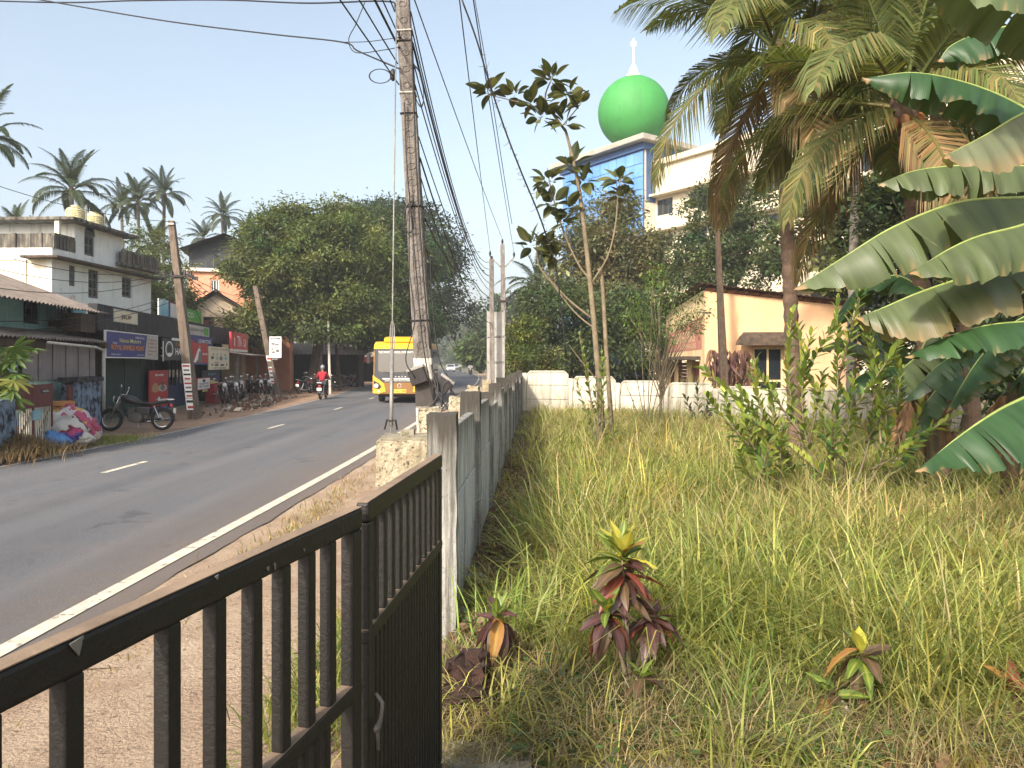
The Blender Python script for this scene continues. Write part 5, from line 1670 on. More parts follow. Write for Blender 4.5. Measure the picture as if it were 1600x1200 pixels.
# ---------------------------------------------------------------- motorcycles
def make_moto(label, body, classic=True, fairing=False):
    t = thing('motorcycle', label, 'motorcycle')
    rx90 = Matrix.Rotation(R(90), 4, 'X')
    def b_(name, m, mb, parent=None, smooth=False, bevel=0.0):
        return mb.build(name, m, parent or t, local=True, smooth=smooth, bevel=bevel)
    for (x, nm) in ((.68, 'front'), (-.66, 'rear')):
        w = b_('wheel', M['tyre'], MB().torus(.265, .047, Matrix.Translation((x, 0, .312)) @ rx90, 26, 8), smooth=True)
        b_('rim', M['chrome'], MB().torus(.225, .014, Matrix.Translation((x, 0, .312)) @ rx90, 24, 5), w)
        mb = MB().lathe([(.05, -.06), (.06, -.03), (.06, .03), (.05, .06)], (0, 0, 0), 10, Matrix.Translation((x, 0, .312)) @ rx90)
        for k in range(14):
            a = 2 * math.pi * k / 14
            mb.tube([(x, .03 * (-1) ** k, .312), (x + .225 * math.cos(a), 0, .312 + .225 * math.sin(a))], .004, 3, False)
        b_('spokes', M['galv'], mb, w)
    # mudguards
    for (x, a0, a1) in ((.68, 20, 170), (-.66, 10, 190)):
        pts = [(x + .345 * math.cos(R(a)), .312 + .345 * math.sin(R(a))) for a in np.linspace(a0, a1, 12)]
        mb = MB()
        V = [(px_, y, pz - abs(y) * .25) for (px_, pz) in pts for y in (-.07, 0, .07)]
        Fq = []
        for i in range(11):
            for j in range(2):
                Fq.append((i * 3 + j, i * 3 + j + 1, i * 3 + j + 4, i * 3 + j + 3))
        o = mb.add(V, Fq).build('mudguard', body, t, local=True, smooth=True)
        sm = o.modifiers.new('solid', 'SOLIDIFY')
        sm.thickness = .008
    for s_ in (-1, 1):
        b_('fork', M['chrome'], MB().tube([(.68, s_ * .075, .312), (.52, s_ * .075, .80), (.46, s_ * .07, .98)], [.026, .026, .02], 8), smooth=True)
        b_('shock', M['chrome'], MB().tube([(-.60, s_ * .12, .34), (-.45, s_ * .12, .68)], [.03, .022], 8))
        b_('mirror', M['chrome'], MB().tube([(.40, s_ * .3, 1.03), (.34, s_ * .36, 1.2)], .007, 5).ball((.34, s_ * .36, 1.23), (.015, .06, .045)))
        b_('side_panel', body, MB().prism([(-.35, s_ * .11, .45), (-.02, s_ * .11, .45), (.0, s_ * .11, .66), (-.35, s_ * .11, .66)], (0, 0, 0), (0, s_ * .03, 0)), bevel=.02)
    b_('frame', M['black'], MB().tube([(.45, 0, .92), (.3, 0, .5), (.2, 0, .28), (-.25, 0, .28), (-.35, 0, .6), (-.6, 0, .7)], .022, 6).tube([(.45, 0, .9), (0, 0, .74), (-.4, 0, .68)], .022, 6).tube([(-.2, .09, .32), (-.66, .09, .312)], .02, 6).tube([(-.2, -.09, .32), (-.66, -.09, .312)], .02, 6))
    eng = b_('engine', M['moto_dust'], MB().box(-.12, .22, -.12, .12, .27, .46).lathe([(.13, -.15), (.15, -.12), (.15, .12), (.13, .15)], (0, 0, 0), 14, Matrix.Translation((.0, 0, .36)) @ rx90), bevel=.015)
    mb = MB()
    for k in range(7):
        mb.box(.05, .22, -.10, .10, .47 + .028 * k, .488 + .028 * k)
    b_('cylinder_fins', M['moto_dust'], mb, eng)
    b_('exhaust', M['chrome'], MB().tube([(.2, -.10, .45), (.27, -.13, .30), (.1, -.15, .24), (-.25, -.15, .25), (-.85, -.16, .33)], [.02, .02, .022, .04, .045], 8), smooth=True)
    # tank: teardrop
    mb = MB()
    ring = [(.45, .03, .93, .03), (.40, .10, .92, .08), (.28, .145, .89, .125), (.1, .14, .85, .115), (-.06, .09, .79, .07), (-.12, .05, .77, .04)]
    V, Fq = [], []
    for (x, hw, zc_, hh) in ring:
        for k in range(12):
            a = 2 * math.pi * k / 12
            V.append((x, hw * math.cos(a), zc_ + hh * math.sin(a)))
    for i in range(len(ring) - 1):
        for k in range(12):
            Fq.append((i * 12 + k, i * 12 + (k + 1) % 12, i * 12 + 12 + (k + 1) % 12, i * 12 + 12 + k))
    Fq += [tuple(range(11, -1, -1)), tuple(60 + k for k in range(12))]
    b_('tank', body, mb.add(V, Fq), smooth=True)
    b_('seat', M['black'], MB().prism([(-.10, -.13, .74), (-.15, -.13, .82), (-.4, -.13, .78), (-.55, -.13, .84), (-.82, -.13, .86), (-.82, -.13, .78), (-.4, -.13, .72)], (0, -.13, 0), (0, .13, 0)), bevel=.03)
    b_('handlebar', M['chrome'], MB().tube([(.28, -.38, .99), (.36, -.34, 1.02), (.44, -.12, 1.03), (.46, 0, 1.0), (.44, .12, 1.03), (.36, .34, 1.02), (.28, .38, .99)], .013, 6).tube([(.27, -.39, .985), (.34, -.35, 1.01)], .02, 6).tube([(.27, .39, .985), (.34, .35, 1.01)], .02, 6), smooth=True)
    hl = b_('headlamp', body, MB().lathe([(.03, -.12), (.085, -.06), (.1, .0)], (0, 0, 0), 16, Matrix.Translation((.60, 0, .90)) @ Matrix.Rotation(R(90), 4, 'Y')))
    b_('lens', M['lens'], MB().lathe([(.1, 0), (.095, .02), (.05, .035), (.01, .04)], (0, 0, 0), 16, Matrix.Translation((.60, 0, .90)) @ Matrix.Rotation(R(90), 4, 'Y')), hl)
    tl = b_('tail_lamp', M['lamp_red'], MB().box(-.92, -.86, -.07, .07, .66, .75), bevel=.015)
    b_('number_plate', M['t_white'], MB().box(-.99, -.975, -.12, .12, .48, .62), tl)
    b_('stand', M['chrome'], MB().tube([(-.05, .12, .28), (-.1, .30, .0)], .013, 5))
    b_('carrier', M['chrome'], MB().tube([(-.5, .13, .86), (-.95, .13, .88), (-.95, -.13, .88), (-.5, -.13, .86)], .011, 5))
    return t

def place(o, x, y, z, rz, lean=0.0):
    o.location = (x, y, z)
    o.rotation_euler = (lean, 0, rz)
    return o
m0 = make_moto('black classic motorcycle parked side-on in front of the green shutter', M['moto_black'])
q = P(214, 0, 21.3)
place(m0, q.x, q.y, 0.02, R(192), R(7))
m_red = make_moto('dark red motorcycle leaning in front of the open garage', M['moto_red'])
q = S.w(su(408, -1.2), -1.2)
place(m_red, q.x, q.y, .02, R(-58), R(9))
m_dust = make_moto('dust-covered motorcycle parked nearest the red box sign', M['moto_dust'])
q = S.w(su(352, -.7), -.7)
place(m_dust, q.x, q.y, .02, R(-60), R(8))
labels = ['dusty motorcycle second in the row of bikes at the garage', 'dusty motorcycle in the middle of the row at the garage',
          'black motorcycle nearest the pole with the white board', 'black motorcycle at the back of the row inside the garage']
for k, (src, px_, yy, rz_, ln) in enumerate(((m_dust, 366, -.9, -52, 6), (m_dust, 380, -.6, -66, 8), (m0, 418, -1.5, -50, 8), (m0, 392, .6, -60, 5))):
    c_ = copy_tree(src, None, labels[k])
    q = S.w(su(px_, yy), yy)
    place(c_, q.x, q.y, .02, R(rz_), R(ln))
for k, (src, px_, d, rz_, lb_) in enumerate(((m0, 476, 46.5, 75, 'black motorcycle parked under the tree left of the rider in red'), (m_red, 484, 48.5, 100, 'dark red motorcycle behind the black one under the tree'),
                                            (m0, 529, 55, 60, 'black motorcycle parked right of the thin white pole'), (m_dust, 543, 59, 50, 'dusty motorcycle parked farther along near the stall'))):
    c_ = copy_tree(src, None, lb_)
    q = P(px_, 0, d)
    place(c_, q.x, q.y, .01, R(rz_), R(6))
for m_ in bpy.data.objects:
    if m_.get('category') == 'motorcycle':
        m_['group'] = 'parked motorcycles'

# ---------------------------------------------------------------- people
def skin_part(name, m, verts, edges, radii, parent, root=0, sub=2):
    me = bpy.data.meshes.new(name)
    me.from_pydata([tuple(v) for v in verts], edges, [])
    o = link_mesh(name, me, m, parent, local=True)
    sk = o.modifiers.new('skin', 'SKIN')
    sk.use_smooth_shade = True
    if not me.skin_vertices:
        bpy.context.view_layer.objects.active = o
    for i, r in enumerate(radii):
        sv = me.skin_vertices[0].data[i] if me.skin_vertices else None
        if sv is None:
            break
        sv.radius = (r, r) if not hasattr(r, '__len__') else r
        sv.use_root = (i == root)
    s_ = o.modifiers.new('sub', 'SUBSURF')
    s_.levels = sub
    s_.render_levels = sub
    return o

def rider(label, shirt, x, y, rz, helmet=None, moto=None, pillion=False, group=None):
    """seated rider; local x forward, seat at z 0.80; the bike is a thing of its own"""
    t = thing('person', label, 'person', (x, y, road_z(x, y)), rz, group)
    ox = -.28
    def q(a, b, c_): return (a + ox, b, c_)
    # body: pelvis, spine, neck, head, arms, legs as one continuous skinned figure
    V = [q(0, 0, .90), q(.04, 0, 1.08), q(.09, 0, 1.28), q(.12, 0, 1.43), q(.14, 0, 1.52), q(.16, 0, 1.60), q(.165, 0, 1.70)]
    Rr = [(.16, .13), (.145, .11), (.16, .12), (.08, .07), (.055, .055), (.085, .095), (.07, .08)]
    E = [(0, 1), (1, 2), (2, 3), (3, 4), (4, 5), (5, 6)]
    for s_ in (-1, 1):
        b = len(V)
        V += [q(.10, s_ * .19, 1.38), q(.20, s_ * .29, 1.16), q(.44, s_ * .30, 1.05), q(.55, s_ * .31, 1.03)]
        Rr += [.07, .052, .042, .038]
        E += [(2, b), (b, b + 1), (b + 1, b + 2), (b + 2, b + 3)]
        b = len(V)
        V += [q(.06, s_ * .11, .87), q(.42, s_ * .19, .74), q(.30, s_ * .20, .36), q(.28, s_ * .20, .30), q(.42, s_ * .21, .28)]
        Rr += [.10, .075, .05, .045, .04]
        E += [(0, b), (b, b + 1), (b + 1, b + 2), (b + 2, b + 3), (b + 3, b + 4)]
    skin_part('body', M['skin'], V, E, Rr, t)
    V = [q(0, 0, .92), q(.04, 0, 1.08), q(.09, 0, 1.28), q(.12, 0, 1.43)]
    Rr = [(.175, .15), (.165, .13), (.185, .14), (.09, .08)]
    E = [(0, 1), (1, 2), (2, 3)]
    for s_ in (-1, 1):
        b = len(V)
        V += [q(.10, s_ * .19, 1.38), q(.20, s_ * .29, 1.16), q(.40, s_ * .30, 1.06)]
        Rr += [.085, .068, .055]
        E += [(2, b), (b, b + 1), (b + 1, b + 2)]
    skin_part('shirt', shirt, V, E, Rr, t)
    V = [q(0, 0, .90)]
    Rr = [(.17, .14)]
    E = []
    for s_ in (-1, 1):
        b = len(V)
        V += [q(.06, s_ * .11, .87), q(.42, s_ * .19, .74), q(.30, s_ * .20, .40)]
        Rr += [.115, .09, .065]
        E += [(0, b), (b, b + 1), (b + 1, b + 2)]
    skin_part('trousers', M['jeans'], V, E, Rr, t)
    for s_ in (-1, 1):
        MB().ball(q(.36, s_ * .205, .265), (.13, .05, .045)).build('shoe', M['black'], t, local=True, smooth=True)
    hm = MB().ball(q(.155, 0, 1.68), (.13, .115, .135), None, 16, 10).build('helmet' if helmet else 'hair', helmet or M['black'], t, local=True, smooth=True)
    return t
r1 = rider('person in a red shirt and grey helmet riding a motorcycle away up the road', M['shirt_red'], -10.0, 40.0, R(92), M['helmet_grey'])
mm = copy_tree(m0, None, 'black motorcycle ridden by the person in the red shirt', 'ridden motorcycles')
place(mm, -10.0, 40.0, road_z(-10, 40), R(92))
for k, (px_, d, rz_, sh, lb1, lb2) in enumerate(((735, 112, -88, 'shirt_white', 'person in white riding a scooter towards the camera far up the road', 'motorcycle under the far rider in white'),
                                               (719, 150, -80, 'shirt_white', 'farther person in white riding beside the distant cars', 'motorcycle under the farther rider beside the cars'))):
    q = P(px_, 0, d)
    z = road_z(q.x, d)
    rr = rider(lb1, M[sh], q.x, d, R(rz_), M['black'])
    mm = copy_tree(m0, None, lb2, 'ridden motorcycles')
    place(mm, q.x, d, z, R(rz_))

def car(label, x, y, rz, body):
    t = thing('car', label, 'car', (x, y, road_z(x, y)), rz)
    side = [(-2.0, .32), (-2.05, .85), (-1.95, .98), (-1.25, 1.42), (.25, 1.46), (1.0, 1.0), (1.9, .86), (2.05, .6), (2.0, .32)]
    MB().prism([(x_, -.82, z) for x_, z in side], (0, -.82, 0), (0, .82, 0)).build('body', body, t, local=True, bevel=.10)
    MB().prism([(.34, -.66, 1.37), (.95, -.70, 1.03), (.95, .70, 1.03), (.34, .66, 1.37)], (0, 0, 0), (.03, 0, .03)).build('windscreen', M['glass'], t, local=True)
    MB().prism([(-1.3, -.6, 1.36), (-1.85, -.66, 1.02), (-1.85, .66, 1.02), (-1.3, .6, 1.36)], (0, 0, 0), (-.03, 0, .03)).build('rear_window', M['glass'], t, local=True)
    for s_ in (-1, 1):
        MB().prism([(-1.2, s_ * .825, 1.05), (-1.1, s_ * .825, 1.36), (.2, s_ * .825, 1.38), (.75, s_ * .825, 1.05)], (0, 0, 0), (0, s_ * .01, 0)).build('side_window', M['glass'], t, local=True)
        MB().ball((1.97, s_ * .58, .72), (.09, .18, .09)).build('headlight', M['lens'], t, local=True)
        for x_ in (-1.25, 1.3):
            Mx = Matrix.Translation((x_, s_ * .74, .31)) @ Matrix.Rotation(R(90), 4, 'X')
            wv = MB().lathe([(.18, -.11), (.29, -.1), (.31, 0), (.29, .1), (.18, .11)], (0, 0, 0), 18, Mx).build('wheel', M['tyre'], t, local=True)
            MB().lathe([(.03, -.12), (.17, -.115), (.17, .115), (.03, .12)], (0, 0, 0), 12, Mx).build('rim', M['galv'], wv, local=True)
    MB().box(2.03, 2.06, -.5, .5, .42, .52).build('bumper_grille', M['black'], t, local=True)
    return t
q = P(704, 0, 152)
car('white car far up the road behind the bus', q.x, 152, R(-84), M['car_white'])
q = P(712, 0, 185)
car('grey car at the farthest bend of the road', q.x, 185, R(-70), M['car_grey'])

# ---------------------------------------------------------------- sacks on the left verge
def sack(label, c, size, rot, m, seed=0, extra=None):
    t = thing('rubbish_sack', label, 'sack', tuple(c), 0, 'sacks dumped on the verge')
    bm = bmesh.new()
    bmesh.ops.create_cube(bm, size=2)
    bmesh.ops.subdivide_edges(bm, edges=bm.edges, cuts=15, use_grid_fill=True)
    Mx = Euler(rot).to_matrix()
    for v in bm.verts:
        p = v.co.copy()
        r = p.copy()
        # pillow: flat seams at the two ends, swollen belly
        k = (1 - .88 * abs(p.x) ** 3.5)
        kk = (1 - .62 * abs(p.y) ** 3.0)
        r = Vector((p.x * (1 - .12 * abs(p.y) ** 2), p.y * (1 - .10 * abs(p.x) ** 2), p.z * k * kk))
        r = Vector((r.x * size[0], r.y * size[1], r.z * size[2]))
        n = mnoise.noise_vector(p * 1.6 + Vector((seed, seed, seed))) * .10 * min(size) + mnoise.noise_vector(p * 4.5 + Vector((seed, 0, 0))) * .05 * min(size)
        sd_ = Vector((seed * 3.1, 0, seed))
        f_ = (abs(mnoise.noise(p * 2.3 + sd_)) - .25) * .42 + (abs(mnoise.noise(p * 5.2 + sd_)) - .25) * .22
        n = n * 2.0 + Vector((p.x * .15, p.y * .3, p.z)) * f_ * size[2] * 1.3
        v.co = Mx @ (r + n)
    me = bpy.data.meshes.new('sack')
    bm.to_mesh(me)
    bm.free()
    o = link_mesh('sack_body', me, m, t, local=True, smooth=True)
    return t
def sack_print(name, cs, scale=3.0, seed=0):
    m, nt, b = new_mat(name)
    tc = nt.nodes.new('ShaderNodeTexCoord')
    mp = nt.nodes.new('ShaderNodeMapping')
    mp.inputs['Location'].default_value = (seed, seed * .7, 0)
    dn = nt.nodes.new('ShaderNodeTexNoise')
    dn.inputs['Scale'].default_value = 4
    nt.links.new(tc.outputs['Object'], dn.inputs['Vector'])
    va = nt.nodes.new('ShaderNodeVectorMath')
    va.operation = 'MULTIPLY_ADD'
    nt.links.new(dn.outputs['Color'], va.inputs[0])
    va.inputs[1].default_value = (.5, .5, .5)
    nt.links.new(tc.outputs['Object'], va.inputs[2])
    nt.links.new(va.outputs[0], mp.inputs[0])
    v = nt.nodes.new('ShaderNodeTexVoronoi')
    v.inputs['Scale'].default_value = scale
    nt.links.new(mp.outputs[0], v.inputs['Vector'])
    sp_ = nt.nodes.new('ShaderNodeSeparateColor')
    nt.links.new(v.outputs['Color'], sp_.inputs[0])
    n = len(cs)
    r = nt.nodes.new('ShaderNodeValToRGB')
    r.color_ramp.interpolation = 'CONSTANT'
    e_ = r.color_ramp.elements
    while len(e_) < n:
        e_.new(.5)
    for i, c_ in enumerate(cs):
        e_[i].position = i / n
        e_[i].color = C4(c_)
    nt.links.new(sp_.outputs[0], r.inputs[0])
    nt.links.new(r.outputs[0], b.inputs['Base Color'])
    b.inputs['Roughness'].default_value = .5
    bump(nt, b, noise_tex(nt, 11, 6, .7), .9, .05)
    return m
blue_m = mat('blue_plastic_sack', '#3a6fa8', '#5a8fc4', 3, .45, 1.0, 8, bdist=.05)
zs = .05
sack('white and maroon printed sack lying on top of the rubbish heap', P(84, 668, 17.3) , (.72, .46, .30), (R(12), R(8), R(15)), sack_print('sack_white_maroon', ['#cbc6bd', '#c4beb4', '#b9b3a8', '#b97f35', '#5d2229', '#c9c3ba'], 3.0, 1), 1)
sack('pink and yellow printed sack propped against the stained wall block', P(120, 664, 17.7), (.55, .36, .26), (R(20), R(38), R(20)), sack_print('sack_pink', ['#c8bdbd', '#b34a6a', '#c9a550', '#c8bdbd', '#a83a58'], 3.2, 5), 2)
sack('long blue plastic sack at the left foot of the rubbish heap', P(52, 678, 17.0), (.6, .3, .24), (0, R(22), R(-10)), blue_m, 3)
sack('blue plastic sack in the middle of the rubbish heap', P(80, 688, 16.7), (.42, .26, .18), (R(5), R(8), R(-25)), blue_m, 4)
sack('small white sack at the right foot of the rubbish heap', P(120, 686, 17.2), (.34, .24, .17), (0, 0, R(30)), mat('white_sack', '#c9c4b8', '#b5afa2', 4, .6, .6, 10, bdist=.04), 5)
sack('purple and red printed sack between the blue sacks', P(103, 681, 17.1), (.36, .24, .2), (R(30), 0, R(-15)), sack_print('sack_purple', ['#4a3a86', '#b03a6a', '#7a2a3a', '#4a3a86'], 4, 9), 6)
# ================================================================ vegetation
def bez(a, b, c, n):
    return [a.lerp(b, t).lerp(b.lerp(c, t), t) for t in np.linspace(0, 1, n)]

def tree(name, label, base, lobes, nclump, nleaf, leaf, clump_r, cols, trunk_r, cat='tree', group=None, bark='bark', fork=None, nlimb=12,
         lm='leaf', shell=0.5, droop=0.3, aspect=0.42, amt=0.28, seg=1):
    """trunk, limbs to the clumps, and leaves gathered in clumps through the crown's volume"""
    base = Vector(base)
    t = thing(name, label, cat, tuple(base), 0, group)
    vol = np.array([l[1][0] * l[1][1] * l[1][2] for l in lobes]) ** 0.75
    vol /= vol.sum()
    cl = []
    for k in range(nclump):
        l = lobes[rng.choice(len(lobes), p=vol)]
        d = rand_dirs(1)[0]
        r = shell + (1 - shell) * rng.random() ** 0.7 if rng.random() < .8 else rng.random() ** .4
        cl.append(np.array(l[0]) + d * np.array(l[1]) * r)
    cl = np.array(cl)
    cen = cl.mean(0)
    fk = Vector(fork) if fork is not None else base.lerp(Vector(cen), 0.45)
    mb = MB()
    mid = base.lerp(fk, .5) + Vector((rng.normal(0, trunk_r), rng.normal(0, trunk_r), 0))
    pts = bez(base + Vector((0, 0, -.1)), mid, fk, 8)
    mb.tube(pts, [trunk_r * (1.35 if i == 0 else 1.0) * (1 - .35 * i / 7) for i in range(8)], 9)
    order = rng.permutation(len(cl))[:nlimb]
    for i in order:
        c = Vector(cl[i])
        st = Vector(pts[rng.integers(4, 8)])
        ctrl = st.lerp(c, .5) + Vector((0, 0, .18 * (c - st).length))
        mb.tube(bez(st, ctrl, c, 6), np.linspace(trunk_r * .42, trunk_r * .07, 6), 6)
    mb.build('trunk', M[bark], t, smooth=True)
    n = nclump * nleaf
    rr = clump_r * (0.6 + 0.8 * rng.random(nclump))
    off = rng.normal(0, 0.5, (nclump, nleaf, 3)) * rr[:, None, None]
    off[:, :, 2] *= 0.65
    C = (cl[:, None, :] + off).reshape(-1, 3)
    D = unit(off.reshape(-1, 3) + rng.normal(0, .35 * clump_r, (n, 3)))
    D[:, 2] -= droop
    N = rand_dirs(n) * .8 + np.array([0, 0, 1.0])
    L = leaf * np.exp(rng.normal(0, .25, n))
    cc = np.repeat(vary(cols, nclump, amt * .8, .10), nleaf, 0) * np.exp(rng.normal(0, amt * .7, (n, 1)))
    me = leaf_mesh('crown', C, D, N, L, L * aspect, np.clip(cc, .004, .8), seg)
    o = link_mesh('crown', me, M[lm], t)
    return t

G1 = [(.10, .13, .036), (.125, .15, .045), (.075, .105, .032)]     # mango greens
G2 = [(.062, .092, .034), (.048, .074, .030), (.085, .112, .038)]     # darker
G3 = [(.12, .15, .035), (.09, .13, .030), (.15, .15, .045)]           # yellowish
G4 = [(.075, .12, .028), (.10, .15, .035)]                            # fresh
GD = [(.14, .12, .06), (.10, .10, .045), (.07, .09, .03)]              # dry, brownish

def lob(px, py, d, r):
    p = P(px, py, d)
    return ((p.x, p.y, p.z), r if hasattr(r, '__len__') else (r, r, r * .8))
TG = 'roadside trees on the left'
tree('mango_tree', 'broad green mango tree over the parked motorcycles', (P(484, 0, 50).x, 50, -.05),
     [lob(440, 430, 48, (3.4, 3, 2.6)), lob(520, 400, 50, (4.2, 3.4, 3.0)), lob(470, 370, 50, (3.2, 3, 2.2)), lob(410, 500, 47, (1.9, 2, 1.5)), lob(560, 480, 49, (2.6, 2.5, 2.0)), lob(480, 500, 47, (3.2, 2.2, 1.5)), lob(425, 380, 49, (2.4, 2.2, 1.7)), lob(395, 430, 48, (1.2, 1.4, 1.1)), lob(455, 340, 50, (1.5, 1.5, .9)), lob(540, 335, 51, (1.6, 1.6, .9)), lob(385, 530, 46, (1.0, 1.2, .8))],
     430, 190, .25, .68, G1, .42, group=TG, fork=P(500, 480, 50), nlimb=22, shell=.55)
tree('roadside_tree', 'deep green tree right of the mango tree behind the rider in red', (P(560, 0, 62).x, 62, -.05),
     [lob(590, 430, 62, (4.2, 3.5, 4.2)), lob(620, 500, 60, (3.4, 3, 2.6)), lob(570, 370, 64, (4.0, 3.4, 2.8)), lob(545, 500, 60, (2.8, 2.5, 2.2)), lob(640, 400, 66, (3.2, 3, 3))],
     330, 145, .31, .85, G2 + [(.05, .095, .026)], .4, group=TG, nlimb=16)
tree('rain_tree', 'tall dark spreading tree rising above the bus', (P(602, 0, 84).x, 84, -.05),
     [lob(640, 360, 84, (5.5, 5, 3.4)), lob(690, 400, 84, (3.0, 3.5, 3.0)), lob(660, 440, 82, (4.6, 4, 3.4)), lob(700, 480, 84, (3.0, 3, 2.2)), lob(600, 345, 86, (5, 4, 2.2)), lob(660, 510, 84, (4.0, 3, 1.8))],
     380, 80, .42, 1.15, [(.028, .050, .026), (.035, .055, .025)], .7, group=TG, nlimb=22, fork=(-12.5, 84, 6))
for k, (px, py, d, r, lb) in enumerate(((738, 532, 290, 12.0, 'hazy tree closing the view above the far riders'), (690, 528, 430, 21.0, 'hazy tree behind the farthest cars'), (608, 520, 150, 8.0, 'hazy tree behind the bus roof'),
                                        (768, 528, 240, 10.0, 'hazy tree right of the far bend behind the metal board'), (752, 546, 130, 2.4, 'small green tree over the far bend of the road'),
                                        (590, 520, 120, 7.0, 'distant dark tree left of the bus'), (722, 522, 560, 26, 'pale blue-grey tree on the far skyline'), (560, 510, 95, 5.5, 'distant tree behind the small notice sign'),
                                        (800, 500, 120, 5.0, 'hazy tree behind the second utility pole'))):
    p = P(px, py, d)
    bx = p.x
    if k == 0:
        bx = p.x + 1
    tree('distant_tree', lb, (bx, d, -.05), [((p.x, d, p.z), (r, r, r * .75)), ((p.x - r * .5, d, p.z - r * .4), (r * .7, r * .6, r * .5)), ((p.x + r * .5, d, p.z - r * .45), (r * .6, r * .6, r * .5))],
         150, 50, .5 + d / 330, 1.2 + d / 300, G4 if k == 4 else G2, .35, group='distant trees up the road', nlimb=8)
for k, (px, py, d, r, lb) in enumerate(((250, 425, 44, 1.9, 'bushy green shrub between the white house and the leaning pole'), (262, 465, 42, 1.4, 'lower shrub growing behind the rooftop hoarding'), (228, 395, 58, 2.4, 'dark bush behind the right end of the white house'), (20, 400, 60, 4.0, 'bushes rising behind the white house terrace'))):
    p = P(px, py, d)
    tree('bush', lb, (p.x, d, 0), [((p.x, d, p.z), (r, r, r * .9)), ((p.x + .3, d, p.z - r), (r * .7, r * .7, r * .7))], 60, 70, .22, .55, G1, .12, group='bushes behind the shops', nlimb=8)

# right side trees
RG = 'trees beyond the boundary wall'
tree('mixed_tree', 'dark tree behind the sapling at the plot corner', (P(880, 0, 40).x, 40, -.4),
     [lob(890, 500, 40, (2.3, 2, 1.9)), lob(860, 555, 39, (1.7, 1.5, 1.5)), lob(940, 540, 40, (2.2, 2, 1.8)), lob(850, 470, 42, (1.4, 1.4, 1.3)), lob(980, 500, 41, (1.6, 1.5, 1.8))],
     210, 95, .24, .6, G2, .22, group=RG, nlimb=14)
tree('feathery_tree', 'sparse olive feathery tree in front of the blue glass tower', (P(945, 0, 46).x, 46, -.4),
     [lob(930, 380, 46, (2.6, 2, 1.8)), lob(985, 400, 46, (2.2, 2, 2.0)), lob(900, 440, 46, (2.0, 1.8, 1.6)), lob(970, 330, 47, (1.4, 1.4, 1.0)), lob(1020, 400, 45, (1.2, 1.2, 1.4)), lob(950, 470, 44, (2.8, 1.6, 1.6))],
     420, 75, .24, .6, [(.13, .13, .055), (.10, .11, .045), (.16, .15, .07)], .17, group=RG, nlimb=24, bark='bark_pale', shell=.3)
tree('olive_tree', 'olive-green tree screening the lower glass of the tower', (P(985, 0, 48).x, 48, -.4),
     [lob(960, 420, 48, (2.6, 2, 2.4)), lob(995, 400, 49, (1.8, 1.6, 1.6)), lob(930, 340, 49, (1.6, 1.6, 1.6)), lob(990, 480, 48, (2.6, 2, 1.8))],
     210, 85, .24, .6, [(.11, .125, .048), (.075, .095, .038), (.13, .13, .055)], .2, group=RG, nlimb=16)
tree('jackfruit_tree', 'dense dark green tree in front of the cream office wall', (P(1130, 0, 44).x, 44, -.5),
     [lob(1120, 360, 44, (2.5, 2.4, 2.6)), lob(1160, 330, 45, (2.0, 2, 2.2)), lob(1095, 410, 43, (1.8, 1.8, 1.7)), lob(1170, 410, 43, (2.2, 2, 1.8)), lob(1130, 300, 45, (1.5, 1.5, 1.4))],
     230, 105, .22, .5, G2 + [(.09, .12, .042)], .25, group=RG, nlimb=16)
tree('broad_leaf_tree', 'open broad-leaved tree between the two palm trunks', (P(1330, 0, 36).x, 36, -.6),
     [lob(1290, 330, 36, (1.7, 1.6, 1.7)), lob(1350, 360, 35, (2.0, 1.6, 2.2)), lob(1400, 320, 34, (1.8, 1.6, 2.4)), lob(1260, 290, 37, (1.2, 1.2, 1.0)), lob(1330, 430, 34, (1.8, 1.5, 1.2)), lob(1230, 390, 38, (.9, 1, 1.2))],
     170, 70, .30, .6, G2 + G1, .2, group=RG, nlimb=18, aspect=.6)
tree('dark_thicket', 'dark thicket of leaves behind the banana plants', (P(1500, 0, 22).x, 22, -.4),
     [lob(1440, 330, 22, (1.6, 1.5, 2.2)), lob(1530, 300, 22, (2.2, 1.8, 3.0)), lob(1480, 450, 21, (2.2, 1.5, 1.8)), lob(1600, 380, 21, (2.4, 1.8, 3.0)), lob(1590, 500, 20, (2.0, 1.5, 1.8)), lob(1420, 520, 21, (1.6, 1.2, 1.4)), lob(1540, 560, 18, (2.2, 1.2, 1.0)), lob(1600, 590, 17, (1.6, 1.0, .9)), lob(1480, 600, 17, (1.4, .8, .8))],
     680, 85, .18, .5, [(.04, .065, .022), (.03, .05, .02), (.06, .08, .025)], .2, group=RG, nlimb=14)
tree('hedge_tree', 'yellow-green bushy tree right of the metal board', (P(818, 0, 34).x, 34, -.1),
     [lob(815, 540, 34, (1.0, 1.2, 1.3)), lob(840, 570, 33, (1.0, 1, 1.0)), lob(803, 580, 34, (.6, 1, .9))],
     110, 110, .14, .36, G3 + [(.08, .11, .028)], .12, group=RG, nlimb=8)
tree('feathery_sapling', 'bright green feathery sapling left of the orange house', (P(1030, 0, 21).x, 21, -.0),
     [lob(1040, 470, 21, (.95, .8, .9)), lob(1010, 530, 21, (.75, .7, .9)), lob(1075, 500, 22, (.7, .6, .7)), lob(1030, 430, 22, (.6, .6, .5)), lob(990, 480, 22, (.5, .6, .6))],
     64, 60, .11, .30, [(.12, .18, .035), (.09, .15, .03), (.10, .13, .04)], .05, group=RG, nlimb=26, bark='bark_pale', aspect=.25, shell=.2)
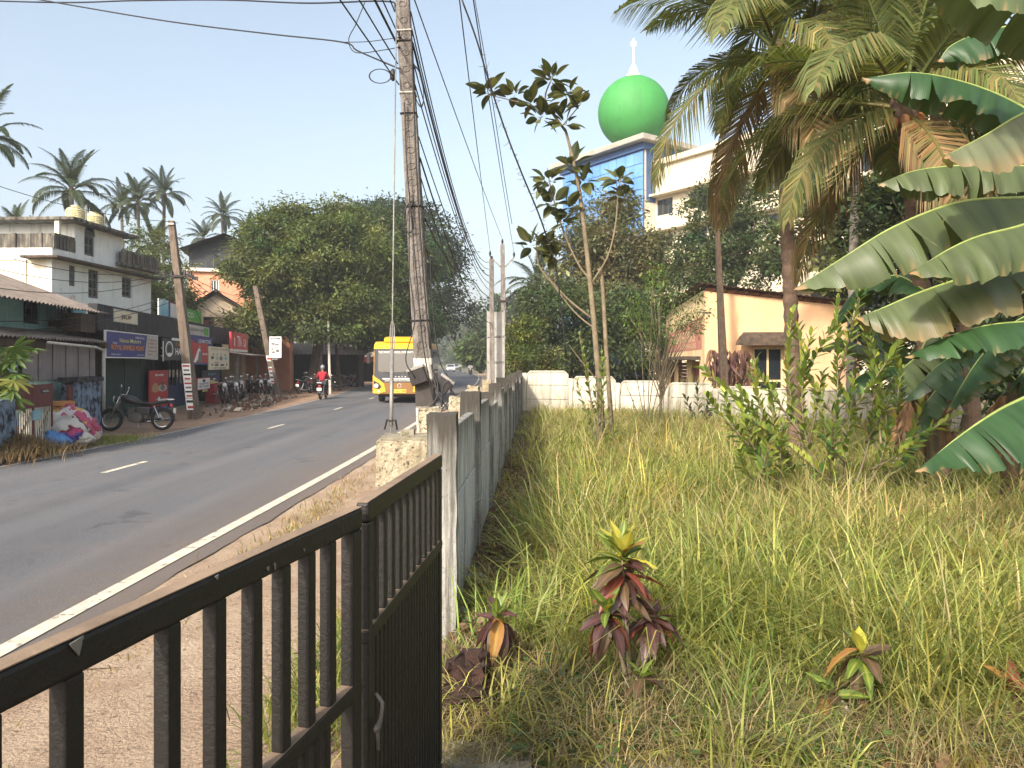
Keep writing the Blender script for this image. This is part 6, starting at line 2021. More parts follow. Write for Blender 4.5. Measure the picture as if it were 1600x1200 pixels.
tree('mixed_tree', 'dark foliage behind the left face of the orange house', (P(1010, 0, 47).x, 47, -.5),
     [lob(1010, 540, 47, (2.0, 2, 2.2)), lob(1060, 450, 50, (2.4, 2, 1.8)), lob(960, 590, 44, (2.4, 1.5, 1.2)), lob(880, 600, 44, (3.0, 1.5, 1.1))],
     170, 90, .22, .6, G2, .2, group=RG, nlimb=10)

# ---------------------------------------------------------------- palms
def frond_mesh(name, L, e0, bend, nl, hang, colr, lw=0.045, leafl=0.75, seed=0, dead=0.0):
    """one pinnate leaf along local +x rising at e0, arching down by bend radians"""
    rs = np.random.default_rng(seed)
    n = 26
    t = np.linspace(0, 1, n)
    ang = e0 - bend * t ** 1.25
    dx = np.cos(ang) * L / (n - 1)
    dz = np.sin(ang) * L / (n - 1)
    X = np.concatenate([[0], np.cumsum(dx[:-1])])
    Z = np.concatenate([[0], np.cumsum(dz[:-1])])
    Y = 0.05 * L * np.sin(t * 2 + seed) * t
    pts = np.stack([X, Y, Z], 1)
    mb = MB()
    mb.tube([Vector(p) for p in pts], list(0.035 * (L / 4) * (1 - t * .9) + .004), 5)
    Vr = np.array(mb.v)
    # leaflets
    tt = np.linspace(.16, .995, nl)
    base = np.stack([np.interp(tt, t, pts[:, i]) for i in range(3)], 1)
    a2 = np.interp(tt, t, ang)
    T = np.stack([np.cos(a2), np.zeros(nl), np.sin(a2)], 1)
    Up = np.stack([-np.sin(a2), np.zeros(nl), np.cos(a2)], 1)
    Vs, Cs, quads, tris = [Vr], [np.tile(np.array(colr[0]) * 1.1, (len(Vr), 1))], [], []
    off = len(Vr)
    polys4 = [f for f in mb.f if len(f) == 4]
    quads.append(np.array(polys4))
    for s in (-1, 1):
        side = np.tile(np.array([0, s, 0.0]), (nl, 1))
        ll = leafl * np.clip(np.sin(np.pi * (tt * .80 + .14)), .12, 1) * (1 + rs.normal(0, .08, nl)) * (L / 4)
        fw = .55 + .5 * tt
        D = unit(side + T * fw[:, None] + Up * (.28 + rs.normal(0, .10, nl))[:, None])
        dn = np.array([0, 0, -1.0])
        p1 = base + D * (ll * .5)[:, None] + dn * (hang * .10 * ll)[:, None]
        p2 = base + unit(D + dn * hang * .55) * (ll * .98)[:, None] + dn * (hang * (.25 + .1 * rs.random(nl)) * ll)[:, None]
        wv = unit(np.cross(D, np.cross(T, D))) * lw * (L / 4) * .5
        V = np.stack([base - wv * .6, base + wv * .6, p1 - wv, p1 + wv, p2], 1)
        b = off + np.arange(nl)[:, None] * 5
        quads.append(b + np.array([[0, 1, 3, 2]]))
        tris.append(b + np.array([[2, 3, 4]]))
        Vs.append(V.reshape(-1, 3))
        c = np.array(colr)[rs.integers(0, len(colr), nl)] * np.exp(rs.normal(0, .22, (nl, 1)))
        Cs.append(np.repeat(c, 5, 0))
        off += nl * 5
    me = mesh_np(name, np.concatenate(Vs), [np.concatenate(quads), np.concatenate(tris)])
    set_col(me, np.clip(np.concatenate(Cs), .004, .8))
    return me
PGR = [(.115, .145, .042), (.088, .118, .036), (.155, .165, .052)]
PYE = [(.17, .15, .05), (.12, .12, .04), (.22, .18, .07)]
PDE = [(.26, .16, .07), (.20, .12, .05), (.32, .22, .11)]
AGES = [(80, 35, .25), (68, 60, .4), (55, 80, .5), (42, 92, .65), (30, 98, .8), (16, 95, .9), (-2, 80, 1.05), (-26, 55, 1.2)]
def frond_set(tag_, nl, L=4.0, cols=None, ll=.8, lw=.045):
    out = []
    for k, (e, b, h_) in enumerate(AGES):
        c = (PGR if k < 4 else PYE + PGR * 2 if k < 6 else PYE + PGR if k < 7 else PYE + PDE) if cols is None else cols
        out.append(frond_mesh('frond_' + tag_, L, R(e), R(b), nl, h_, c, lw, ll, seed=k + 3))
    return out
FAR = frond_set('far', 44, cols=[(.040, .060, .026), (.030, .046, .022), (.055, .072, .03)], ll=.72, lw=.075)
NEAR = frond_set('near', 92, ll=1.05, lw=.040)
DEADF = frond_mesh('frond_dead', 3.6, R(-52), R(38), 80, 1.5, PDE, .05, 1.1, seed=31)

def palm(label, base, crown, scale, meshes, nf=20, r=.15, bark='palm_bark', group=None, nuts=None, dead=0, az0=0.0, skip=(), ringed=True):
    base, crown = Vector(base), Vector(crown)
    t = thing('coconut_palm', label, 'palm', tuple(base), 0, group)
    mid = base.lerp(crown, .5) + Vector(((crown - base).x * -.12, 0, 0))
    n = 60 if ringed else 10
    pts = bez(base + Vector((0, 0, -.2)), mid, crown, n)
    rad = []
    for i in range(n):
        q = i / (n - 1)
        rr = r * (1.35 - .5 * min(1, q * 6)) if q < .16 else r * (1 - .22 * q)
        rad.append(rr * (1 + (.10 if i % 2 else -.06)) if ringed else rr)
    MB().tube(pts, rad, 12).build('trunk', M[bark], t, smooth=not ringed)
    MB().ball(tuple(crown + Vector((0, 0, .05 * scale))), (.26 * scale, .26 * scale, .5 * scale), None, 10, 6).build('crown_shaft', M['palm_bark'], t, smooth=True)
    loc = crown - base
    for k in range(nf):
        age = min(7, int(8 * (k / nf) ** 1.2))
        az = az0 + k * 2.39996 + rng.normal(0, .12)
        o = bpy.data.objects.new('frond', meshes[age])
        if not meshes[age].materials:
            meshes[age].materials.append(M['leaf'])
        col.objects.link(o)
        o.parent = t
        o.location = loc + Vector((0, 0, .25 * scale * (1 - k / nf)))
        s_ = scale * (1 + rng.normal(0, .07))
        o.scale = (s_, s_, s_)
        o.rotation_euler = (rng.normal(0, .12), rng.normal(0, .08), az)
    for k in range(dead):
        o = bpy.data.objects.new('dead_frond', DEADF)
        if not DEADF.materials:
            DEADF.materials.append(M['leaf'])
        col.objects.link(o)
        o.parent = t
        o.location = loc + Vector((0, 0, -.2 * scale))
        o.scale = (scale,) * 3
        o.rotation_euler = (rng.normal(0, .2), 0, (2.9, 4.2, 5.4)[k % 3])
    if nuts:
        for k in range(nuts[0]):
            a = k * 2.4
            c = loc + Vector((.26 * scale * math.cos(a), .26 * scale * math.sin(a) - .05, -.12 * scale - .10 * scale * (k % 3)))
            MB().ball((0, 0, 0), (.10 * scale, .10 * scale, .125 * scale), None, 10, 7).build('coconut', nuts[1][k % len(nuts[1])], t, local=True, smooth=True).location = c
    return t
nut_o = mat('coconut_orange', '#c9812f', '#b8702a', 6, .5)
nut_b = mat('coconut_brown', '#7a5034', '#8f6238', 6, .7)
# far palms on the left, behind the houses
LG = 'coconut palms behind the houses'
far_p = [(112, 302, 50, 1.20, 'big coconut palm rising right behind the water tanks'), (28, 372, 52, .85, 'low coconut palm crown behind the white house terrace'), (190, 322, 74, .95, 'leftmost of three palms right of the water tanks'),
         (216, 318, 66, .95, 'middle one of three palms right of the water tanks'), (257, 306, 68, .98, 'tallest palm left of the leaning brown pole'), (348, 340, 80, .95, 'slender palm above the dark sheet roof'),
         (318, 375, 86, .95, 'lower palm left of the dark sheet roof'), (242, 392, 60, 1.05, 'short palm with fresh fronds behind the leaning brown pole'), (-28, 225, 34, .95, 'palm whose frond tips enter at the left edge'), (5, 395, 66, .9, 'palm half hidden behind the terrace parapet at left'),
         (385, 365, 92, .9, 'palm tip peeping over the mango tree')]
for k, (px, py, d, s, lb) in enumerate(far_p):
    c = P(px, py, d)
    palm(lb, (c.x + .4 * math.sin(k), d, 0), c, s * .70, FAR, 22, .17, 'palm_grey', LG, az0=k * 1.3, ringed=False)
c = P(840, 452, 62)
palm('hazy palm behind the second utility pole', (c.x + .3, 62, 0), c, .95, FAR, 18, .17, 'palm_grey', 'palms on the right', az0=.4, ringed=False)
# near palms on the right
c = P(1216, 92, 12.6)
palm('coconut palm left of the pair with a dead brown frond hanging down', (P(1246, 0, 12.6).x, 12.6, .1), c, .74, NEAR, 25, .125, 'palm_bark', 'palms on the right', (9, [nut_b, nut_b, nut_o]), 1, az0=3.4)
c = P(1412, 178, 10.2)
palm('coconut palm with orange nuts behind the banana leaves', (P(1465, 0, 10.4).x, 10.4, .1), c, .72, NEAR, 23, .13, 'palm_bark', 'palms on the right', (12, [nut_o, nut_b, nut_o]), 0, az0=2.0)
c = P(1338, 215, 24)
palm('grey-trunked palm farther back between the two nearer palms', (P(1328, 0, 24).x, 24, -.4), c, .85, NEAR, 18, .15, 'palm_grey', 'palms on the right', az0=.9)
c = P(1430, -70, 12.5)
palm('tall palm crown at the upper right behind the banana leaves', (P(1530, 0, 12.8).x, 12.8, .0), c, .90, NEAR, 18, .14, 'palm_bark', 'palms on the right', (6, [nut_b]), 0, az0=.2)
# ---------------------------------------------------------------- banana plants
def banana_mat(name, top, under):
    m, nt, b = new_mat(name)
    uv = nt.nodes.new('ShaderNodeUVMap')
    sp_ = nt.nodes.new('ShaderNodeSeparateXYZ')
    nt.links.new(uv.outputs[0], sp_.inputs[0])
    cmb = nt.nodes.new('ShaderNodeCombineXYZ')
    nt.links.new(sp_.outputs['X'], cmb.inputs[0])
    wv = nt.nodes.new('ShaderNodeTexWave')
    wv.inputs['Scale'].default_value = 16
    wv.inputs['Distortion'].default_value = .6
    nt.links.new(cmb.outputs[0], wv.inputs['Vector'])
    fine = nt.nodes.new('ShaderNodeTexNoise')
    fine.inputs['Scale'].default_value = 1
    mp = nt.nodes.new('ShaderNodeMapping')
    mp.inputs['Scale'].default_value = (7, .6, 1)
    nt.links.new(uv.outputs[0], mp.inputs[0])
    nt.links.new(mp.outputs[0], fine.inputs['Vector'])
    st = ramp(nt, fine.outputs[0], [(.32, .72), (.68, 1.22)])
    geo = nt.nodes.new('ShaderNodeNewGeometry')
    c = mixc(nt, geo.outputs['Backfacing'], top, under)
    c = mixc(nt, 1.0, c, st, 'MULTIPLY')
    at = nt.nodes.new('ShaderNodeAttribute')
    at.attribute_name = 'dry'
    c = mixc(nt, at.outputs['Fac'], c, (.33, .21, .10))
    nt.links.new(c, b.inputs['Base Color'])
    b.inputs['Roughness'].default_value = .42
    b.inputs['Specular IOR Level'].default_value = .45
    bump(nt, b, wv.outputs[0], .12, .008)
    tr = nt.nodes.new('ShaderNodeBsdfTranslucent')
    nt.links.new(mixc(nt, 1.0, c, (1.3, 1.35, .5), 'MULTIPLY'), tr.inputs[0])
    ms = nt.nodes.new('ShaderNodeMixShader')
    ms.inputs[0].default_value = .3
    nt.links.new(b.outputs[0], ms.inputs[1])
    nt.links.new(tr.outputs[0], ms.inputs[2])
    nt.links.new(ms.outputs[0], nt.nodes['Material Output'].inputs[0])
    return m
BAN = banana_mat('banana_leaf', (.092, .122, .050), (.12, .15, .075))
BAN2 = banana_mat('banana_leaf_deep', (.034, .082, .028), (.07, .115, .045))
BAN3 = banana_mat('banana_leaf_pale', (.15, .17, .10), (.18, .20, .13))
M['rib'] = mat('banana_midrib', '#8f9d55', '#7b8947', 8, .5)
M['bstem'] = mat('banana_stem', '#6d5a3c', '#54452f', 4, .8, .4, 12, streak='#3a2f22', samt=.45, sscale=8)
M['bdry'] = mat('banana_dry_leaf', '#8a6a48', '#6b4f35', 6, .9, .6, 10, streak='#4a3726', samt=.4, sscale=14)

def catmull(pts, n):
    pts = [Vector(p) for p in pts]
    pts = [pts[0] * 2 - pts[1]] + pts + [pts[-1] * 2 - pts[-2]]
    out = []
    m = len(pts) - 3
    for k in range(n):
        t = k / (n - 1) * m
        i = min(int(t), m - 1)
        f = t - i
        p0, p1, p2, p3 = pts[i:i + 4]
        out.append(.5 * ((2 * p1) + (p2 - p0) * f + (2 * p0 - 5 * p1 + 4 * p2 - p3) * f * f + (3 * p1 - p0 - 3 * p2 + p3) * f ** 3))
    return out

def banana_leaf(parent, pts, w, near, far, m, tears=5, seed=0, tip=.0, petiole=None, base_full=.25, dry=0.0, name='leaf'):
    """midrib from stalk (pts[0]) to tip; near/far: droop of the two blade halves below horizontal, degrees"""
    rs = np.random.default_rng(seed)
    n, mC = 76, 5
    tears = int(tears * 1.5) + 1
    mid = catmull(pts, n)
    V, Q, UV, DR = [], [], [], []
    Ltot = sum((mid[i + 1] - mid[i]).length for i in range(n - 1))
    for half, droop in ((0, near), (1, far)):
        cuts = sorted(rs.choice(np.arange(6, n - 5), tears, replace=False)) if tears else []
        segs = [0] + list(cuts) + [n - 1]
        for a, b in zip(segs[:-1], segs[1:]):
            dj = rs.normal(0, 9)
            base = len(V)
            ln = b - a
            for i in range(a, b + 1):
                t = i / (n - 1)
                T = (mid[min(i + 1, n - 1)] - mid[max(i - 1, 0)]).normalized()
                S_ = T.cross(Vector((0, 0, 1)))
                if S_.length < .05:
                    S_ = Vector((1, 0, 0))
                S_.normalize()
                if (S_.y > 0) == (half == 0):
                    S_ = -S_
                Up = S_.cross(T)
                if Up.z < 0:
                    Up = -Up
                prof = min(1, (t / base_full) ** .6 if t < base_full else 1) * (1 - max(0, (t - .55) / .45) ** 2.3)
                prof *= 1 + .05 * mnoise.noise(Vector((i * .55, seed * 1.3, half))) + .03 * mnoise.noise(Vector((i * 1.7, seed, half)))
                prof = max(prof, .012)
                e = min(i - a, b - i)
                inner = 0 < a or b < n - 1
                k_edge = 1.0
                ts = 0.0
                if (i == a and a > 0) or (i == b and b < n - 1):
                    k_edge = .96
                    ts = (.5 if i == a else -.5)
                for j in range(mC):
                    f = j / (mC - 1)
                    dr_ = R(droop + dj * f + 16 * f + 14 * mnoise.noise(Vector((i * .16, seed * 2.3, half * 5))) * f)
                    wid = w * prof * k_edge * f
                    p = mid[i] + (S_ * math.cos(dr_) - Up * math.sin(dr_)) * wid + T * (w * .10 * f + ts * Ltot / n * .9 * f ** 1.5)
                    # waves along the margin
                    p = p + Up * (.022 * mnoise.noise(Vector((i * .8, seed, 3 + half))) * f * f + .03 * mnoise.noise(Vector((i * .3, seed, half))) * f)
                    V.append(p)
                    UV.append((t * Ltot, f * w))
                    DR.append(max(0, min(1, dry * 2 * (f - .55) * 2 + (.9 if (t > .97 and f > .3) else 0) + (.6 if f == 1 and rs.random() < .12 else 0))))
            for i in range(ln):
                for j in range(mC - 1):
                    q0 = base + i * mC + j
                    q = (q0, q0 + 1, q0 + mC + 1, q0 + mC)
                    Q.append(q if half == 0 else q[::-1])
    me = bpy.data.meshes.new(name)
    me.from_pydata([tuple(v) for v in V], [], Q)
    # upper side must be the front side
    nz = sum(p.normal.z * p.area for p in me.polygons)
    if nz < 0:
        me.flip_normals()
    ul = me.uv_layers.new(name='UVMap')
    li = np.empty(len(me.loops), np.int32)
    me.loops.foreach_get('vertex_index', li)
    ul.data.foreach_set('uv', np.array(UV, np.float32)[li].ravel())
    da = me.attributes.new('dry', 'FLOAT', 'POINT')
    da.data.foreach_set('value', np.array(DR, np.float32))
    o = link_mesh(name, me, m, parent, smooth=True)
    rad = [.020 * (w / .4) * (1 - .88 * k / (n - 1)) for k in range(n)]
    MB().tube([p - Vector((0, 0, .006)) for p in mid], rad, 6).build('midrib', M['rib'], o, smooth=True)
    if petiole is not None:
        pe = Vector(petiole)
        a = mid[0]
        ctrl = a.lerp(pe, .5) + Vector((0, 0, .25 * (a - pe).length))
        MB().tube(bez(pe, ctrl, a, 9), np.linspace(.038, .022, 9), 7).build('petiole', M['rib'], o, smooth=True)
    return o

# plant A stands in view, plant B just outside the right edge carries the big leaves that hang in
bA = P(1472, 768, 9.9)
baseA = Vector((bA.x, 9.9, .12))
plA = thing('banana_plant', 'banana plant with a brown stem standing in the litter at the right', 'banana plant', tuple(baseA), 0, 'banana plants')
topA = P(1462, 470, 9.9)
MB().tube(bez(baseA + Vector((0, 0, -.15)), baseA.lerp(topA, .5) + Vector((-.06, 0, 0)), topA, 14), [.16 * (1 - .35 * k / 13) * (1 + .06 * math.sin(k * 2.3)) for k in range(14)], 12).build('stem', M['bstem'], plA, smooth=True)
def dry_hang(parent, top, L, w, seed, name='dry_leaf'):
    rs = np.random.default_rng(seed)
    n = 12
    V, Q = [], []
    az = rs.random() * 6.28
    sx, sy = math.cos(az), math.sin(az)
    for i in range(n):
        t = i / (n - 1)
        c = Vector(top) + Vector((.10 * math.sin(t * 3 + seed) * sx + sy * .12 * t, .10 * math.sin(t * 3) * sy - .12 * t * sx * .3, -L * t))
        ww = w * (.25 + math.sin(math.pi * min(1, t * .9 + .08)) * .8)
        for j in range(5):
            f = (j - 2) / 2
            V.append(tuple(c + Vector((sx * ww * f, sy * ww * f, 0)) + Vector((sy, -sx, 0)) * (.05 * math.sin(j * 2.4 + i * .8 + seed)) ))
    for i in range(n - 1):
        for j in range(4):
            q = i * 5 + j
            Q.append((q, q + 1, q + 6, q + 5))
    me = bpy.data.meshes.new(name)
    me.from_pydata(V, [], Q)
    o = link_mesh(name, me, M['bdry'], parent, smooth=True)
    s_ = o.modifiers.new('solid', 'SOLIDIFY')
    s_.thickness = .004
    return o
for k in range(9):
    t = .35 + .06 * k
    p = baseA.lerp(topA, t) + Vector((.17 * math.cos(k * 2.2), .15 * math.sin(k * 2.2) - .05, .0))
    dry_hang(plA, p, .55 + .06 * (k % 4), .10 + .02 * (k % 3), k)
def LP(*a): return [P(*q) for q in a]
# leaves of plant A (stalk end first)
banana_leaf(plA, LP((1462, 470, 9.9), (1440, 545, 9.7), (1395, 590, 9.5), (1350, 660, 9.4)), .34, 40, 55, BAN, 6, 1, petiole=topA)
banana_leaf(plA, LP((1465, 470, 9.9), (1500, 400, 10.4), (1560, 380, 10.8), (1640, 420, 11.2)), .36, 25, 45, BAN2, 3, 2, petiole=topA)
banana_leaf(plA, LP((1455, 460, 10.0), (1400, 430, 10.6), (1340, 450, 11.2), (1290, 520, 11.6)), .30, 35, 45, BAN2, 3, 3, petiole=topA)
banana_leaf(plA, LP((1470, 520, 9.7), (1480, 580, 9.3), (1440, 640, 9.2), (1400, 740, 9.2)), .22, 50, 60, BAN2, 2, 4, petiole=topA)
banana_leaf(plA, LP((1460, 465, 10.0), (1420, 420, 11.2), (1405, 440, 12), (1380, 520, 12.4)), .26, 40, 45, BAN, 2, 33, petiole=topA)

baseB = Vector((P(1720, 0, 7.6).x, 7.6, .15))
topB = baseB + Vector((-.12, 0, 2.35))
plB = thing('banana_plant', 'banana plant outside the right edge whose broad leaves hang into the picture', 'banana plant', tuple(baseB), 0, 'banana plants')
MB().tube(bez(baseB + Vector((0, 0, -.15)), baseB.lerp(topB, .5) + Vector((.06, 0, 0)), topB, 14), [.17 * (1 - .35 * k / 13) for k in range(14)], 12).build('stem', M['bstem'], plB, smooth=True)
banana_leaf(plB, LP((1640, 306, 7.2), (1600, 308, 7.1), (1500, 315, 7.0), (1400, 352, 6.9), (1320, 400, 6.9), (1246, 448, 6.9)), .46, 48, 40, BAN, 5, 11, petiole=topB)
banana_leaf(plB, LP((1660, 410, 7.0), (1600, 420, 6.8), (1520, 430, 6.6), (1440, 455, 6.5), (1380, 480, 6.5), (1343, 495, 6.5)), .44, 40, 45, BAN, 4, 12, petiole=topB, dry=.25)
banana_leaf(plB, LP((1670, 320, 6.6), (1600, 350, 6.3), (1530, 368, 6.1), (1480, 390, 6.0), (1425, 424, 5.9)), .37, 45, 30, BAN, 1, 13, petiole=topB)
banana_leaf(plB, LP((1660, 500, 6.6), (1600, 502, 6.5), (1540, 508, 6.4), (1480, 526, 6.4), (1418, 556, 6.4)), .30, 30, 40, BAN2, 3, 14, petiole=topB)
banana_leaf(plB, LP((1700, 560, 6.4), (1620, 610, 5.9), (1560, 640, 5.7), (1500, 680, 5.6), (1436, 732, 5.6)), .40, 30, 45, BAN2, 2, 15, petiole=topB)
banana_leaf(plB, LP((1660, 262, 7.6), (1580, 258, 7.5), (1500, 258, 7.5), (1430, 266, 7.5), (1376, 286, 7.5)), .36, 45, 40, BAN, 6, 16, petiole=topB)
banana_leaf(plB, LP((1690, 230, 7.9), (1600, 168, 7.9), (1520, 132, 7.9), (1430, 113, 7.9), (1352, 122, 8.0)), .40, 50, 30, BAN2, 3, 17, petiole=topB)
banana_leaf(plB, LP((1680, 150, 6.4), (1600, 176, 6.2), (1540, 210, 6.1), (1478, 242, 6.0)), .36, 60, 10, BAN3, 1, 18, petiole=topB, dry=.3)
banana_leaf(plB, LP((1700, 90, 7.0), (1620, 42, 7.0), (1550, 45, 7.0), (1490, 68, 7.0), (1468, 92, 7.0)), .30, 50, 30, BAN2, 2, 19, petiole=topB)
banana_leaf(plB, LP((1720, 60, 5.8), (1650, 6, 5.6), (1560, -30, 5.5), (1450, -40, 5.5)), .42, 40, 25, BAN, 1, 20, petiole=topB)
banana_leaf(plB, LP((1680, 470, 7.6), (1590, 500, 7.8), (1530, 560, 8.0), (1480, 640, 8.2)), .34, 30, 45, BAN2, 4, 21, petiole=topB)
baseC = Vector((P(1600, 0, 8.6).x, 8.8, .12))
topC = baseC + Vector((.05, 0, 1.6))
plC = thing('banana_plant', 'younger banana plant with dry hanging leaves at the right edge', 'banana plant', tuple(baseC), 0, 'banana plants')
MB().tube([baseC + Vector((0, 0, -.15)), baseC.lerp(topC, .5), topC], [.14, .12, .09], 12).build('stem', M['bstem'], plC, smooth=True)
for k in range(9):
    p = baseC.lerp(topC, .5 + .05 * k) + Vector((.14 * math.cos(k * 2.0), .14 * math.sin(k * 2.0), .0))
    dry_hang(plC, p, .5 + .07 * (k % 4), .10, k + 30)
banana_leaf(plC, [topC, topC + Vector((-.4, -.1, .35)), topC + Vector((-.9, -.1, .25)), topC + Vector((-1.4, -.1, -.25))], .26, 35, 45, BAN2, 4, 41)
banana_leaf(plC, [topC, topC + Vector((-.25, -.5, .1)), topC + Vector((-.5, -.9, -.3)), topC + Vector((-.7, -1.1, -.9))], .24, 40, 45, BAN2, 4, 42)
banana_leaf(plC, [topC, topC + Vector((.4, .1, .5)), topC + Vector((.9, .1, .5)), topC + Vector((1.4, .1, .1))], .26, 35, 45, BAN, 4, 43)
# a young plant farther back
baseD = Vector((P(1420, 0, 13).x, 13.2, .0))
topD = baseD + Vector((0, 0, 1.9))
plD = thing('banana_plant', 'small banana plant behind the green shrub with dried skirt', 'banana plant', tuple(baseD), 0, 'banana plants')
MB().tube([baseD + Vector((0, 0, -.15)), baseD.lerp(topD, .5), topD], [.14, .12, .08], 12).build('stem', M['bstem'], plD, smooth=True)
for k in range(8):
    p = baseD.lerp(topD, .45 + .05 * k) + Vector((.14 * math.cos(k * 2.0), .14 * math.sin(k * 2.0), .0))
    dry_hang(plD, p, .6 + .07 * (k % 4), .12, k + 60)
for k, (dx, dy, dz, ln) in enumerate(((-1, 0, .5, 1.7), (-.6, -.6, .9, 1.5), (.5, -.3, 1.0, 1.6), (-.3, .5, 1.2, 1.5), (1, .2, .4, 1.7), (-.9, -.3, -.1, 1.4))):
    v = Vector((dx, dy, dz)).normalized()
    banana_leaf(plD, [topD, topD + v * ln * .35, topD + v * ln * .7 + Vector((0, 0, -.1)), topD + v * ln + Vector((0, 0, -.5))], .25, 30, 40, (BAN, BAN2)[k % 2], 3, 50 + k)

# ---------------------------------------------------------------- large single leaves for sapling and crotons
def leaf_proto(name, L, w, colr, droop=.25, cup=.15, n=7, m=3, wavy=0.0, tip=.55, vein=None, seed=0):
    """one broad leaf along +x, upper side +z, colour per vertex"""
    V, Q, Cc = [], [], []
    rs = np.random.default_rng(seed)
    c = np.array(colr)
    v2 = np.array(vein) if vein is not None else c * 1.25
    for i in range(n + 1):
        t = i / n
        ww = w * (math.sin(math.pi * t ** tip) ** .8 if 0 < t < 1 else .02)
        for j in range(-m, m + 1):
            f = j / m
            V.append((L * t * (1 - .06 * droop), f * ww / 2, -L * droop * t * t + abs(f) * ww * cup + wavy * math.sin(i * 2.1 + j) * abs(f) * w))
            k = .5 + .5 * math.sin(i * 3.1 + abs(j) * 1.2)
            Cc.append(v2 if j == 0 else c * (1 - .18 * k) + v2 * .18 * k)
    r = 2 * m + 1
    for i in range(n):
        for j in range(2 * m):
            q = i * r + j
            Q.append((q, q + 1, q + r + 1, q + r))
    me = bpy.data.meshes.new(name)
    me.from_pydata(V, [], Q)
    set_col(me, np.clip(np.array(Cc), .004, .9))
    me.polygons.foreach_set('use_smooth', [True] * len(me.polygons))
    return me
def put_leaf(parent, me, base, d, roll=0.0, s=1.0, m='leaf_gloss', name='leaf', up=(0, 0, 1)):
    d = Vector(d).normalized()
    side = Vector(up).cross(d)
    if side.length < .05:
        side = Vector((0, 1, 0))
    side.normalize()
    u = d.cross(side).normalized()
    Mx = Matrix(((d.x, side.x, u.x, base[0]), (d.y, side.y, u.y, base[1]), (d.z, side.z, u.z, base[2]), (0, 0, 0, 1)))
    Mx = Mx @ Matrix.Rotation(roll, 4, 'X') @ Matrix.Diagonal((s, s, s, 1))
    o = bpy.data.objects.new(name, me)
    if not me.materials:
        me.materials.append(M[m])
    col.objects.link(o)
    o.parent = parent
    o.matrix_parent_inverse = wmat(parent).inverted()
    o.matrix_basis = Mx
    return o

# tall sapling with big dark leaves near the corner of the plot
dS = 14.5
sap = thing('sapling', 'tall thin sapling with clusters of big dark leaves in the plot corner', 'tree', (P(942, 0, dS).x, dS, .2))
SM = [leaf_proto('sapling_leaf', .33, .16, c, .18, .16, seed=k, tip=.9) for k, c in enumerate(((.065, .08, .028), (.085, .098, .032), (.045, .06, .025), (.125, .13, .045)))]
def limb(pts, r0, r1):
    q = catmull([P(*p) for p in pts], 14)
    MB().tube(q, np.linspace(r0, r1, 14), 7).build('branch', M['bark_pale'], sap, smooth=True)
    return q
b_main = limb([(942, 700, dS), (936, 600, dS), (925, 470, dS), (912, 350, dS), (900, 270, dS), (884, 205, dS)], .07, .026)
limb([(884, 205, dS), (862, 175, dS), (852, 150, dS), (866, 115, dS)], .03, .010)
limb([(868, 178, dS), (830, 165, dS), (792, 155, dS), (762, 148, dS)], .014, .007)
limb([(880, 195, dS), (905, 165, dS), (912, 150, dS)], .012, .007)
limb([(958, 700, dS + .1), (948, 560, dS + .1), (941, 440, dS + .1), (935, 420, dS + .1)], .05, .035)
limb([(928, 500, dS), (890, 470, dS), (862, 440, dS), (842, 415, dS), (838, 380, dS)], .024, .012)
limb([(930, 445, dS), (905, 415, dS), (880, 360, dS), (862, 300, dS), (855, 262, dS)], .024, .010)
limb([(926, 440, dS), (950, 400, dS), (962, 350, dS), (966, 300, dS), (972, 270, dS)], .022, .010)
limb([(938, 520, dS), (900, 490, dS), (868, 450, dS), (848, 425, dS)], .018, .012)
limb([(938, 600, dS), (905, 560, dS), (890, 540, dS)], .015, .006)
cl_def = [(862, 128, 15, .55), (845, 185, 11, .5), (888, 150, 10, .45), (905, 165, 7, .35), (765, 145, 11, .42), (805, 150, 8, .38), (830, 165, 8, .35), (884, 195, 7, .4),
          (893, 260, 9, .4), (912, 285, 7, .35), (856, 285, 12, .5), (862, 320, 11, .45), (885, 330, 8, .35), (968, 285, 12, .5), (975, 310, 6, .35), (850, 385, 11, .5), (832, 385, 10, .45), (866, 400, 7, .35), (880, 350, 5, .3)]
for (px, py, nn, rr) in cl_def:
    c = P(px, py, dS)
    for k in range(int(nn * 1.6)):
        d = rand_dirs(1)[0]
        d[2] = d[2] * .7 + .35
        b_ = c + Vector(d) * (rr * .22)
        put_leaf(sap, SM[rng.integers(0, 4)], b_, d, rng.normal(0, .5), .75 + .5 * rng.random())

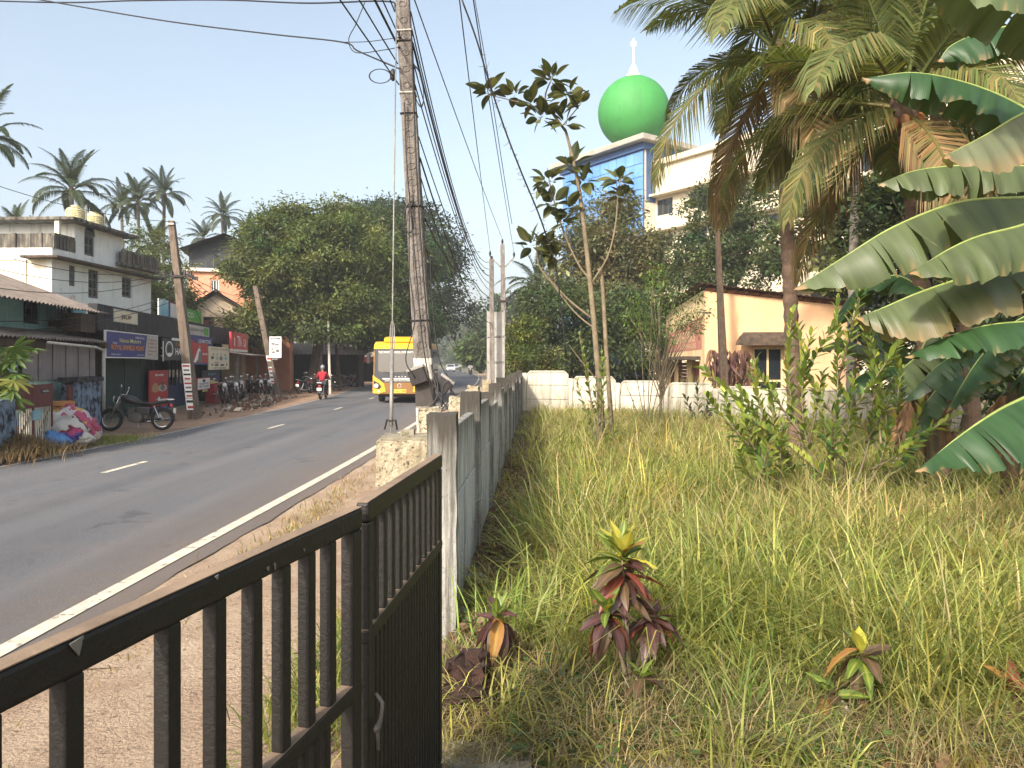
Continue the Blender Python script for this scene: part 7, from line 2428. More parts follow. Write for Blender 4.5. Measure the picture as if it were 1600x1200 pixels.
# ---------------------------------------------------------------- crotons in the foreground
cro_cols = dict(y=((.42, .40, .05), (.55, .50, .10)), g=((.10, .16, .03), (.30, .34, .06)), p=((.070, .040, .036), (.15, .055, .05)), r=((.20, .05, .035), (.32, .11, .06)), o=((.32, .15, .04), (.45, .30, .08)), b=((.11, .075, .045), (.20, .12, .06)))
CM = {k: [leaf_proto('croton_leaf', .20, .068, v[0], dr, .14, 8, 3, .05, .85, v[1], i) for i, dr in enumerate((.18, .4, .65))] for k, v in cro_cols.items()}
def croton(label, base, tops, group='croton shrubs'):
    """tops: list of (tip point, list of (ring height fraction, count, pitch, colours, scale, droopindex))"""
    t = thing('croton', label, 'shrub', tuple(base), 0, group)
    base = Vector(base)
    for tip, rings in tops:
        tip = Vector(tip)
        ctrl = base.lerp(tip, .5) + Vector((0, 0, .1))
        pts = bez(base + Vector((0, 0, -.03)), ctrl, tip, 10)
        MB().tube(pts, np.linspace(.013, .006, 10), 6).build('stem', M['bark_pale'], t, smooth=True)
        for (f, cnt, pitch, cols_, sc, di) in rings:
            i = f * 9
            p = Vector(pts[int(i)]).lerp(Vector(pts[min(9, int(i) + 1)]), i - int(i)) if f <= 1 else tip + Vector((0, 0, (f - 1) * .3))
            a0 = rng.random() * 6.28
            for k in range(cnt):
                az = a0 + 2 * math.pi * k / cnt + rng.normal(0, .25)
                el = R(pitch + rng.normal(0, 11))
                d = (math.cos(az) * math.cos(el), math.sin(az) * math.cos(el), math.sin(el))
                put_leaf(t, CM[cols_[rng.integers(0, len(cols_))]][di], p + Vector((0, 0, rng.normal(0, .012))), d, rng.normal(0, .35), sc * (.85 + .35 * rng.random()))
    return t
gz = .25
croton('croton with yellow crown and dark red leaves in the middle foreground', (P(985, 0, 3.85).x, 3.85, gz),
       [(P(972, 868, 3.85), [(1.0, 13, 66, 'yyyg', .85, 0), (.96, 10, 42, 'yygo', .9, 0), (.90, 10, 12, 'pbgb', .95, 1), (.83, 10, -8, 'prb', .95, 1), (.75, 9, -15, 'pgrb', .9, 1), (.66, 8, -15, 'ppb', .85, 1)]),
        (P(948, 960, 3.75), [(1.0, 8, 60, 'gyg', .7, 0), (.97, 6, 10, 'gpb', .8, 1), (.94, 9, -20, 'rorp', .95, 2), (.86, 8, -35, 'prpb', .9, 2)]),
        (P(1020, 965, 3.95), [(1.0, 7, 40, 'pgb', .75, 0), (.95, 9, -8, 'pppr', .9, 1), (.87, 8, -20, 'pb', .9, 1), (.78, 6, -20, 'pb', .8, 1)])])
croton('drooping maroon croton at the foot of the streaked wall', (P(785, 0, 4.1).x, 4.1, gz),
       [(P(776, 965, 4.1), [(1.0, 5, 70, 'g', .65, 0), (.95, 5, 20, 'gp', .75, 1), (.92, 11, -35, 'pppo', 1.0, 2), (.84, 9, -50, 'pb', .95, 2)])])
croton('mottled green and brown croton at the lower right', (P(1330, 0, 3.55).x, 3.55, gz),
       [(P(1345, 1022, 3.55), [(1.0, 8, 50, 'gyb', .75, 0), (.96, 9, -5, 'gob', .9, 1), (.9, 10, -40, 'gpb', .95, 2), (.82, 8, -45, 'pb', .9, 2)]),
        (P(1300, 1085, 3.5), [(1.0, 7, 40, 'gb', .75, 1), (.94, 9, -30, 'bgo', .9, 2), (.85, 7, -40, 'pb', .85, 2)])])
croton('rusty pink croton cut by the right edge', (P(1585, 0, 3.5).x, 3.5, gz),
       [(P(1588, 1085, 3.5), [(1.0, 5, 45, 'or', .8, 0), (.96, 7, -10, 'bor', 1.0, 1), (.9, 7, -40, 'pob', 1.0, 2)])])
croton('low purple croton seedling beside the middle croton', (P(1000, 0, 3.6).x, 3.6, gz), [(P(1003, 1062, 3.6), [(1.0, 4, 40, 'g', .6, 0), (.95, 5, 0, 'pb', .7, 1)])])

# ---------------------------------------------------------------- green shrub with upright leafy shoots
def shoot_shrub(label, base, tips, cols_, leafL, step, group=None, name='shrub', bend=.2, fork=False):
    t = thing(name, label, 'shrub', tuple(base), 0, group)
    base = Vector(base)
    Cs, Ds, Ns, Ls = [], [], [], []
    mb = MB()
    jobs = [(base, Vector(tp), s_, .35) for tp, s_ in tips]
    for (tp, s_) in (tips if fork else []):
        for k in range(2):
            a0 = base.lerp(Vector(tp), .42 + .2 * k) + Vector((s_ * bend * .4, 0, -.05))
            v = (Vector(tp) - base).normalized()
            sd_ = Vector((rng.normal(0, 1), rng.normal(0, .7), rng.normal(.1, .4))).normalized()
            jobs.append((a0, a0 + (v + sd_ * .75).normalized() * (Vector(tp) - base).length * (.36 + .12 * rng.random()), 0, .15))
    for (st_, tp, side, f0) in jobs:
        ctrl = st_.lerp(tp, .55) + Vector((side * bend, 0, -.12 * (1 if f0 > .2 else .3)))
        n = 40
        pts = bez(st_ + Vector((rng.normal(0, .02), rng.normal(0, .02), -.02)), ctrl, tp, n)
        mb.tube(pts[::3] + [pts[-1]], np.linspace(.016, .004, len(pts[::3]) + 1), 5)
        Ltot = (tp - st_).length
        m_ = max(3, int(Ltot * (1 - f0) / step))
        for k in range(m_):
            f = f0 + (1 - f0) * k / m_
            i = f * (n - 1)
            p = Vector(pts[int(i)]).lerp(Vector(pts[min(n - 1, int(i) + 1)]), i - int(i))
            T = (Vector(pts[min(n - 1, int(i) + 1)]) - Vector(pts[max(0, int(i) - 1)])).normalized()
            a = k * 2.2 + rng.normal(0, .3)
            o1 = T.orthogonal().normalized()
            o2 = T.cross(o1)
            r_ = o1 * math.cos(a) + o2 * math.sin(a)
            d = (r_ * (1.0 - .55 * f) + T * .75 + Vector((0, 0, .1)))
            Cs.append(p); Ds.append(d); Ns.append(T * 1.0 + Vector((0, 0, .4)) - r_ * .3)
            Ls.append(leafL * (.75 + .5 * rng.random()) * (1 - .25 * max(0, f - .85) / .15))
    mb.build('stems', M['bark_pale'], t, smooth=True)
    n = len(Cs)
    L = np.array(Ls)
    me = leaf_mesh('foliage', np.array(Cs), np.array(Ds), np.array(Ns), L, L * .34, vary(cols_, n, .22), 2, .12)
    link_mesh('foliage', me, M['leaf_gloss'], t)
    return t
SG = [(.21, .27, .045), (.16, .22, .04), (.28, .32, .06), (.11, .17, .035)]
tips = []
for (px, py, d, s) in ((1240, 482, 9.0, -1), (1308, 462, 9.2, 0), (1270, 515, 8.7, -1), (1180, 560, 8.8, -1), (1132, 612, 8.6, -1), (1165, 645, 8.4, -1), (1155, 702, 8.2, -1), (1350, 515, 9.3, 1), (1400, 545, 9.3, 1), (1335, 580, 8.6, 0), (1210, 600, 8.6, -1), (1375, 605, 8.8, 1), (1440, 600, 9.2, 1), (1285, 640, 8.2, 0)):
    tips.append((P(px, py, d), s * 1.0))
shoot_shrub('bright green shrub of upright leafy shoots left of the banana plant', (P(1310, 0, 8.9).x, 8.9, .1), tips, SG, .165, .030, bend=.5, fork=True)
shoot_shrub('small dark bush against the boundary wall', (P(1090, 0, 22).x, 22, -.02), [(P(px, py, 22), 0) for px, py in ((1070, 615), (1090, 600), (1110, 612), (1082, 640), (1105, 640), (1120, 625))], [(.05, .075, .03), (.07, .09, .035)], .24, .06)
shoot_shrub('yellow-green weed climbing at the foot of the sapling', (P(938, 0, 14.0).x, 14.0, .2), [(P(px, py, 14.0), 0) for px, py in ((905, 520), (915, 560), (930, 600), (945, 560), (900, 590), (950, 640), (920, 640), (965, 660), (940, 540))], [(.20, .25, .04), (.14, .19, .035)], .15, .05)
shoot_shrub('leaning sapling of thin stems behind the wall bays', (P(1010, 0, 20).x, 20, .1), [(P(px, py, 20), 0) for px, py in ((1000, 500), (1035, 470), (1050, 520), (990, 560), (1060, 560), (1020, 450), (975, 590))], [(.12, .16, .04)], .10, .16, name='thin_sapling')
# agave and dried plant behind the far wall
ag = thing('agave', 'spiky green agave behind the boundary wall', 'plant', (P(1080, 0, 28.5).x, 28.5, -.4))
AM = [leaf_proto('agave_blade', 1.5, .13, c, .04, .25, 8, 2, 0, .5, (.2, .22, .08), i) for i, c in enumerate(((.10, .15, .05), (.16, .19, .06)))]
for k in range(18):
    az = k * 2.4
    el = R(45 + 30 * rng.random())
    put_leaf(ag, AM[k % 2], (P(1080, 0, 28.5).x, 28.5, .1), (math.cos(az) * math.cos(el), math.sin(az) * math.cos(el), math.sin(el)), 0, .75 + .4 * rng.random(), 'leaf', 'blade')
dd = thing('dried_plant', 'withered brown plant by the dark post at the orange house', 'plant', (P(1135, 0, 29.2).x, 29.2, -.4))
DM = [leaf_proto('dried_leaf', .75, .14, c, .75, .2, 6, 2, .1, .6, None, i) for i, c in enumerate(((.14, .08, .05), (.09, .05, .035), (.20, .12, .07), (.13, .06, .06)))]
MB().tube([(P(1135, 0, 29.2).x, 29.2, -.45), (P(1138, 0, 29.2).x, 29.2, 1.9)], [.09, .05], 7).tube([(P(1160, 0, 29.2).x, 29.2, -.4), (P(1158, 0, 29.2).x, 29.2, 2.0)], [.05, .03], 6).build('stem', M['bark'], dd)
for k in range(150):
    px = 1110 + 62 * rng.random()
    py = 545 + 35 * rng.random()
    q = P(px, py, 29.2 + rng.normal(0, .3))
    az = rng.random() * 6.28
    put_leaf(dd, DM[k % 4], q, (math.cos(az) * .4, math.sin(az) * .4, -.6), rng.normal(0, .6), .7 + .5 * rng.random(), 'leaf')
# papaya at the left edge
pp = thing('papaya_plant', 'young papaya with lobed leaves at the left edge', 'plant', (P(-2, 0, 15.6).x, 15.6, -.02))
PM = []
for k in range(3):
    # a palmate leaf with seven lobes
    V, Q = [(0, 0, 0)], []
    nlob = 7
    ang = np.linspace(-2.3, 2.3, nlob * 4 + 1)
    for i, a in enumerate(ang):
        rr = (.33 if i % 4 == 2 else .24 if i % 2 else .12) * (1 - .12 * abs(a) / 2.3)
        V.append((rr * math.cos(a), rr * math.sin(a), -.10 * (rr / .33) ** 2))
    for i in range(1, len(V) - 1):
        Q.append((0, i, i + 1))
    me = bpy.data.meshes.new('papaya_leaf')
    me.from_pydata(V, [], Q)
    c = ((.10, .16, .035), (.075, .13, .03), (.16, .17, .03))[k]
    set_col(me, np.tile(np.array(c), (len(V), 1)))
    PM.append(me)
stx = P(-2, 0, 15.6).x
MB().tube([(stx, 15.6, -.1), (stx + .05, 15.6, 1.0), (stx + .02, 15.6, 2.1)], [.07, .055, .04], 8).build('stem', M['bark_pale'], pp, smooth=True)
for k in range(34):
    px = -40 + 88 * rng.random()
    py = 532 + 95 * rng.random()
    tip = P(px, py, 15.6 + rng.normal(0, .35))
    lf = put_leaf(pp, PM[rng.integers(0, 3)], tip, (rng.normal(0, 1), rng.normal(0, 1) - .4, -.25), rng.normal(0, .4), .85 + .5 * rng.random(), 'leaf')
    st = Vector((stx, 15.6, min(2.1, max(.6, tip.z - .2))))
    if k % 2 == 0:
        MB().tube(bez(st, st.lerp(tip, .5) + Vector((0, 0, .12)), tip, 5), .008, 4).build('leaf_stalk', M['rib'], pp)

# ---------------------------------------------------------------- grass and litter
def grass(name, label, base, az, h, w, bendv, colr, mat_='grass'):
    n = len(base)
    dirv = np.stack([np.cos(az), np.sin(az), np.zeros(n)], 1)
    side = np.stack([-np.sin(az), np.cos(az), np.zeros(n)], 1)
    V = np.zeros((n, 7, 3))
    idx = 0
    for t in (0.0, .4, .75):
        p = base + np.array([0, 0, 1.0]) * (h * (t - .42 * bendv * t ** 2.2))[:, None] + dirv * (h * bendv * .85 * t ** 1.7)[:, None]
        ww = (w * (1 - .75 * t ** 1.5) / 2)[:, None]
        V[:, idx] = p - side * ww
        V[:, idx + 1] = p + side * ww
        idx += 2
    V[:, 6] = base + np.array([0, 0, 1.0]) * (h * (1 - .42 * bendv - .12 * bendv ** 2))[:, None] + dirv * (h * bendv * .92)[:, None]
    b = np.arange(n)[:, None] * 7
    q = np.concatenate([b + np.array([[0, 1, 3, 2]]), b + np.array([[2, 3, 5, 4]])])
    tr = b + np.array([[4, 5, 6]])
    me = mesh_np(name, V.reshape(-1, 3), [q, tr])
    set_col(me, np.repeat(colr, 7, 0))
    o = link_mesh(name, me, M[mat_])
    setkind(o, 'stuff', label, 'grass')
    return o

def fbm(x, y, s, seed):
    return np.array([mnoise.noise(Vector((a * s, b * s, seed))) for a, b in zip(x, y)])

def plot_samples(n, d0, d1, pw=1.0):
    u = rng.random(n)
    d = d0 * (d1 / d0) ** u if pw == 1 else (d0 ** (1 - pw) + u * (d1 ** (1 - pw) - d0 ** (1 - pw))) ** (1 / (1 - pw))
    xw = -0.41 + 0.0338 * (d - 4.8) + .07
    xr = np.minimum(0.74 * d + 1.4, 13.5)
    x = xw + (xr - xw) * rng.random(n)
    return x, d
def pz(x, y):
    t = np.clip(y / 27.0, 0, 1.15)
    return .25 - .075 * np.maximum(0, x) * t * .75 - .01
# blades spring from tufts and arch outwards; tufts differ in size, height and dryness
nt_ = 7600
x, y = plot_samples(nt_, 3.1, 26.4)
cl = fbm(x, y, .9, 2.0)
edge = x - (-0.41 + 0.0338 * (y - 4.8))
dens = (.75 + .8 * cl) * np.clip((edge - .15) / 1.3, .06, 1) * np.clip((y - 2.9) / 1.0, .3, 1)
dens *= np.where((np.hypot((x - 5.4) / 2.2, (y - 9.6) / 1.5) < 1), .12, 1)
dens *= np.where((np.hypot((x - 2.7) / .8, (y - 6.8) / .7) < 1), .3, 1)
for (qx, qy, qr) in ((.58, 3.75, .36), (-.09, 4.05, .36), (1.62, 3.5, .3), (2.35, 3.5, .3), (-.25, 3.8, .4)):
    dens *= np.where(np.hypot(x - qx, (y - qy + .12) * .8) < qr, .08, 1)
keep = rng.random(nt_) < np.clip(dens, .04, 1)
x, y, edge, cl = x[keep], y[keep], edge[keep], cl[keep]
nt_ = len(x)
nb_ = 34
big = np.exp(rng.normal(0, .35, nt_)) * (.85 + .3 * np.clip(cl, -1, 1))
hT = np.clip(.50 * big * np.clip(.55 + edge * .4, .4, 1) * np.clip(.55 + (y - 3) * .30, .55, 1), .12, .95)
dryT = np.clip(.40 + .8 * fbm(x, y, .35, 7.0) + .45 * np.clip((y - 11) / 7, 0, 1) * np.clip(1.3 - np.abs(x - 4) / 6, 0, 1), 0, 1)
colT = vary([(.38, .38, .105), (.30, .32, .080), (.48, .46, .15), (.15, .21, .05), (.20, .25, .06)], nt_, .20, .08)
colD = vary([(.52, .43, .20), (.44, .35, .15), (.58, .51, .27), (.36, .26, .12)], nt_, .18, .06)
n = nt_ * nb_
rr = np.sqrt(rng.random(n)) * np.repeat(.05 + .12 * big * np.sqrt(y / 5), nb_)
aa = rng.random(n) * 6.283
bx_, by_ = np.repeat(x, nb_) + rr * np.cos(aa), np.repeat(y, nb_) + rr * np.sin(aa)
az = aa + rng.normal(0, .8, n)
h = np.repeat(hT, nb_) * (.55 + .75 * rng.random(n))
isd = rng.random(n) < np.repeat(dryT, nb_) * .6
colr = np.where(isd[:, None], np.repeat(colD, nb_, 0), np.repeat(colT, nb_, 0)) * np.exp(rng.normal(0, .20, (n, 1)))
ok = bx_ > (-0.41 + 0.0338 * (by_ - 4.8)) + .05
yy_ = by_[ok]
grass('meadow_grass', 'tall yellow-green grass filling the plot', np.stack([bx_, by_, pz(bx_, by_)], 1)[ok], az[ok], h[ok], .005 + .007 * rng.random(len(yy_)) + .0005 * yy_, (.35 + 1.05 * rng.random(n))[ok], np.clip(colr, .01, .85)[ok])
# fine wiry undergrowth of dry stalks
n = 52000
x, y = plot_samples(n, 3.1, 26.4)
edge = x - (-0.41 + 0.0338 * (y - 4.8))
base = np.stack([x, y, pz(x, y)], 1)
colr = vary([(.36, .29, .15), (.28, .22, .11), (.18, .17, .07), (.46, .39, .22)], n, .25, .08)
grass('dry_stalks', 'thin dry stalks tangled among the grass', base, rng.random(n) * 6.283, .12 + .30 * rng.random(n) * np.clip(edge, .3, 1), .003 + .003 * rng.random(n) + .0003 * y, .6 + 1.0 * rng.random(n), colr)
# arching long blades and seed stalks
n = 2600
x, y = plot_samples(n, 4.3, 20)
edge = x - (-0.41 + 0.0338 * (y - 4.8))
k_ = edge > .5
x, y = x[k_], y[k_]
n = len(x)
base = np.stack([x, y, pz(x, y)], 1)
grass('long_grass_blades', 'long arching pale grass blades standing above the meadow', base, rng.random(n) * 6.283, .65 + .5 * rng.random(n), .010 + .006 * rng.random(n), .5 + .7 * rng.random(n), vary([(.34, .36, .10), (.26, .31, .07), (.42, .40, .17)], n, .18, .08))
# verge grass: left roadside under the sacks, tufts at the apron and beside the road line
def patch(name, label, cx_, cy_, sx_, sy_, n, hh, cols_, zf):
    x = cx_ + rng.normal(0, sx_, n)
    y = cy_ + rng.normal(0, sy_, n)
    z = np.array([zf(a, b) for a, b in zip(x, y)])
    return grass(name, label, np.stack([x, y, z], 1), rng.random(n) * 6.283, hh * (.5 + rng.random(n)), .008 + .006 * rng.random(n), .3 + .9 * rng.random(n), vary(cols_, n, .25, .1))
DRYC = [(.34, .26, .13), (.28, .22, .10), (.22, .19, .08), (.40, .33, .18)]
MIXC = [(.24, .22, .08), (.16, .18, .05), (.34, .28, .13), (.12, .16, .04)]
def lv(a, b): return 0.0
x = np.array([])
n = 16000
y = 12 + 8 * rng.random(n)
x = np.array([lx(v) for v in y]) - .25 - 2.6 * rng.random(n) ** .8
keep = rng.random(n) < np.clip(1.2 - (y - 17) / 3.0, .05, 1)
x, y = x[keep], y[keep]
n = len(x)
grass('verge_grass', 'dry trampled grass on the left verge around the sacks', np.stack([x, y, np.array([bank_z(a_, b_) for a_, b_ in zip(x, y)])], 1), rng.random(n) * 6.283, .04 + .10 * rng.random(n), .010 + .008 * rng.random(n), .6 + .8 * rng.random(n), vary(DRYC + MIXC[:2], n, .25, .1))
patch('verge_tuft', 'green grass tuft right of the sacks', P(165, 0, 18.2).x - .2, 18.6, .45, .6, 1600, .14, [(.18, .22, .05), (.26, .26, .09)], lv)
patch('brush_heap', 'heap of dry brushwood on the verge left of the sacks', P(2, 0, 15.0).x, 15.0, .42, .65, 6500, .26, [(.22, .15, .08), (.30, .22, .12), (.16, .11, .06)], lambda a, b: .02 + bank_z(a, b) + .32 * math.exp(-((a - P(2, 0, 15.0).x) ** 2 + (b - 15.0) ** 2) / .8))
patch('gate_weeds', 'green and straw grass tuft growing behind the gate bars', -.95, 4.3, .14, .55, 1500, .26, [(.22, .26, .06), (.34, .30, .12), (.16, .20, .05)], lambda a, b: .15)
patch('road_edge_weeds', 'thin dry weeds along the white road line', -2.5, 8.5, .16, 2.8, 1500, .10, DRYC, lambda a, b: .0)
# low broad-leaved weeds and fallen leaves
def scatter_leaves(name, label, x, y, z, L, cols_, asp, tilt, m='leaf'):
    n = len(x)
    D = np.stack([rng.normal(0, 1, n), rng.normal(0, 1, n), np.abs(rng.normal(0, tilt, n))], 1)
    N = np.stack([rng.normal(0, .4, n), rng.normal(0, .4, n), np.ones(n)], 1)
    me = leaf_mesh(name, np.stack([x, y, z], 1), D, N, L, L * asp, vary(cols_, n, .25, .1), 2, .15, .15)
    o = link_mesh(name, me, M[m])
    setkind(o, 'stuff', label, 'ground cover')
    return o
n = 9000
x, y = plot_samples(n, 3.1, 7.5, 1.8)
keep = (fbm(x, y, 1.3, 4.0) > -.05)
x, y = x[keep], y[keep]
n = len(x)
scatter_leaves('low_weeds', 'low broad-leaved weeds at the near edge of the plot', x, y, pz(x, y) + .02 + .10 * rng.random(n), .022 + .03 * rng.random(n), [(.07, .13, .035), (.10, .16, .05), (.055, .10, .035)], .62, .5)
n = 2600
x, y = plot_samples(n, 3.1, 16, 1.3)
scatter_leaves('fallen_leaves', 'fallen brown leaves scattered under the grass', x, y, pz(x, y) + .015 + .02 * rng.random(n), .05 + .06 * rng.random(n), [(.24, .14, .08), (.17, .10, .06), (.30, .20, .12)], .5, .2)
n = 900
a = rng.random(n) * 6.283
r = np.sqrt(rng.random(n))
x, y = 5.5 + 2.0 * r * np.cos(a), 9.4 + 1.3 * r * np.sin(a)
scatter_leaves('banana_litter', 'dry torn banana litter around the stems', x, y, pz(x, y) + .03 + .08 * rng.random(n), .12 + .22 * rng.random(n), [(.34, .23, .13), (.22, .14, .08), (.42, .32, .20), (.14, .09, .06)], .3, .25)
n = 1500
y = 4.6 + 9 * rng.random(n) ** 1.5
x = -0.41 + 0.0338 * (y - 4.8) + .08 + .55 * rng.random(n)
scatter_leaves('wall_foot_litter', 'brown leaf litter along the foot of the streaked wall', x, y, pz(x, y) + .02 + .03 * rng.random(n), .05 + .07 * rng.random(n), [(.20, .12, .075), (.14, .085, .055), (.26, .18, .11)], .45, .3)
# laterite rock and stones
rk = thing('laterite_rock', 'rough brown laterite rock at the gate end of the grass', 'rock', (P(730, 0, 3.9).x, 3.85, .22))
M['laterite'] = mat('laterite', '#452c22', '#2c1d17', 9, .95, 1.0, 20, spots='#1d1512', spscale=18, splo=.55, bdist=.05)
rough_block('upper', -.32, -.13, 3.70, 3.9, .36, .46, M['laterite'], rk, .07, .03, 11, 1)
rough_block('lower', -.33, -.12, 3.60, 3.82, .2, .37, M['laterite'], rk, .07, .03, 11, 2)
for k, (px, py, s, lb) in enumerate(((745, 915, .07, 'grey stone lying at the wall foot'), (722, 965, .05, 'small grey stone near the gate end'))):
    d = 1.7 * F / (py - HZ)
    q = P(px, py, d)
    st = thing('stone', lb, 'stone', (q.x, d, .25))
    rough_block('stone_body', q.x - s, q.x + s, d - s, d + s, .23, .25 + s * 1.2, M['conc_old'], st, .03, .03, 9, k)
# ---------------------------------------------------------------- rubble by the parked motorcycles
def pieces(name, label, n, fx, size, mats_, seed):
    rs = np.random.default_rng(seed)
    V, Q, Cc = [], [], []
    cube = np.array([(-1, -1, -1), (1, -1, -1), (1, 1, -1), (-1, 1, -1), (-1, -1, 1), (1, -1, 1), (1, 1, 1), (-1, 1, 1)]) * .5
    fq = np.array([(0, 3, 2, 1), (4, 5, 6, 7), (0, 1, 5, 4), (1, 2, 6, 5), (2, 3, 7, 6), (3, 0, 4, 7)])
    for k in range(n):
        p = fx(rs)
        e = Euler(tuple(rs.random(3) * 6.28)).to_matrix()
        s = np.array(size) * (.4 + rs.random(3))
        vv = np.array([tuple(e @ Vector(c * s)) for c in cube]) + np.array(p)
        Q.append(fq + len(V) * 8)
        V.append(vv)
        Cc.append(np.tile(mats_[rs.integers(0, len(mats_))], (8, 1)))
    me = mesh_np(name, np.concatenate(V), [np.concatenate(Q)])
    set_col(me, np.concatenate(Cc))
    o = link_mesh(name, me, M['grass'])
    return setkind(o, 'stuff', label, 'rubble')
q0 = S.w(su(395, -1.9), -1.9)
def fx(rs):
    a = rs.normal(0, 1.0)
    b = rs.normal(0, .7)
    p = S.w(su(392, -1.6) + a * 3.0, -1.9 + b * .55, 0)
    return (p.x, p.y, .02 + .40 * max(0, 1 - abs(a) / 2) * max(0, 1 - abs(b) / 1.6) * rs.random())
pieces('rubble_heap', 'heap of brown rubble and litter in front of the parked motorcycles', 1100, fx, (.16, .10, .06), np.array([(.22, .13, .08), (.30, .20, .12), (.14, .09, .06), (.5, .47, .42), (.18, .14, .11), (.25, .10, .06)]), 3)
for k, (px, yy, lb) in enumerate(((366, -1.7, 'long weathered plank lying before the rubble'), (372, -2.2, 'short pale plank at the road edge of the rubble'))):
    q = S.w(su(px, yy), yy, .06)
    o = thing('plank', lb, 'plank', tuple(q), S.a + R(8 * k))
    MB().box(-1.3 + .5 * k, 1.3 - .5 * k, -.12, .12, -.03, .03).build('board', M['cream2'], o, local=True, bevel=.01)

# ---------------------------------------------------------------- overhead wires
def wire(label, pts, r=.009, sag=None, n=24, group='overhead wires', smooth=True):
    """pts: world points; sag: extra drop at the middle of a two-point span"""
    pts = [Vector(p) for p in pts]
    if len(pts) == 2 or sag:
        a, b = pts[0], pts[-1]
        q = []
        for k in range(n + 1):
            t = k / n
            p = a.lerp(b, t)
            p.z -= 4 * (sag or 0) * t * (1 - t)
            q.append(p)
    else:
        q = catmull(pts, n)
    mb = MB().tube(q, r, 5)
    o = mb.build('overhead_wire', M['wire'], None, smooth=True)
    tag(o, label, 'wire', group)
    return o
hub = lambda z, dx=0.0, dy=-.12: mp_at(tz(z)) + Vector((dx, dy, 0))
far2 = p2_at(.93)
far3 = p3_at(.64)
behind = lambda x, z: Vector((x, -16, z))
W = []
# the main run: from a pole behind the camera past the main pole to the farther poles
spans = [
    (500, 0, 7.4, 5.9, 'wire'), ]
for k, (bx, bz, zz, fy, sg1, rr, lb) in enumerate((
        (-4.3, 6.6, 5.95, .90, .25, .010, 'lowest black wire from over the road to the main pole'),
        (-3.9, 7.2, 6.25, .88, .30, .010, 'second black wire converging on the main pole from the left'),
        (-3.3, 7.6, 6.55, .92, .28, .017, 'thick black cable converging on the main pole from the left'),
        (-2.9, 7.9, 6.75, .86, .35, .010, 'thin wire just left of the main pole top'),
        (-2.6, 8.2, 7.0, .95, .30, .010, 'wire meeting the main pole near the upper frame edge'))):
    h_ = hub(zz, -.11)
    wire(lb, [behind(bx, bz), h_], rr, sg1)
    wire(('lowest', 'second', 'thick', 'fourth', 'topmost')[k] + ' wire running from the main pole to the slim grey pole', [hub(zz, .12), p2_at(.80 + .045 * k) + Vector((-.1, -.1, 0))], rr, .55 + .12 * k)
for k, (px, py, zb, lb) in enumerate(((660, 0, .99, 'wire passing right of the main pole to the tip of the far V-arm pole'), (722, 0, .86, 'second wire high at the right to the left end of the V arm'), (745, 0, .86, 'rightmost high wire to the right end of the V arm'))):
    e = (p3_at(1.0) + Vector((0, 0, .26)), p3_at(.86) + Vector((-.62, 0, .76)), p3_at(.86) + Vector((.55, 0, .7)))[k]
    a = P(px, py, 12.0)
    d = a - e
    wire(lb, [a + d * 1.2, e], .010, .35)
for k, (z0, yb_, zf) in enumerate(((5.2, .80, .62), (4.9, .74, .55), (4.6, .70, .5))):
    wire(('upper', 'middle', 'lower')[k] + ' slack cable from the main pole to the bundle on the V-arm pole', [hub(z0, .13), p3_at(zf) + Vector((-.25, -.2, 0))], .013 if k == 1 else .009, .9 + .25 * k)
# the kinked sagging cable behind the main pole
wire('sagging kinked cable right of the main pole', [P(664, 342, 11.0), P(684, 382, 13), P(704, 412, 15), P(718, 432, 17), P(728, 436, 18), P(742, 441, 21), P(752, 455, 24), P(766, 466, 29)], .014)
wire('thin drop wire from the sagging cable to the bus side', [P(666, 390, 11.1), P(685, 450, 13), P(700, 505, 15), P(714, 540, 17), P(728, 556, 19)], .009)
# across the road to the left
wire('long wire crossing the road at the upper left', [P(-60, -22, 13.5), P(70, 1, 13.2), P(260, 33, 12.6), P(420, 53, 12), P(535, 66, 11.5), P(560, 80, 11.3), P(625, 108, 10.85)], .012, n=40)
wire('upper wire crossing the road along the top edge', [P(-60, 0, 13.5), P(100, 4, 13.2), P(210, 1, 13), P(350, 0, 12.6), P(480, 5, 12), P(600, 2, 11.2), P(618, 14, 11), P(624, 60, 10.9)], .013, n=50)
wire('thin wire looping under the crossing wires to the main pole', [P(535, 66, 11.5), P(575, 65, 11.2), P(627, 58, 10.9)], .006)
wire('slack loop of cable hanging left of the main pole', [P(570, 4, 11), P(556, 38, 11.1), P(545, 62, 11.2), P(556, 82, 11.1), P(600, 78, 10.95), P(626, 73, 10.9)], .007, n=40)
# coils and tangles fixed to the main pole
coil = thing('cable_coil', 'small black cable coil left of the main pole', 'cable', tuple(P(600, 119, 10.8)), 0, 'cable coils')
MB().torus(.155, .010, Matrix.Translation(P(594, 119, 10.8)) @ Matrix.Rotation(R(100), 4, 'X') @ Matrix.Diagonal((1, .62, 1, 1)), 30, 6).build('loop', M['wire'], coil, smooth=True)
MB().ball(tuple(P(614, 117, 10.8)), (.045, .045, .09)).build('splice', M['black'], coil, smooth=True)
coil = thing('cable_coil', 'tall black cable loop on the right side of the main pole', 'cable', tuple(P(652, 135, 10.9)), 0, 'cable coils')
MB().torus(.20, .014, Matrix.Translation(P(653, 135, 10.9)) @ Matrix.Rotation(R(-9), 4, 'Y') @ Matrix.Rotation(R(90), 4, 'X') @ Matrix.Diagonal((.34, 1.45, 1, 1)), 34, 6).build('loop', M['wire'], coil, smooth=True)
coil = thing('cable_coil', 'hanging cable loop beside the main pole in front of the tree', 'cable', tuple(P(638, 340, 10.9)), 0, 'cable coils')
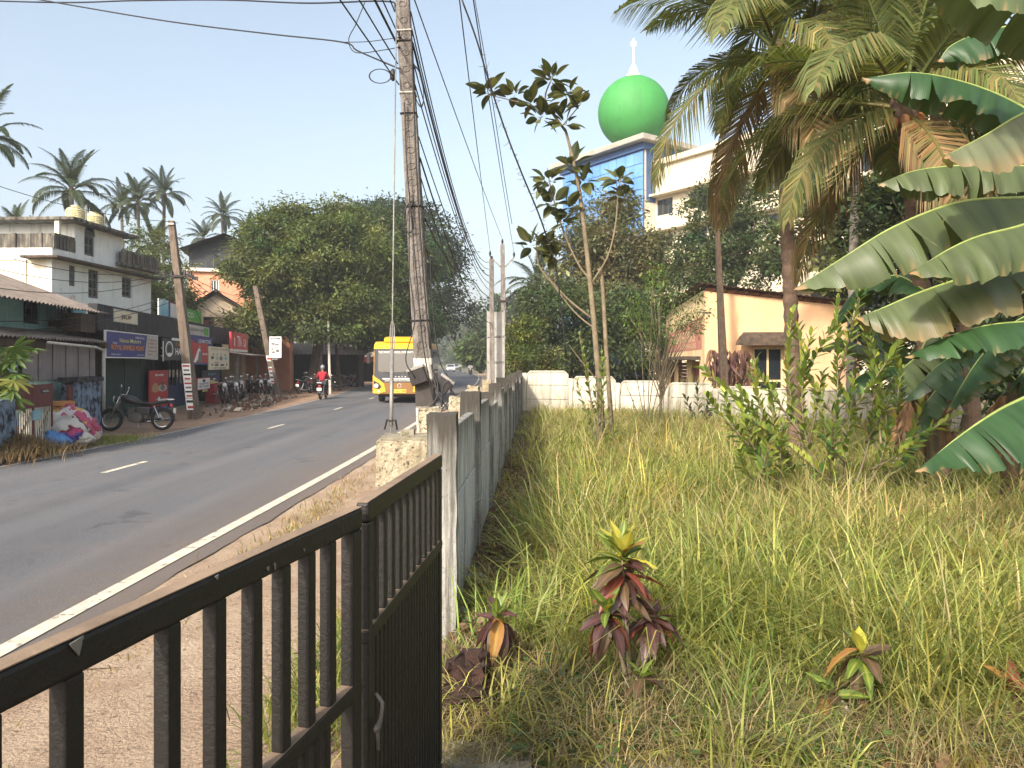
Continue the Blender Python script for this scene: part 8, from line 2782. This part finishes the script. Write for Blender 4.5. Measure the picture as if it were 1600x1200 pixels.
MB().tube(catmull([P(646, 312, 10.85), P(634, 325, 10.85), P(631, 350, 10.85), P(638, 364, 10.85), P(646, 355, 10.85), P(642, 330, 10.85), P(646, 312, 10.85)], 30), .010, 5).build('loop', M['wire'], coil, smooth=True)
for k, (pts, r_, lb) in enumerate((
        ([P(643, 60, 10.85), P(648, 200, 10.85), P(655, 340, 10.85), P(664, 460, 10.85), P(672, 545, 10.85)], .012, 'cable strapped down the right edge of the main pole'),
        ([P(632, 160, 10.85), P(636, 260, 10.82), P(650, 420, 10.82), P(660, 530, 10.82), P(672, 600, 10.8), P(680, 640, 10.8)], .009, 'cable running down the face of the main pole'),
        ([P(640, 300, 10.85), P(640, 420, 10.8), P(648, 500, 10.75), P(634, 560, 10.7), P(648, 590, 10.75)], .008, 'loose cable hanging left of the main pole to its box'),
        ([P(672, 400, 10.9), P(676, 480, 10.9), P(686, 560, 10.85), P(700, 590, 10.8), P(704, 620, 10.75), P(690, 640, 10.7)], .009, 'cable bowed out right of the main pole'),
        ([P(703, 605, 10.75), P(716, 625, 10.7), P(730, 636, 10.7)], .012, 'black cable end drooping over the wall'),
        ([P(690, 636, 10.6), P(692, 606, 10.6), P(700, 596, 10.6), P(706, 606, 10.6)], .016, 'grey bent conduit beside the open junction box'),
        ([P(668, 640, 10.6), P(682, 622, 10.65), P(684, 600, 10.7), P(676, 580, 10.75)], .014, 'thick cable bundle rising behind the wall end'),
        ([P(700, 640, 10.6), P(688, 622, 10.65), P(680, 600, 10.7), P(674, 570, 10.8)], .014, 'second thick cable rising to the main pole'),
        ([P(684, 640, 10.6), P(696, 640, 10.62), P(706, 620, 10.65), P(706, 605, 10.7)], .007, 'thin loop of cable at the foot of the main pole'))):
    wire(lb, pts, r_, n=30, group='cables on the main pole')
# the service line on which a vine has climbed, crossing in front of the sapling
sl = [P(722, 0, 13.0), P(744, 60, 13.2), P(765, 130, 13.4), P(790, 205, 13.6), P(815, 270, 13.8), P(842, 335, 14.0), P(862, 395, 14.2), P(872, 440, 14.3), P(885, 560, 14.4)]
wire('dark vine-covered line hanging down to the sapling', sl, .016, n=60, group='overhead wires')
mb = MB()
vq = catmull(sl, 90)
for k in range(70):
    p = vq[15 + int(k * 60 / 70)]
    d = Vector(rand_dirs(1)[0]) * (.06 + .10 * rng.random())
    mb.tube([p, p + d * .6 + Vector((0, 0, -.02)), p + d], [.005, .004, .002], 4)
o = mb.build('vine_tendrils', M['bark'], None)
setkind(o, 'stuff', 'dry vine tendrils clinging to the dark hanging line', 'vine')
wire('thin line right of the vine-covered one', [P(742, 0, 16), P(768, 150, 17), P(790, 290, 19), P(800, 350, 22)], .009)
# wires on the left side
for k, (z_, px2, py2, d2, sg1, lb) in enumerate(((.97, -60, 270, 20, .25, 'highest wire from the leaning brown pole to the left edge'), (.72, -60, 380, 17, .35, 'wire across the white house front'), (.71, -60, 405, 17, .4, 'second wire across the white house front'),
                                              (.70, -60, 440, 16, .4, 'wire sagging over the asbestos roof'), (.60, -60, 500, 16, .3, 'wire low over the teal house windows'), (.57, -60, 520, 16, .25, 'lowest wire over the teal house'))):
    wire(lb, [lp_at(z_) + Vector((-.3 if k else 0, -.15, .15)), P(px2, py2, d2)], .010, sg1, group='wires on the left')
for k, (za, zb, sg1) in enumerate(((.72, .9, .3), (.71, .8, .4), (.70, .7, .5), (.6, .6, .3))):
    wire(('highest', 'second', 'third', 'lowest')[k] + ' wire between the two leaning poles on the left', [lp_at(za) + Vector((.3, -.1, .1)), l2_at(zb)], .011, sg1, group='wires on the left')
wire('drop wire from the leaning brown pole to the white house', [lp_at(.70), Hf.w(Hf.u(152), -.1, 6.3)], .009, .2, group='wires on the left')
wire('drop wire from the leaning brown pole to the gable house', [lp_at(.72) + Vector((.4, 0, 0)), G.w(G.u(336), -.1, G.z(336, 490))], .010, .3, group='wires on the left')
wire('black stay cable down from the leaning brown pole arm', [lp_at(.74) + Vector((.2, -.1, 0)), S.w(su(315, -.1), -.1, 3.66)], .012, .05, group='wires on the left')

# ---------------------------------------------------------------- the air: thin warm haze over the whole place
hz = MB().box(-420, 420, -60, 720, -1.8, 60).build('haze', None, None)
hm = bpy.data.materials.new('haze_air')
hm.use_nodes = True
nt = hm.node_tree
for n_ in list(nt.nodes):
    if n_.type != 'OUTPUT_MATERIAL':
        nt.nodes.remove(n_)
pv = nt.nodes.new('ShaderNodeVolumePrincipled')
pv.inputs['Color'].default_value = (0.88, 0.92, 0.97, 1)
pv.inputs['Density'].default_value = 0.0007
pv.inputs['Anisotropy'].default_value = 0.0
nt.links.new(pv.outputs[0], nt.nodes['Material Output'].inputs['Volume'])
hz.data.materials.append(hm)
hz['kind'] = 'stuff'
hz['label'] = 'thin morning haze in the air over the road'
hz['category'] = 'haze'
